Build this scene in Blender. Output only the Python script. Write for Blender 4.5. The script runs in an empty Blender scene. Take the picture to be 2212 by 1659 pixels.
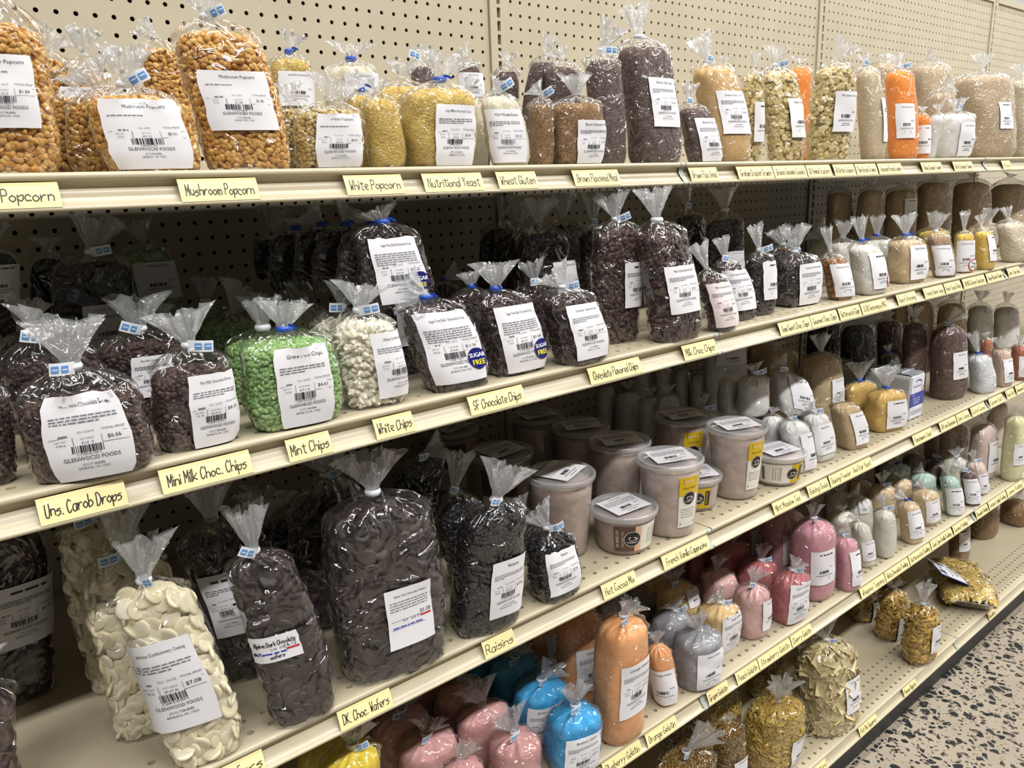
import bpy, bmesh, math, random
import numpy as np
from mathutils import Matrix, Vector

SC = bpy.context.scene
COL = SC.collection
IN = 0.0254
RNG = np.random.default_rng(7)
random.seed(7)

# ---- camera ---------------------------------------------------------------
cam_data = bpy.data.cameras.new('camera')
cam_data.sensor_width = 36.0
cam_data.lens = 1663.72 / 2212 * 36.0
cam_data.clip_start = 0.05
cam_data.clip_end = 60
camera = bpy.data.objects.new('camera', cam_data)
COL.objects.link(camera)
_R = np.array([[0.778076, -0.6270978, -0.0366894], [-0.1832286, -0.1706997, -0.9681368], [0.6008536, 0.7600066, -0.2477196]])
EYE = np.array([-1.0137588, -1.3358347, 1.4765837])
FPX = 1663.72
camera.matrix_world = Matrix(((_R[0][0], -_R[1][0], -_R[2][0], EYE[0]), (_R[0][1], -_R[1][1], -_R[2][1], EYE[1]),
                              (_R[0][2], -_R[1][2], -_R[2][2], EYE[2]), (0, 0, 0, 1)))
SC.camera = camera

# ---- world, lamps, exposure -------------------------------------------------
world = bpy.data.worlds.new('store_air')
SC.world = world
world.use_nodes = True
world.node_tree.nodes['Background'].inputs['Color'].default_value = (0.90, 0.95, 1.0, 1)
world.node_tree.nodes['Background'].inputs['Strength'].default_value = 0.10
SC.view_settings.view_transform = 'Standard'
SC.view_settings.look = 'None'
SC.view_settings.gamma = 1.0
SC.view_settings.exposure = -0.74
SC.view_settings.use_curve_mapping = False

def strip_light(x, y, z, lx, ly, watts, colour=(1.0, 0.985, 0.965)):
    d = bpy.data.lights.new('ceiling_strip_light', 'AREA')
    d.shape = 'RECTANGLE'
    d.size, d.size_y = lx, ly
    d.energy = watts
    d.color = colour
    o = bpy.data.objects.new('ceiling_strip_light', d)
    COL.objects.link(o)
    o.location = (x, y, z)
    return o

CEIL = 5.2
for sx in (-2.6, 0.1, 2.8, 5.5, 8.2):
    strip_light(sx, -3.5, CEIL - 0.12, 2.3, 0.22, 250)
    strip_light(sx, -1.0, CEIL - 0.12, 2.3, 0.22, 90)
    strip_light(sx, 2.4, CEIL - 0.12, 2.3, 0.22, 60)

cy = SC.cycles
cy.max_bounces = 6
cy.diffuse_bounces = 2
cy.glossy_bounces = 2
cy.transmission_bounces = 4
cy.transparent_max_bounces = 14
cy.caustics_reflective = False
cy.caustics_refractive = False
cy.sample_clamp_indirect = 4.0

# ---- materials --------------------------------------------------------------
def lin(c):
    out = []
    for v in c:
        v /= 255.0
        out.append(v / 12.92 if v <= 0.04045 else ((v + 0.055) / 1.055) ** 2.4)
    return tuple(out) + (1.0,)

MATS = {}
def new_mat(name):
    m = bpy.data.materials.new(name)
    m.use_nodes = True
    return m, m.node_tree, m.node_tree.nodes['Principled BSDF']

def plain(name, rgb, rough=0.5, metal=0.0, spec=0.5, coat=0.0):
    if name in MATS: return MATS[name]
    m, nt, p = new_mat(name)
    p.inputs['Base Color'].default_value = lin(rgb)
    p.inputs['Roughness'].default_value = rough
    p.inputs['Metallic'].default_value = metal
    p.inputs['Specular IOR Level'].default_value = spec
    p.inputs['Coat Weight'].default_value = coat
    MATS[name] = m
    return m

def node(nt, kind, **kw):
    n = nt.nodes.new(kind)
    for k, v in kw.items():
        if k in n.inputs: n.inputs[k].default_value = v
        else: setattr(n, k, v)
    return n

def coords(nt):
    return nt.nodes.new('ShaderNodeTexCoord').outputs['Object']

def ramp(nt, stops, interp='LINEAR'):
    r = nt.nodes.new('ShaderNodeValToRGB')
    r.color_ramp.interpolation = interp
    e = r.color_ramp.elements
    while len(e) < len(stops): e.new(0.5)
    for i, (p, c) in enumerate(stops):
        e[i].position = p
        e[i].color = c
    return r

def paint(name, rgb, rough):
    """Shelf enamel: faint orange-peel and slight tone drift."""
    if name in MATS: return MATS[name]
    m, nt, p = new_mat(name)
    co = coords(nt)
    n = node(nt, 'ShaderNodeTexNoise', Scale=9.0, Detail=3.0)
    nt.links.new(co, n.inputs['Vector'])
    c = lin(rgb)
    r = ramp(nt, [(0.3, tuple(v * 0.95 for v in c[:3]) + (1,)), (0.7, tuple(min(1, v * 1.04) for v in c[:3]) + (1,))])
    nt.links.new(n.outputs['Fac'], r.inputs['Fac'])
    nt.links.new(r.outputs['Color'], p.inputs['Base Color'])
    p.inputs['Roughness'].default_value = rough
    MATS[name] = m
    return m

def terrazzo():
    m, nt, p = new_mat('terrazzo')
    co = coords(nt)
    warp = node(nt, 'ShaderNodeTexNoise', Scale=22.0, Detail=2.0)
    nt.links.new(co, warp.inputs['Vector'])
    mixv = nt.nodes.new('ShaderNodeVectorMath'); mixv.operation = 'MULTIPLY_ADD'
    nt.links.new(warp.outputs['Color'], mixv.inputs[0])
    mixv.inputs[1].default_value = (0.035, 0.035, 0.0)
    nt.links.new(co, mixv.inputs[2])
    col = None
    base = node(nt, 'ShaderNodeTexNoise', Scale=3.0, Detail=5.0)
    nt.links.new(co, base.inputs['Vector'])
    br = ramp(nt, [(0.3, lin((150, 139, 122))), (0.7, lin((170, 159, 142)))])
    nt.links.new(base.outputs['Fac'], br.inputs['Fac'])
    cur = br.outputs['Color']
    for sc, thr, tone in ((40.0, 0.33, (30, 34, 36)), (72.0, 0.30, (48, 47, 44)), (110.0, 0.26, (112, 102, 88)), (29.0, 0.20, (22, 26, 29))):
        v = node(nt, 'ShaderNodeTexVoronoi', Scale=sc, Randomness=1.0)
        nt.links.new(mixv.outputs[0], v.inputs['Vector'])
        sep = nt.nodes.new('ShaderNodeSeparateColor')
        nt.links.new(v.outputs['Color'], sep.inputs['Color'])
        mul = nt.nodes.new('ShaderNodeMath'); mul.operation = 'MULTIPLY'; mul.inputs[1].default_value = thr * 1.6
        nt.links.new(sep.outputs['Red'], mul.inputs[0])
        lt = nt.nodes.new('ShaderNodeMath'); lt.operation = 'LESS_THAN'
        nt.links.new(v.outputs['Distance'], lt.inputs[0]); nt.links.new(mul.outputs[0], lt.inputs[1])
        mx = nt.nodes.new('ShaderNodeMix'); mx.data_type = 'RGBA'
        nt.links.new(lt.outputs[0], mx.inputs['Factor'])
        nt.links.new(cur, mx.inputs[6]); mx.inputs[7].default_value = lin(tone)
        cur = mx.outputs[2]
    nt.links.new(cur, p.inputs['Base Color'])
    p.inputs['Roughness'].default_value = 0.38
    return m

def film(name, haze, gloss, scale, strength):
    """Clear poly bag: see-through, mirror glints from crumpled folds, a little milky haze."""
    if name in MATS: return MATS[name]
    m = bpy.data.materials.new(name); m.use_nodes = True
    nt = m.node_tree; nt.nodes.clear()
    out = nt.nodes.new('ShaderNodeOutputMaterial')
    co = coords(nt)
    n1 = node(nt, 'ShaderNodeTexNoise', Scale=scale, Detail=2.0, Distortion=1.2, Roughness=0.5)
    nt.links.new(co, n1.inputs['Vector'])
    ab = nt.nodes.new('ShaderNodeMath'); ab.operation = 'PINGPONG'; ab.inputs[1].default_value = 0.11   # folds with sharp crests
    nt.links.new(n1.outputs['Fac'], ab.inputs[0])
    mm = nt.nodes.new('ShaderNodeMath'); mm.operation = 'MULTIPLY_ADD'
    nt.links.new(ab.outputs[0], mm.inputs[0]); mm.inputs[1].default_value = 1.5
    nt.links.new(n1.outputs['Fac'], mm.inputs[2])
    bmp = node(nt, 'ShaderNodeBump', Strength=strength, Distance=0.018)
    nt.links.new(mm.outputs[0], bmp.inputs['Height'])
    gl = node(nt, 'ShaderNodeBsdfGlossy', Roughness=0.09)
    gl.inputs['Color'].default_value = (1, 1, 1, 1)
    nt.links.new(bmp.outputs[0], gl.inputs['Normal'])
    tr = nt.nodes.new('ShaderNodeBsdfTransparent'); tr.inputs['Color'].default_value = (0.985, 0.985, 0.985, 1)
    df = nt.nodes.new('ShaderNodeBsdfDiffuse'); df.inputs['Color'].default_value = (0.86, 0.88, 0.90, 1)
    tl = nt.nodes.new('ShaderNodeBsdfTranslucent'); tl.inputs['Color'].default_value = (0.86, 0.88, 0.90, 1)
    dm = nt.nodes.new('ShaderNodeMixShader'); dm.inputs[0].default_value = 0.4
    nt.links.new(df.outputs[0], dm.inputs[1]); nt.links.new(tl.outputs[0], dm.inputs[2])
    m1 = nt.nodes.new('ShaderNodeMixShader'); m1.inputs[0].default_value = haze
    nt.links.new(tr.outputs[0], m1.inputs[1]); nt.links.new(dm.outputs[0], m1.inputs[2])
    fr = node(nt, 'ShaderNodeFresnel', IOR=1.62)
    sc_ = nt.nodes.new('ShaderNodeMath'); sc_.operation = 'MULTIPLY'; sc_.inputs[1].default_value = gloss
    nt.links.new(fr.outputs[0], sc_.inputs[0])
    mul = nt.nodes.new('ShaderNodeMath'); mul.operation = 'MINIMUM'; mul.inputs[1].default_value = 0.28
    nt.links.new(sc_.outputs[0], mul.inputs[0])
    m2 = nt.nodes.new('ShaderNodeMixShader')
    nt.links.new(mul.outputs[0], m2.inputs[0]); nt.links.new(m1.outputs[0], m2.inputs[1]); nt.links.new(gl.outputs[0], m2.inputs[2])
    nt.links.new(m2.outputs[0], out.inputs['Surface'])
    MATS[name] = m
    return m

def food(name, a, b, kind, scale):
    """What a bag holds. kind: 'powder', 'grain' (cells of two tones) or 'piece' (tone from the pieces' own attribute)."""
    key = name + '_' + kind
    if key in MATS: return MATS[key]
    m, nt, p = new_mat(key)
    co = coords(nt)
    ca, cb = lin(a), lin(b)
    p.inputs['Specular IOR Level'].default_value = 0.3
    p.inputs['Roughness'].default_value = 0.6
    if kind == 'piece':
        at = nt.nodes.new('ShaderNodeAttribute'); at.attribute_name = 'tint'
        r = ramp(nt, [(0.0, ca), (1.0, cb)])
        nt.links.new(at.outputs['Fac'], r.inputs['Fac'])
        n = node(nt, 'ShaderNodeTexNoise', Scale=260.0, Detail=2.0)
        nt.links.new(co, n.inputs['Vector'])
        mx = nt.nodes.new('ShaderNodeMix'); mx.data_type = 'RGBA'; mx.blend_type = 'OVERLAY'
        mx.inputs['Factor'].default_value = 0.12
        nt.links.new(r.outputs[0], mx.inputs[6]); nt.links.new(n.outputs['Fac'], mx.inputs[7])
        nt.links.new(mx.outputs[2], p.inputs['Base Color'])
        p.inputs['Roughness'].default_value = 0.42
    elif kind == 'grain':
        v = node(nt, 'ShaderNodeTexVoronoi', Scale=scale)
        nt.links.new(co, v.inputs['Vector'])
        sep = nt.nodes.new('ShaderNodeSeparateColor'); nt.links.new(v.outputs['Color'], sep.inputs[0])
        r = ramp(nt, [(0.1, ca), (0.9, cb)])
        nt.links.new(sep.outputs[0], r.inputs['Fac'])
        nt.links.new(r.outputs[0], p.inputs['Base Color'])
        bm_ = node(nt, 'ShaderNodeBump', Strength=0.9, Distance=0.6 / scale)
        bm_.invert = True
        nt.links.new(v.outputs['Distance'], bm_.inputs['Height'])
        nt.links.new(bm_.outputs[0], p.inputs['Normal'])
    else:
        n = node(nt, 'ShaderNodeTexNoise', Scale=scale, Detail=4.0)
        nt.links.new(co, n.inputs['Vector'])
        r = ramp(nt, [(0.35, ca), (0.65, cb)])
        nt.links.new(n.outputs['Fac'], r.inputs['Fac'])
        nt.links.new(r.outputs[0], p.inputs['Base Color'])
        n2 = node(nt, 'ShaderNodeTexNoise', Scale=38.0, Detail=4.0, Distortion=0.8)
        nt.links.new(co, n2.inputs['Vector'])
        bm_ = node(nt, 'ShaderNodeBump', Strength=0.25, Distance=0.006)
        nt.links.new(n2.outputs['Fac'], bm_.inputs['Height'])
        nt.links.new(bm_.outputs[0], p.inputs['Normal'])
        p.inputs['Roughness'].default_value = 0.75
    MATS[key] = m
    return m

BEIGE = paint('beige_enamel', (190, 179, 153), 0.30)
PEG = paint('beige_pegboard', (188, 178, 155), 0.45)
GREYCAP = plain('grey_end_cap', (168, 172, 162), 0.4)
BLACK = plain('hollow_shade_black', (9, 9, 9), 0.8)  # black colour standing in for shade inside holes and hollows
KICK = plain('black_kick_board', (20, 22, 23), 0.5)
PAPER = plain('label_paper', (228, 227, 231), 0.5)
PINKPAPER = plain('label_paper_pinkish', (232, 220, 218), 0.5)
INK = plain('label_ink', (38, 38, 44), 0.6)
GREYINK = plain('label_small_ink', (120, 120, 126), 0.6)
YTAG = plain('yellow_card', (243, 224, 164), 0.6)
PEN = plain('pen_ink', (30, 27, 32), 0.5)
BLUETIE = plain('blue_tie', (38, 82, 190), 0.35)
WHITETIE = plain('white_tie', (232, 236, 242), 0.4)
TAPEBLUE = plain('tape_blue', (96, 152, 214), 0.4)
NAVY = plain('navy_sticker', (30, 32, 112), 0.3)
WHITE = plain('white_print', (245, 245, 245), 0.5)
YELLOW = plain('yellow_print', (250, 232, 30), 0.5)
RED = plain('red_print', (190, 34, 44), 0.5)
BLUEINK = plain('blue_print', (44, 64, 160), 0.5)
FILM = film('clear_film', 0.012, 1.4, 19.0, 1.0)
FILM_DARKER = film('clear_film_powder', 0.06, 1.0, 24.0, 1.0)
RUFFLE = film('gathered_film', 0.30, 1.5, 60.0, 1.0)

# name, tone a, tone b, kind, scale or piece, piece size, object name
FOOD = {
    'popcorn': ((190, 128, 48), (242, 196, 116), 'kernel', 0.0074, 'popcorn_bag'),
    'wpopcorn': ((176, 146, 84), (226, 202, 140), 'kernel', 0.0070, 'popcorn_bag'),
    'yeast': ((196, 160, 66), (224, 192, 96), 'grain', 420, 'yeast_bag'),
    'gluten': ((226, 216, 186), (234, 226, 200), 'powder', 300, 'gluten_bag'),
    'flax': ((60, 42, 38), (112, 84, 74), 'grain', 330, 'flaxseed_bag'),
    'flaxmeal': ((112, 76, 36), (164, 122, 66), 'grain', 480, 'flaxseed_bag'),
    'crumbs': ((206, 166, 104), (220, 182, 122), 'powder', 260, 'crumb_bag'),
    'hexcracker': ((206, 182, 118), (238, 220, 168), 'hex', 0.0145, 'cracker_bag'),
    'breadcrumb': ((204, 182, 146), (222, 202, 168), 'grain', 520, 'crumb_bag'),
    'cheddar': ((248, 138, 20), (255, 150, 34), 'powder', 120, 'cheese_powder_bag'),
    'whitepowder': ((236, 234, 230), (244, 243, 240), 'powder', 90, 'powder_bag'),
    'ricebag': ((184, 158, 124), (214, 190, 156), 'grain', 380, 'grain_bag'),
    'oats': ((208, 192, 164), (230, 216, 190), 'grain', 260, 'grain_bag'),
    'minichip': ((58, 43, 40), (88, 66, 60), 'drop', 0.0066, 'chocolate_chip_bag'),
    'darkdrop': ((46, 34, 34), (74, 56, 54), 'flatdrop', 0.0078, 'chocolate_chip_bag'),
    'bigdrop': ((56, 40, 38), (90, 66, 60), 'flatdrop', 0.0100, 'chocolate_chip_bag'),
    'greenchip': ((122, 160, 94), (162, 198, 126), 'drop', 0.0068, 'mint_chip_bag'),
    'whitechip': ((236, 228, 202), (248, 243, 226), 'kiss', 0.0110, 'white_chip_bag'),
    'darkgrain': ((44, 36, 36), (72, 58, 56), 'flatdrop', 0.0066, 'chocolate_chip_bag'),
    'butterscotch': ((92, 56, 24), (206, 140, 70), 'grain', 170, 'butterscotch_bag'),
    'whiteflake': ((232, 230, 216), (244, 242, 230), 'grain', 420, 'seasoning_bag'),
    'tanpowder': ((196, 168, 124), (208, 182, 140), 'powder', 200, 'powder_bag'),
    'brownpowder': ((146, 116, 88), (168, 136, 104), 'powder', 300, 'soup_mix_bag'),
    'yellowpowder': ((226, 186, 66), (238, 204, 100), 'powder', 200, 'soup_base_bag'),
    'bwafer': ((52, 38, 36), (76, 56, 50), 'wafer', 0.021, 'chocolate_wafer_bag'),
    'wwafer': ((240, 228, 190), (251, 243, 216), 'wafer', 0.023, 'white_wafer_bag'),
    'dwafer': ((46, 39, 39), (74, 62, 61), 'wafer', 0.024, 'chocolate_wafer_bag'),
    'raisin': ((14, 13, 17), (36, 30, 34), 'raisin', 0.0088, 'raisin_bag'),
    'yellowyeast': ((222, 180, 90), (232, 192, 106), 'powder', 200, 'yeast_bag'),
    'cocoa': ((82, 52, 40), (94, 62, 50), 'powder', 120, 'cocoa_bag'),
    'blackpowder': ((22, 20, 24), (34, 30, 34), 'powder', 120, 'cocoa_bag'),
    'epsom': ((226, 230, 236), (248, 250, 252), 'grain', 300, 'salt_bag'),
    'pinksalt': ((224, 188, 164), (238, 208, 186), 'grain', 420, 'salt_bag'),
    'redsalt': ((176, 98, 68), (200, 124, 92), 'grain', 420, 'salt_bag'),
    'lemon': ((226, 196, 26), (240, 214, 48), 'powder', 60, 'gelatin_bag'),
    'rose': ((210, 150, 147), (220, 164, 161), 'powder', 60, 'gelatin_bag'),
    'blue': ((26, 152, 214), (44, 168, 226), 'powder', 60, 'gelatin_bag'),
    'orange': ((245, 168, 102), (250, 182, 120), 'powder', 60, 'gelatin_bag'),
    'grape': ((142, 142, 148), (160, 160, 164), 'powder', 60, 'gelatin_bag'),
    'peach': ((234, 196, 130), (242, 208, 148), 'powder', 60, 'gelatin_bag'),
    'blush': ((226, 176, 170), (234, 190, 184), 'powder', 60, 'gelatin_bag'),
    'cherry': ((190, 98, 103), (202, 114, 118), 'powder', 60, 'gelatin_bag'),
    'pinktall': ((216, 150, 162), (226, 166, 177), 'powder', 60, 'gelatin_bag'),
    'ivory': ((226, 220, 204), (238, 234, 220), 'powder', 60, 'pudding_bag'),
    'tanpudding': ((222, 194, 150), (232, 208, 168), 'powder', 60, 'pudding_bag'),
    'mint': ((186, 218, 204), (202, 230, 218), 'powder', 60, 'pudding_bag'),
    'chocpudding': ((88, 62, 54), (112, 82, 72), 'powder', 60, 'pudding_bag'),
    'rosewhite': ((232, 208, 196), (240, 220, 208), 'powder', 60, 'pudding_bag'),
    'limecream': ((234, 232, 174), (242, 240, 192), 'powder', 60, 'pudding_bag'),
    'wheelpasta': ((182, 148, 62), (216, 186, 98), 'wheel', 0.0140, 'pasta_bag'),
    'rotini': ((152, 116, 58), (190, 152, 86), 'twist', 0.0170, 'pasta_bag'),
    'squares': ((208, 190, 140), (230, 214, 168), 'square', 0.0330, 'noodle_square_bag'),
    'penne': ((180, 142, 60), (216, 180, 94), 'tube', 0.0300, 'pasta_bag'),
    'noodle': ((206, 172, 84), (234, 206, 124), 'strip', 0.0380, 'egg_noodle_bag'),
    'seedbrown': ((112, 76, 28), (168, 122, 56), 'grain', 300, 'grain_bag'),
}

# ---- bag shape: a superellipse column that gathers into a tied neck ---------
def bag_axis(b, z):
    t = np.clip(z / b['zk'], 0, 1.3)
    return b['kx'] * t ** 1.6, b['ky'] * t ** 1.6

def section(b, th, sx, sy, n):
    c, s = np.cos(th), np.sin(th)
    return (sx * np.sign(c) * np.abs(c) ** (2 / n), sy * np.sign(s) * np.abs(s) ** (2 / n))

def surf(b, th, z, inset=0.0, wr=1.0):
    """Points of the plastic bag at angle th, height z (arrays); inset pulls the skin inwards (metres)."""
    w, d, hs, zk, n0, ph = b['w'] / 2, b['d'] / 2, b['hs'], b['zk'], b['n'], b['ph']
    u = np.clip((z - hs) / max(zk - hs, 1e-4), 0, 1)
    p = b.get('dome', 1.9)
    g = (1 - u ** p) ** 0.85
    rk = b['rk']
    rb = min(0.03, 0.3 * hs)
    q = np.clip(1 - z / rb, 0, 1)
    base = 1 - 0.16 * (1 - np.sqrt(np.clip(1 - q * q, 0, 1)))
    v = np.clip(z / hs, 0, 1)
    bulge = base * (1 + b['bul'] * (np.sin(np.pi * v) - .35) - b['tap'] * v)
    lump = wr * (0.020 * np.sin(2 * th + ph + 7 * v) + 0.014 * np.sin(3 * th - 2 * ph + 11 * v) + 0.010 * np.sin(5 * th + ph * 3 - 17 * v)
                 + 0.008 * np.sin(23 * v + 4 * th + ph))
    sx = (w * bulge * (1 + lump) - rk) * g + rk - inset * g
    sy = (d * bulge * (1 + lump) - rk) * g + rk - inset * g
    n = 2 + (n0 - 2) * (1 - u) ** .8
    pl = wr * 4 * u * (1 - u) * (0.0035 * np.sin(11 * th + ph) + 0.0028 * np.sin(17 * th - ph * 2) + .002 * np.sin(29 * th + 5 * ph))
    x, y = section(b, th, sx + pl * g, sy + pl * g, n)
    ax, ay = bag_axis(b, z)
    return np.stack([x + ax, y + ay, z + 0 * th], -1)

def fill(b, th, t, inset):
    """Surface of what the bag holds: t 0..1 runs up the side to the crown of the heap."""
    zc = b['hs'] + b['fil'] * (b['zk'] - b['hs'])
    hh = b['hs'] * 0.93
    t = np.asarray(t, float)
    ta = 0.8
    z = np.where(t < ta, t / ta * hh, hh + (zc - hh) * np.sin(np.clip((t - ta) / (1 - ta), 0, 1) * np.pi / 2))
    k = np.where(t < ta, 1.0, np.cos(np.clip((t - ta) / (1 - ta), 0, 1) * np.pi / 2) ** 0.75)
    z = np.maximum(z, inset)
    P = surf(b, th, z, inset, 1.0)
    ax, ay = bag_axis(b, z)
    P[..., 0] = ax + (P[..., 0] - ax) * k
    P[..., 1] = ay + (P[..., 1] - ay) * k
    return P

def front_map(b):
    """Arc length across the bag's side -> angle, measured from the middle of its front."""
    th = np.linspace(-np.pi / 2 - np.pi, -np.pi / 2 + np.pi, 721)
    x, y = section(b, th, b['w'] / 2, b['d'] / 2, b['n'])
    s = np.concatenate([[0], np.cumsum(np.hypot(np.diff(x), np.diff(y)))])
    s -= s[360]
    return s, th

def on_front(b, a, z, off):
    s, th = b.setdefault('_fm', front_map(b))
    t = np.interp(a, s, th)
    P = surf(b, t, z)
    e = 1e-3
    Q = surf(b, t + e, z) - P
    U = surf(b, t, z + e) - P
    N = np.cross(Q, U)
    N /= np.linalg.norm(N, axis=-1, keepdims=True) + 1e-12
    return P + N * off

def bag_matrix(b):
    def rx(a): c, s = np.cos(a), np.sin(a); return np.array([[1, 0, 0], [0, c, -s], [0, s, c]])
    def ry(a): c, s = np.cos(a), np.sin(a); return np.array([[c, 0, s], [0, 1, 0], [-s, 0, c]])
    def rz(a): c, s = np.cos(a), np.sin(a); return np.array([[c, -s, 0], [s, c, 0], [0, 0, 1]])
    return rz(np.radians(b['yaw'])) @ ry(np.radians(b['roll'])) @ rx(np.radians(b['pit']))

# ---- mesh helpers -----------------------------------------------------------
def link(name, data, parent=None):
    o = bpy.data.objects.new(name, data)
    COL.objects.link(o)
    if parent is not None: o.parent = parent
    return o

def empty(name, loc, M3=None):
    o = bpy.data.objects.new(name, None)
    o.empty_display_size = 0.02
    COL.objects.link(o)
    if M3 is None: o.location = loc
    else:
        m = Matrix(M3.tolist()).to_4x4(); m.translation = Vector(loc); o.matrix_world = m
    return o

def tag(o, label=None, cat=None, group=None, kind=None):
    if label: o['label'] = label
    if cat: o['category'] = cat
    if group: o['group'] = group
    if kind: o['kind'] = kind
    return o

def mesh_np(name, V, loops, starts, totals, mats, midx=None, smooth=True):
    me = bpy.data.meshes.new(name)
    V = np.ascontiguousarray(V, np.float32)
    me.vertices.add(len(V)); me.vertices.foreach_set('co', V.ravel())
    me.loops.add(len(loops)); me.loops.foreach_set('vertex_index', np.asarray(loops, np.int32))
    me.polygons.add(len(starts))
    me.polygons.foreach_set('loop_start', np.asarray(starts, np.int32))
    me.polygons.foreach_set('loop_total', np.asarray(totals, np.int32))
    for m in mats: me.materials.append(m)
    if midx is not None: me.polygons.foreach_set('material_index', np.asarray(midx, np.int32))
    me.polygons.foreach_set('use_smooth', np.full(len(starts), smooth, bool))
    me.update(calc_edges=True)
    return me

def mesh_poly(name, V, F, mats, midx=None, smooth=False):
    tot = np.array([len(f) for f in F], np.int32)
    st = np.concatenate([[0], np.cumsum(tot)[:-1]]) if len(F) else np.zeros(0, np.int32)
    return mesh_np(name, np.asarray(V, float).reshape(-1, 3), np.concatenate([np.asarray(f) for f in F]) if len(F) else [], st, tot, mats, midx, smooth)

class MB:
    """Collects boxes and sheets, then links them as one mesh."""
    def __init__(s): s.V = []; s.F = []; s.M = []
    def add(s, V, F, m=0):
        b = len(s.V); s.V.extend(map(tuple, V)); s.F.extend([tuple(b + i for i in f) for f in F]); s.M.extend([m] * len(F))
    def box(s, x0, x1, y0, y1, z0, z1, m=0):
        s.add([(x0, y0, z0), (x1, y0, z0), (x1, y1, z0), (x0, y1, z0), (x0, y0, z1), (x1, y0, z1), (x1, y1, z1), (x0, y1, z1)],
              [(0, 3, 2, 1), (4, 5, 6, 7), (0, 1, 5, 4), (1, 2, 6, 5), (2, 3, 7, 6), (3, 0, 4, 7)], m)
    def grid(s, P, m=0, wrap=False, flip=False):
        P = np.asarray(P); r, c = P.shape[:2]; F = []
        for i in range(r - 1):
            for j in range(c if wrap else c - 1):
                k = (j + 1) % c
                f = (i * c + j, i * c + k, (i + 1) * c + k, (i + 1) * c + j)
                F.append(f[::-1] if flip else f)
        s.add(P.reshape(-1, 3), F, m)
    def build(s, name, mats, parent=None, smooth=False):
        return link(name, mesh_poly(name, s.V, s.F, mats if isinstance(mats, list) else [mats], s.M, smooth), parent)

def lathe(prof, n=40):
    """Rings of (radius, z) -> vertex grid."""
    th = np.linspace(0, 2 * np.pi, n, endpoint=False)
    return np.stack([np.stack([r * np.cos(th), r * np.sin(th), np.full(n, z)], -1) for r, z in prof])

# ---- pieces of food -----------------------------------------------------------
def rev_piece(prof, n, squash=1.0):
    V, F = [], []
    for r, z in prof:
        for k in range(n):
            a = 2 * math.pi * k / n
            V.append((r * math.cos(a), r * math.sin(a) * squash, z))
    m = len(prof)
    for i in range(m - 1):
        for k in range(n):
            F.append((i * n + k, i * n + (k + 1) % n, (i + 1) * n + (k + 1) % n, (i + 1) * n + k))
    F.append(tuple(range(n))[::-1]); F.append(tuple((m - 1) * n + k for k in range(n)))
    return np.array(V), F

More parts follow.
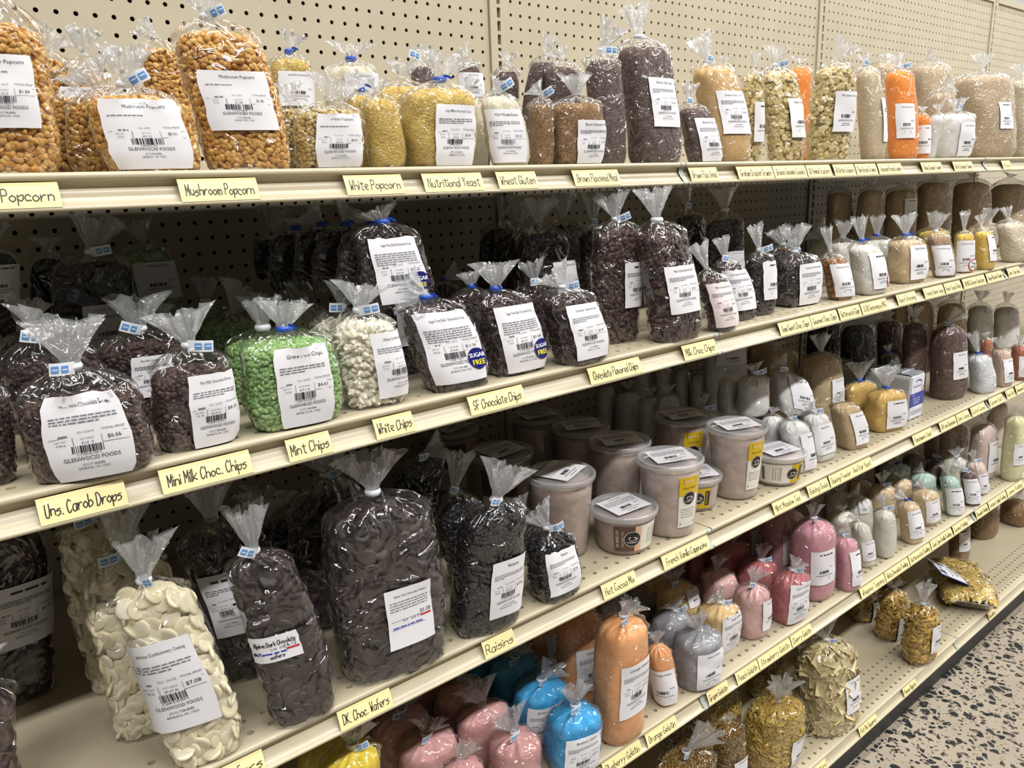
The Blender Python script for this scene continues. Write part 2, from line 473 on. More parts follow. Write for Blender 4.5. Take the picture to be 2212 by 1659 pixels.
def piece_mesh(kind):
    """Unit piece, about 1 across, thin way along z. Returns verts, faces, tilt range."""
    if kind == 'kernel':   # popcorn kernel: rounded wedge with a pale tip
        V, F = rev_piece([(0.10, -.56), (.30, -.42), (.46, -.05), (.42, .28), (.20, .46)], 7, .72)
        V = V[:, [0, 2, 1]]; V[:, 2] *= 0.9
        return V, F, 0.9
    if kind == 'drop':
        V, F = rev_piece([(.30, -.26), (.47, -.22), (.5, -.10), (.40, .08), (.20, .22), (.06, .34)], 8); return V, F, 1.3
    if kind == 'kiss':
        V, F = rev_piece([(.30, -.34), (.47, -.30), (.5, -.20), (.40, .0), (.22, .20), (.10, .38), (.03, .52)], 9); return V, F, 1.5
    if kind == 'flatdrop':
        V, F = rev_piece([(.34, -.16), (.48, -.13), (.5, -.04), (.36, .08), (.12, .18)], 9); return V, F, 1.0
    if kind == 'wafer':
        V, F = rev_piece([(.40, -.085), (.475, -.07), (.5, -.015), (.48, .05), (.42, .085), (.30, .098)], 18); return V, F, 0.62
    if kind == 'hex':
        V, F = rev_piece([(.36, -.17), (.49, -.08), (.49, .08), (.36, .17)], 6); return V, F, 0.8
    if kind == 'raisin':
        V, F = rev_piece([(.12, -.36), (.36, -.26), (.46, .02), (.34, .26), (.10, .34)], 7, .7)
        V = V * (1 + .16 * np.sin(9 * V[:, [1, 2, 0]])); return V, F, 1.2
    if kind == 'square':
        MBx = MB(); MBx.box(-.5, .5, -.5, .5, -.022, .022); return np.array(MBx.V), MBx.F, 0.75
    if kind == 'tube':
        n = 9; V = []; F = []
        for r in (.125, .085):
            for e in (-1, 1):
                for k in range(n):
                    a = 2 * math.pi * k / n
                    V.append((e * .5 + r * math.cos(a) * .9, r * math.cos(a), r * math.sin(a)))
        q = lambda b, k: b * n + k % n
        for k in range(n):
            F += [(q(0, k), q(1, k), q(1, k + 1), q(0, k + 1)), (q(2, k), q(2, k + 1), q(3, k + 1), q(3, k)),
                  (q(0, k), q(0, k + 1), q(2, k + 1), q(2, k)), (q(1, k), q(3, k), q(3, k + 1), q(1, k + 1))]
        return np.array(V), F, 0.5
    if kind == 'twist':
        V = []; F = []; m = 12
        for i in range(m + 1):
            t = i / m; a = t * math.pi * 3.2
            for s in (-1, -.35, .35, 1):
                V.append((t - .5, .2 * s * math.cos(a), .2 * s * math.sin(a)))
        for i in range(m):
            for j in range(3):
                b = i * 4 + j
                F.append((b, b + 1, b + 5, b + 4))
        return np.array(V), F, 0.5
    if kind == 'wheel':
        n = 14; V, F = [], []
        for r, z in ((.34, -.2), (.5, -.2), (.5, .2), (.34, .2)):
            for k in range(n):
                a = 2 * math.pi * k / n
                rr = r * (1.06 if k % 2 and r > .4 else 1)
                V.append((rr * math.cos(a), rr * math.sin(a), z))
        for i in range(4):
            for k in range(n):
                F.append((i * n + k, i * n + (k + 1) % n, ((i + 1) % 4) * n + (k + 1) % n, ((i + 1) % 4) * n + k))
        mb = MB()
        for a in range(3):
            c, s = math.cos(a * math.pi / 3), math.sin(a * math.pi / 3)
            P = [(x * c - y * s, x * s + y * c, z) for z in (-.14, .14) for x, y in ((-.36, -.045), (.36, -.045), (.36, .045), (-.36, .045))]
            mb.add(P, [(0, 3, 2, 1), (4, 5, 6, 7), (0, 1, 5, 4), (2, 3, 7, 6)])
        b = len(V); V += mb.V; F += [tuple(b + i for i in f) for f in mb.F]
        return np.array(V), F, 0.9
    # strip: short curved egg noodle
    V = []; F = []; m = 9
    for i in range(m + 1):
        t = i / m - .5
        for s in (-1, 1):
            V.append((t, .09 * s + .10 * math.sin(5 * t), .10 * math.cos(6 * t) + .015 * s))
    for i in range(m):
        F.append((2 * i, 2 * i + 1, 2 * i + 3, 2 * i + 2))
    return np.array(V), F, 0.45

PIECE = {}
def rand_frames(N, tilt, rng):
    n = len(N)
    r = rng.normal(size=(n, 3)) * 1e-3 + np.array([0, 0, 1.0])
    T = np.cross(N, r); T /= np.linalg.norm(T, axis=1, keepdims=True) + 1e-9
    B = np.cross(N, T)
    ph = rng.uniform(0, 2 * np.pi, n); tl = np.abs(rng.normal(0, tilt * .55, n)); tl = np.minimum(tl, 1.5)
    ax = T * np.cos(ph)[:, None] + B * np.sin(ph)[:, None]
    ay = np.cross(N, ax)
    Nz = N * np.cos(tl)[:, None] + ay * np.sin(tl)[:, None]
    X = ax; Y = np.cross(Nz, X)
    sp = rng.uniform(0, 2 * np.pi, n)
    X2 = X * np.cos(sp)[:, None] + Y * np.sin(sp)[:, None]
    Y2 = np.cross(Nz, X2)
    return np.stack([X2, Y2, Nz], -1)

def scatter(name, P, N, kind, size, mat, rng, parent, jitter=.14, floor=.0006):
    if kind not in PIECE:
        v, f, tl = piece_mesh(kind)
        tot = np.array([len(q) for q in f]); PIECE[kind] = (v, np.concatenate([np.array(q) for q in f]), tot, tl)
    v, lo, tot, tl = PIECE[kind]
    n = len(P)
    R = rand_frames(N, tl, rng)
    sc = size * rng.uniform(1 - jitter, 1 + jitter, n)
    V = np.einsum('nij,vj->nvi', R, v) * sc[:, None, None] + P[:, None, :]
    if floor is not None: V[..., 2] = np.maximum(V[..., 2], floor)
    m = len(v)
    L = (lo[None, :] + (np.arange(n) * m)[:, None]).ravel()
    tots = np.tile(tot, n)
    st = np.concatenate([[0], np.cumsum(tots)[:-1]])
    me = mesh_np(name, V.reshape(-1, 3), L, st, tots, [mat], None, kind not in ('square', 'hex'))
    at = me.attributes.new('tint', 'FLOAT', 'POINT')
    at.data.foreach_set('value', np.repeat(rng.uniform(0, 1, n) ** 1.1, m).astype(np.float32))
    o = link(name, me, parent)
    return o

def spots(b, inset, size, rng, back=False, dense=1.0):
    """Roughly even points on the surface of a bag's contents, with normals; the hidden back is left bare."""
    th = np.linspace(0, 2 * np.pi, 97); t = np.linspace(0.0, 0.97, 61)
    TH, T = np.meshgrid(th, t)
    S = fill(b, TH, T, inset)
    A = S[1:, 1:] - S[:-1, :-1]; B = S[1:, :-1] - S[:-1, 1:]
    NN = np.cross(A, B); ar = np.linalg.norm(NN, axis=-1) / 2
    NN = NN / (np.linalg.norm(NN, axis=-1, keepdims=True) + 1e-12)
    mid = (S[1:, 1:] + S[:-1, :-1]) / 2
    cen = S.mean(axis=(0, 1))
    flip = np.sign(np.sum(NN * (mid - cen), -1)); NN = NN * flip[..., None]
    w = ar.copy()
    if not back: w[(NN[..., 1] > 0.45)] = 0
    w = w.ravel(); tot = w.sum()
    n = int(tot / (size * size) * 9 * dense)
    n = min(n, 60000)
    k = rng.choice(len(w), n, p=w / tot)
    i, j = np.unravel_index(k, ar.shape)
    a, c = rng.uniform(size=n), rng.uniform(size=n)
    P = S[i, j] * ((1 - a) * (1 - c))[:, None] + S[i, j + 1] * (a * (1 - c))[:, None] + S[i + 1, j] * ((1 - a) * c)[:, None] + S[i + 1, j + 1] * (a * c)[:, None]
    N = NN[i, j]
    cell = np.floor(P / (size * .66)).astype(np.int64)
    key = cell[:, 0] * 1000003 + cell[:, 1] * 10007 + cell[:, 2] * 101
    _, u = np.unique(key, return_index=True)
    return P[u], N[u]

# ---- lettering ----------------------------------------------------------------
TXT = {}
def text2d(s):
    """Flat letters of a line of print: verts (x centred, baseline 0, cap height about .7) and faces."""
    if s in TXT: return TXT[s]
    c = bpy.data.curves.new('lettering', 'FONT'); c.body = s; c.size = 1.0; c.resolution_u = 2; c.align_x = 'CENTER'
    o = bpy.data.objects.new('lettering', c); COL.objects.link(o)
    dg = bpy.context.evaluated_depsgraph_get(); dg.update()
    ev = o.evaluated_get(dg); me = ev.to_mesh()
    V = np.array([v.co[:2] for v in me.vertices]) if len(me.vertices) else np.zeros((0, 2))
    F = [tuple(p.vertices) for p in me.polygons]
    ev.to_mesh_clear(); bpy.data.objects.remove(o); bpy.data.curves.remove(c)
    TXT[s] = (V, F)
    return TXT[s]

class Ink:
    """Flat print laid out in label coordinates (metres from the label's middle)."""
    def __init__(s): s.V = []; s.F = []
    def poly(s, V, F):
        b = len(s.V); s.V += [tuple(p) for p in V]; s.F += [tuple(b + i for i in f) for f in F]
    def text(s, t, x, y, size, maxw=None, align='c', squeeze=1.0):
        V, F = text2d(t)
        if not len(V): return
        w = (V[:, 0].max() - V[:, 0].min()) * size * squeeze
        k = min(1.0, maxw / w) if maxw else 1.0
        P = V * np.array([size * k * squeeze, size * (k ** .5)])
        lo, hi = P[:, 0].min(), P[:, 0].max()
        off = -(lo + hi) / 2 if align == 'c' else (-lo if align == 'l' else -hi)
        s.poly(P + np.array([x + off, y]), F)
    def rect(s, x0, y0, x1, y1):
        s.poly([(x0, y0), (x1, y0), (x1, y1), (x0, y1)], [(0, 1, 2, 3)])
    def greek(s, x0, x1, y, h, rng):
        x = x0
        while x < x1 - h:
            w = rng.uniform(1.5, 6) * h
            s.rect(x, y, min(x + w, x1), y + h); x += w + h * .9
    def bars(s, x0, x1, y0, y1, rng, n=26):
        x = x0; u = (x1 - x0) / (n * 2.4)
        while x < x1:
            w = rng.choice([1, 1, 2, 3]) * u; s.rect(x, y0, min(x + w, x1), y1); x += w + rng.choice([1, 1, 2]) * u
    def disc(s, x, y, r, n=32, hole=0):
        a = np.linspace(0, 2 * np.pi, n, endpoint=False)
        o = [(x + r * math.cos(t), y + r * math.sin(t)) for t in a]
        if hole:
            i_ = [(x + hole * math.cos(t), y + hole * math.sin(t)) for t in a]
            s.poly(o + i_, [(k, (k + 1) % n, n + (k + 1) % n, n + k) for k in range(n)])
        else:
            s.poly([(x, y)] + o, [(0, 1 + k, 1 + (k + 1) % n) for k in range(n)])

STROKES = {
 'a': '451503123244 4542', 'b': '0802 042544432202', 'c': '442504031242', 'd': '4842 442504032243', 'e': '0344351504132242', 'f': '38281712 0535',
 'g': '442504032243 45412001', 'h': '0802 04254442', 'i': '0502 0607', 'k': '0802 4503 1342', 'l': '0802', 'm': '0502 0415252422 24455452', 'n': '0502 04254442',
 'o': '25040322434425', 'p': '0500 044544432203', 'r': '0502 032545', 's': '45250434432202', 't': '27233242 0646', 'u': '05032243 4542', 'v': '0522 2245', 'w': '0512 1224 2432 3245',
 'x': '0542 4502', 'y': '0523 4500', 'z': '05450242', 'j': '25212000 2627', 'q': '442504032243 4540',
 'A': '0228 2842 1434', 'B': '0802 0828473505 2544432202', 'C': '472806041232 3243', 'D': '0802 082846442202', 'E': '0802 0848 0535 0242', 'F': '0802 0848 0535',
 'G': '472806041242 4244 2444', 'H': '0802 4842 0545', 'I': '0802', 'J': '48431203', 'K': '0802 4805 0542', 'L': '0802 0242', 'M': '0208 0824 2448 4842', 'N': '0208 0842 4248',
 'O': '280604123244462 8'.replace(' ', ''), 'P': '0802 0838463505', 'R': '0802 0838463505 2542', 'S': '4728061544331203', 'T': '0848 2822', 'U': '08041232444 8'.replace(' ', ''),
 'V': '0822 2248', 'W': '0812 1225 2532 3248', 'Y': '0825 4825 2522', '.': '0212', '/': '0148', "'": '0807', '&': '42 2806'.replace(' ', ''), '6': '38060312323422 03'.replace(' ', ''), '1': '0802', '2': '06283605 0242', '0': '28060312434628'}

def smooth_stroke(p):
    if len(p) < 3: return p
    q = [p[0] * 2 - p[1]] + list(p) + [p[-1] * 2 - p[-2]]
    out = []
    for i in range(1, len(q) - 2):
        for t in (0, .25, .5, .75):
            a, b_, c, d = q[i - 1], q[i], q[i + 1], q[i + 2]
            out.append(.5 * (2 * b_ + (c - a) * t + (2 * a - 5 * b_ + 4 * c - d) * t * t + (3 * b_ - a - 3 * c + d) * t ** 3))
    return out + [p[-1]]

def handwriting(s, x0, x1, y0, cap, pen, rng):
    """Pen strokes of a handwritten line between x0 and x1: verts, quads."""
    lines = []; x = 0.0
    for ch in s:
        if ch == ' ': x += 3.0; continue
        g = STROKES.get(ch)
        if not g: x += 3; continue
        w = 0; jy = rng.normal(0, .18)
        for st in g.split(' '):
            p = [np.array([float(st[i]), float(st[i + 1]) - 2 + jy]) for i in range(0, len(st) - 1, 2)]
            w = max(w, max(q[0] for q in p))
            lines.append([q + np.array([x, 0]) + rng.normal(0, .07, 2) for q in smooth_stroke(p)])
        x += w + 1.55
    tot = x - 1.55
    ky = cap / 6.0; kx = min((x1 - x0) / tot, ky * 1.15)
    ox = (x0 + x1) / 2 - kx * tot / 2
    V, F = [], []
    for p in lines:
        q = [np.array([ox + a[0] * kx + a[1] * ky * .06, y0 + a[1] * ky]) for a in p]
        if len(q) < 2: continue
        b = len(V)
        for i, a in enumerate(q):
            d = (q[min(i + 1, len(q) - 1)] - q[max(i - 1, 0)]); l = np.linalg.norm(d) + 1e-9
            n = np.array([-d[1], d[0]]) / l * pen / 2
            e = d / l * pen * .4 * (-1 if i == 0 else (1 if i == len(q) - 1 else 0))
            V += [tuple(a + n + e), tuple(a - n + e)]
        F += [(b + 2 * i, b + 2 * i + 1, b + 2 * i + 3, b + 2 * i + 2) for i in range(len(q) - 1)]
    return V, F

# ---- labels on bags --------------------------------------------------------
STORE = 'GLENWOOD FOODS'
def price_print(wl, hl, title, price, lod, rng):
    k, g = Ink(), Ink()
    if title: k.text(title, 0.06 * wl, hl * .375, hl * .075, wl * .66)
    else: k.greek(-wl * .2, wl * .34, hl * .375, hl * .035, rng)
    if lod >= 2:
        n = 1 if title.endswith('Popcorn') else (6 if title.startswith('Sugar') else 3)
        for i in range(n): g.greek(-wl * .42, wl * (.40 if i < n - 1 else rng.uniform(-.2, .2)), hl * (.255 - .032 * i), hl * .014, rng)
        g.greek(-wl * .34, -wl * .22, hl * .05, hl * .018, rng)
        g.text('PLU  DATE', -wl * .02, hl * .075, hl * .034, wl * .26)
        k.text('*TOTAL PRICE*', wl * .31, hl * .08, hl * .036, wl * .3)
        g.rect(-wl * .45, hl * .035, wl * .46, hl * .04); g.rect(-wl * .19, -hl * .06, -wl * .182, hl * .038); g.rect(wl * .15, -hl * .055, wl * .156, hl * .038); g.rect(wl * .15, -hl * .06, wl * .46, -hl * .055)
        g.text('NET WT', -wl * .33, -hl * .005, hl * .028, wl * .2); g.text('UNIT PRICE', -wl * .02, hl * .002, hl * .026, wl * .22)
        k.text('%.2f lb' % rng.uniform(.9, 2.2), -wl * .33, -hl * .05, hl * .034, wl * .22)
        k.text('$%.2f /lb' % rng.uniform(.9, 8), -wl * .02, -hl * .047, hl * .034, wl * .24)
    if price: k.text(price, wl * .30, -hl * .022, hl * .06, wl * .28)
    else: k.greek(wl * .2, wl * .4, -hl * .02, hl * .035, rng)
    k.bars(-wl * .22, wl * .16, -hl * .15, -hl * .065, rng, 20 if lod >= 2 else 11)
    if lod >= 2: k.text('2 %05d %05d %d' % (rng.integers(1e4, 99999), rng.integers(1e4, 99999), rng.integers(0, 9)), -wl * .03, -hl * .178, hl * .034, wl * .42)
    k.text(STORE, 0, -hl * .238, hl * .068, wl * .66)
    if lod >= 2:
        k.text('(717) 738-8086', 0, -hl * .30, hl * .036, wl * .36); k.text('EPHRATA, PA. 17522', 0, -hl * .345, hl * .036, wl * .46)
    else:
        g.rect(-wl * .16, -hl * .30, wl * .16, -hl * .285); g.rect(-wl * .2, -hl * .345, wl * .2, -hl * .33)
    return k, g

def wrap(b, lab, rot, V, off):
    """Label coordinates -> points on the bag."""
    V = np.asarray(V, float).reshape(-1, 2)
    c, s = math.cos(rot), math.sin(rot)
    a = lab[0] + V[:, 0] * c - V[:, 1] * s
    z = np.maximum(lab[1] + V[:, 0] * s + V[:, 1] * c, 0.002)
    return on_front(b, a, z, off)

def wrapped(name, b, lab, rot, ink, off, mat, parent):
    if not ink.F: return None
    me = mesh_poly(name, wrap(b, lab, rot, ink.V, off), ink.F, [mat])
    return link(name, me, parent)

def px_per_m(p):
    return FPX / max(0.3, float(np.dot(_R[2], np.asarray(p) - EYE)))

def add_label(b, root, rng):
    LABEL_OFF = .0030 if b['cont'] in ('wwafer', 'dwafer', 'bwafer', 'squares', 'penne') else .0018
    x, z, wl, hl = b['lab']; rot = math.radians(b.get('lrot', 0))
    lab = (x, z)
    ppm = px_per_m([b['x'], b['y'], b['z']])
    n = 9
    U, W = np.meshgrid(np.linspace(-wl / 2, wl / 2, n), np.linspace(-hl / 2, hl / 2, n))
    U = U + rng.normal(0, .0004, U.shape); 
    P = wrap(b, lab, rot, np.stack([U, W], -1).reshape(-1, 2), LABEL_OFF).reshape(n, n, 3)
    mb = MB(); mb.grid(P)
    lb = mb.build('label', PINKPAPER if b.get('pink') else PAPER, root, True)
    lod = 2 if hl * ppm > 84 else 1
    hx = 0.00025 + .0000
    if b.get('hand'):
        k, bl, rd = Ink(), Ink(), Ink()
        V, F = handwriting('Alpine Dark Chocolate', -wl * .40, wl * .42, hl * .14, hl * .17, hl * .022, rng); k.poly(V, F)
        V, F = handwriting('wafers', -wl * .16, wl * .12, -hl * .36, hl * .15, hl * .022, rng); k.poly(V, F)
        k.text('6.12', wl * .32, -hl * .03, hl * .26, wl * .2); k.text('2.04', -wl * .06, -hl * .04, hl * .12); k.text('3.00', wl * .12, -hl * .03, hl * .12); k.greek(-wl * .43, -wl * .3, -hl * .12, hl * .05, rng)
        bl.rect(-wl * .46, hl * .07, wl * .18, hl * .085); bl.rect(wl * .18, -hl * .08, wl * .187, hl * .085)
        bl.greek(-wl * .45, wl * .18, -hl * .19, hl * .06, rng); bl.rect(-wl * .45, -hl * .215, wl * .2, -hl * .2); rd.rect(wl * .19, -hl * .14, wl * .47, -hl * .07)
        for nm, ik, mt in (('handwriting', k, PEN), ('blue_print', bl, BLUEINK), ('red_print', rd, RED)): wrapped(nm, b, lab, rot, ik, LABEL_OFF + 0.0005, mt, lb)
        return
    k, g = price_print(wl, hl, b['t'][0], b['t'][1], lod, rng)
    if b.get('alp'):
        k, g = Ink(), Ink(); bl, rd = Ink(), Ink()
        k.text(b['t'][0], 0.04 * wl, hl * .36, hl * .07, wl * .7)
        for i in range(4): g.greek(-wl * .42, wl * .42, hl * (.27 - .045 * i), hl * .016, rng)
        k.text('20.28', wl * .33, -hl * .02, hl * .09, wl * .25)
        for x_, t_ in ((-.12, '3.10'), (.06, '6.54'), (.2, '3.10')): k.text(t_, wl * x_, -hl * .07, hl * .05)
        bl.rect(-wl * .42, -hl * .035, wl * .2, -hl * .03); bl.greek(-wl * .4, wl * .25, -hl * .155, hl * .02, rng); bl.rect(-wl * .42, -hl * .175, wl * .3, -hl * .168); rd.rect(wl * .22, -hl * .075, wl * .45, -hl * .045)
        wrapped('blue_print', b, lab, rot, bl, LABEL_OFF + 0.0005, BLUEINK, lb); wrapped('red_print', b, lab, rot, rd, LABEL_OFF + 0.0005, RED, lb)
    wrapped('lettering', b, lab, rot, k, LABEL_OFF + 0.0005, INK, lb)
    wrapped('small_lettering', b, lab, rot, g, LABEL_OFF + 0.0005, GREYINK, lb)
    if b.get('sf'):
        r = hl * .155; cx, cz = wl * .36, -hl * .20
        d = Ink(); d.disc(cx, cz, r, 36)
        # the disc needs inner rings to follow the bag
        st = Ink()
        for q in range(3):
            st.disc(cx, cz, r * (q + 1) / 3, 36, r * q / 3 + 1e-6)
        so = wrapped('sugar_free_sticker', b, lab, rot, st, LABEL_OFF + 0.0010, NAVY, root)
        t1 = Ink(); t1.text('SUGAR', cx, cz + r * .12, r * .60, r * 1.66); t2 = Ink(); t2.text('FREE', cx, cz - r * .58, r * .66, r * 1.4)
        for t_ in (t1, t2): t_.V = t_.V + [(a + r * .035, c) for a, c in t_.V]; n0 = len(t_.V) // 2; t_.F = t_.F + [tuple(i + n0 for i in f) for f in t_.F]
        wrapped('white_word', b, lab, rot, t1, LABEL_OFF + 0.0015, WHITE, so); wrapped('yellow_word', b, lab, rot, t2, LABEL_OFF + 0.0015, YELLOW, so)
    if b.get('ms'):
        r = hl * .20; cx, cz = wl * (.42 if b['ms'] == 1 else .40), -hl * .30
        st = Ink()
        for q in range(2): st.disc(cx, cz, r * .82 * (q + 1) / 2, 24, r * .82 * q / 2 + 1e-6)
        so = wrapped('round_sticker', b, lab, rot, st, LABEL_OFF + 0.0010, WHITE, root)
        ri = Ink(); ri.disc(cx, cz, r, 28, r * .84); wrapped('red_ring', b, lab, rot, ri, LABEL_OFF + 0.0011, RED, so)
        t1 = Ink(); t1.text('No', cx, cz + r * .08, r * .7); t1.text('MSG', cx, cz - r * .5, r * .62, r * 1.4); wrapped('sticker_print', b, lab, rot, t1, LABEL_OFF + 0.0015, INK, so)

# ---- one filled bag ----------------------------------------------------------
def add_tie(b, root, rng):
    K = np.array([b['kx'], b['ky'], b['zk']]); t = b.get('tape', None); tie = b.get('tie')
    rk = b['rk']
    def ring(r, h, mat, name, n=18):
        g = lathe([(r * .96, -h / 2), (r * 1.12, -h / 4), (r * 1.16, 0), (r * 1.12, h / 4), (r * .96, h / 2)], n) + K
        mb = MB(); mb.grid(g, wrap=True); return mb.build(name, mat, root, True)
    if tie == 'b':
        o = ring(rk * 1.0, .0065, BLUETIE, 'blue_tie')
        a = rng.uniform(-2.4, -.8); d = np.array([math.cos(a), math.sin(a), .15])
        mb = MB()
        P = [[K + d * s * .014 + np.array([0, 0, w]) + np.array([0, 0, .003 * math.sin(3 * s)]) for w in (-.0016, .0016)] for s in np.linspace(.45, 1.3, 5)]
        mb.grid(np.array(P)); mb.build('tie_end', BLUETIE, o)
    elif tie == 'w':
        ring(rk * 1.05, .008, WHITETIE, 'white_tie')
    elif tie == 's':
        o = ring(rk * 1.0, .006, WHITETIE, 'white_tie'); mb = MB()
        g = lathe([(.0016, -.001), (.0016, .026)], 8) @ np.array([[0, 0, -1.0], [0, 1, 0], [1, 0, -.22]]) + K + np.array([.004, -.006, 0])
        mb.grid(g, wrap=True); mb.build('tie_end', WHITETIE, o, True)
    elif tie == 't' or t in ('l', 'r'):
        o = ring(rk * .98, .0065, WHITETIE, 'neck_tape')
        if t in ('l', 'r') or tie == 't':
            sg = -1 if t == 'l' else 1
            ln = rng.uniform(.019, .027) if tie != 't' else .010
            up = rng.uniform(-.1, .55)
            d = np.array([sg * math.cos(up) * .92, -.30, math.sin(up)]); d /= np.linalg.norm(d)
            n_ = np.array([0, -1.0, 0]); w = np.cross(d, n_); w /= np.linalg.norm(w)
            st = K + np.array([0, -rk * 1.1, 0]) - d * .003
            def strip(s0, s1, h0, h1, off, name, mat, par):
                P = [[st + d * s + w * h + np.array([0, -off - .0035 * math.sin(s * 120), 0]) for s in np.linspace(s0, s1, 6)] for h in (h0, h1)]
                mb = MB(); mb.grid(np.array(P)); return mb.build(name, mat, par, True)
            tail = strip(0, ln, -.0058, .0058, 0, 'tape_tail', WHITETIE, o)
            for (s0, s1) in ((.25, .52), (.62, .92)):
                P = [[st + d * s + w * h + np.array([0, -.0006 - .0035 * math.sin(s * 120), 0]) for s in np.linspace(ln * s0, ln * s1, 4)] for h in (-.0031, .0031)]
                mb = MB(); mb.grid(np.array(P)); mb.build('tape_print', TAPEBLUE, o)
                # white gaps in the printed blocks
                P = [[st + d * s + w * h + np.array([0, -.0009 - .0035 * math.sin(s * 120), 0]) for s in np.linspace(ln * (s0 + .04), ln * (s1 - .04), 4)] for h in (-.0008, .0003)]
                mb = MB(); mb.grid(np.array(P)); mb.build('tape_print', WHITETIE, o)

def film_mesh(b, near):
    nt = 72 if near else 40
    th = np.linspace(0, 2 * np.pi, nt, endpoint=False)
    zs = np.concatenate([[0], np.array([.12, .35, .7, 1.0]) * min(.03, .3 * b['hs']), np.linspace(min(.03, .3 * b['hs']), b['hs'], 9 if near else 6)[1:],
                         b['hs'] + (b['zk'] - b['hs']) * np.array([.12, .25, .38, .5, .62, .74, .84, .92, 1.0])])
    rows = [surf(b, th, np.full(nt, z)) for z in zs]
    nb = len(rows)
    K = np.array([b['kx'], b['ky'], b['zk']]); T = np.array([b['tx'], b['ty'], b['tz']]); L = np.linalg.norm(T)
    Tn = T / L
    X = np.cross(np.array([0, 1.0, 0]), Tn); X /= np.linalg.norm(X) + 1e-9
    Y = np.cross(Tn, X)
    rf = b.get('rf', min(.034, max(.013, .26 * b['w']), .012 + .55 * L))
    ph = b['ph']
    rf *= .78 + .34 * (.5 + .5 * math.sin(ph * 5.3))
    for v in ((.08, .2, .35, .52, .7, .86, 1.0) if near else (.12, .4, .7, 1.0)):
        r = b['rk'] * (1 - .25 * math.sin(min(v * 3, 1) * math.pi)) + (rf - b['rk']) * v ** 1.25
        pl = 1 + v * (.30 * np.sin(5 * th + ph) + .26 * np.sin(9 * th - ph * 2) + .2 * np.sin(14 * th + 3 * ph))
        rx = r * pl * 1.05; ry = r * pl * .55
        up = L * v * (1 + v * (.07 * np.sin(3 * th + ph) + .07 * np.sin(7 * th + 2 * ph) + .05 * np.sin(17 * th)))
        rows.append(K + Tn * up[:, None] + X * (rx * np.cos(th))[:, None] + Y * (ry * np.sin(th))[:, None])
    G = np.stack(rows)
    mb = MB(); mb.grid(G, wrap=True)
    F = mb.F; M = [0] * ((nb - 1) * nt) + [1] * ((len(rows) - nb) * nt)
    F.append(tuple(range(nt))[::-1]); M.append(0)
    return np.array(mb.V), F, M

GROUPS = {}
def make_bag(i, b):
    rng = np.random.default_rng(100 + i)
    a_, c_, kind, sz, oname = FOOD[b['cont']]
    M3 = bag_matrix(b)
    root = empty(oname, (b['x'], b['y'], b['z']), M3)
    tag(root, b['label'], 'bag', b.get('group'))
    ppm = px_per_m([b['x'], b['y'], b['z'] + b['hs'] / 2])
    near = b['w'] * ppm > 110
    powder = kind in ('powder', 'grain')
    pieces = not powder and (sz * ppm > (6.0 if kind not in ('wheel', 'twist', 'tube', 'square') else 5.0)) and not b.get('far')
    # what is inside
    if pieces:
        ins = sz * .42 if kind not in ('square', 'tube', 'wafer') else sz * (.33 if kind == 'wafer' else .24)
        mp = food(b['cont'], a_, c_, 'piece', 0)
        core_in = ins + sz * .10
        mcore = food(b['cont'], tuple(v * .75 for v in a_), a_, 'grain', 1.0 / sz * .9)  # core tone darkened, painting the shade in gaps between pieces
    else:
        core_in = .0012
        mcore = food(b['cont'], a_, c_, kind, sz) if powder else food(b['cont'], a_, c_, 'grain', .9 / sz)
    nt = 48; th = np.linspace(0, 2 * np.pi, nt, endpoint=False)
    tt = np.concatenate([np.linspace(0, .8, 14), np.linspace(.83, 1, 7)])
    TH, T = np.meshgrid(th, tt)
    G = fill(b, TH, T, core_in)
    if powder:
        bump = .0016 * (np.sin(5 * TH + 9 * T + b['ph']) + np.sin(11 * TH - 17 * T)) * (T > .78)
        G[..., 2] += bump * np.clip((1 - T) * 12, 0, 1)
    mb = MB(); mb.grid(G, wrap=True); mb.F.append(tuple(range(nt))[::-1]); mb.M.append(0)
    core = mb.build('contents', mcore, root, True)
    core['kind'] = 'stuff'
    if pieces:
        P, N = spots(b, ins, sz if kind not in ('tube', 'twist', 'strip') else sz * .5, rng)
        if kind == 'square': P, N = spots(b, ins, sz * .62, rng)
        if kind == 'wafer': P, N = spots(b, ins, sz * .78, rng)
        o = scatter('contents', P, N, kind, sz, mp, rng, core)
        o['kind'] = 'stuff'
    V, F, M = film_mesh(b, near)
    film_o = link('plastic_film', mesh_poly('plastic_film', V, F, [FILM_DARKER if powder else FILM, RUFFLE], M, True), root)
    if b.get('tie') or b.get('tape') in ('l', 'r'): add_tie(b, root, rng)
    if b.get('lab'): add_label(b, root, rng)
    return root

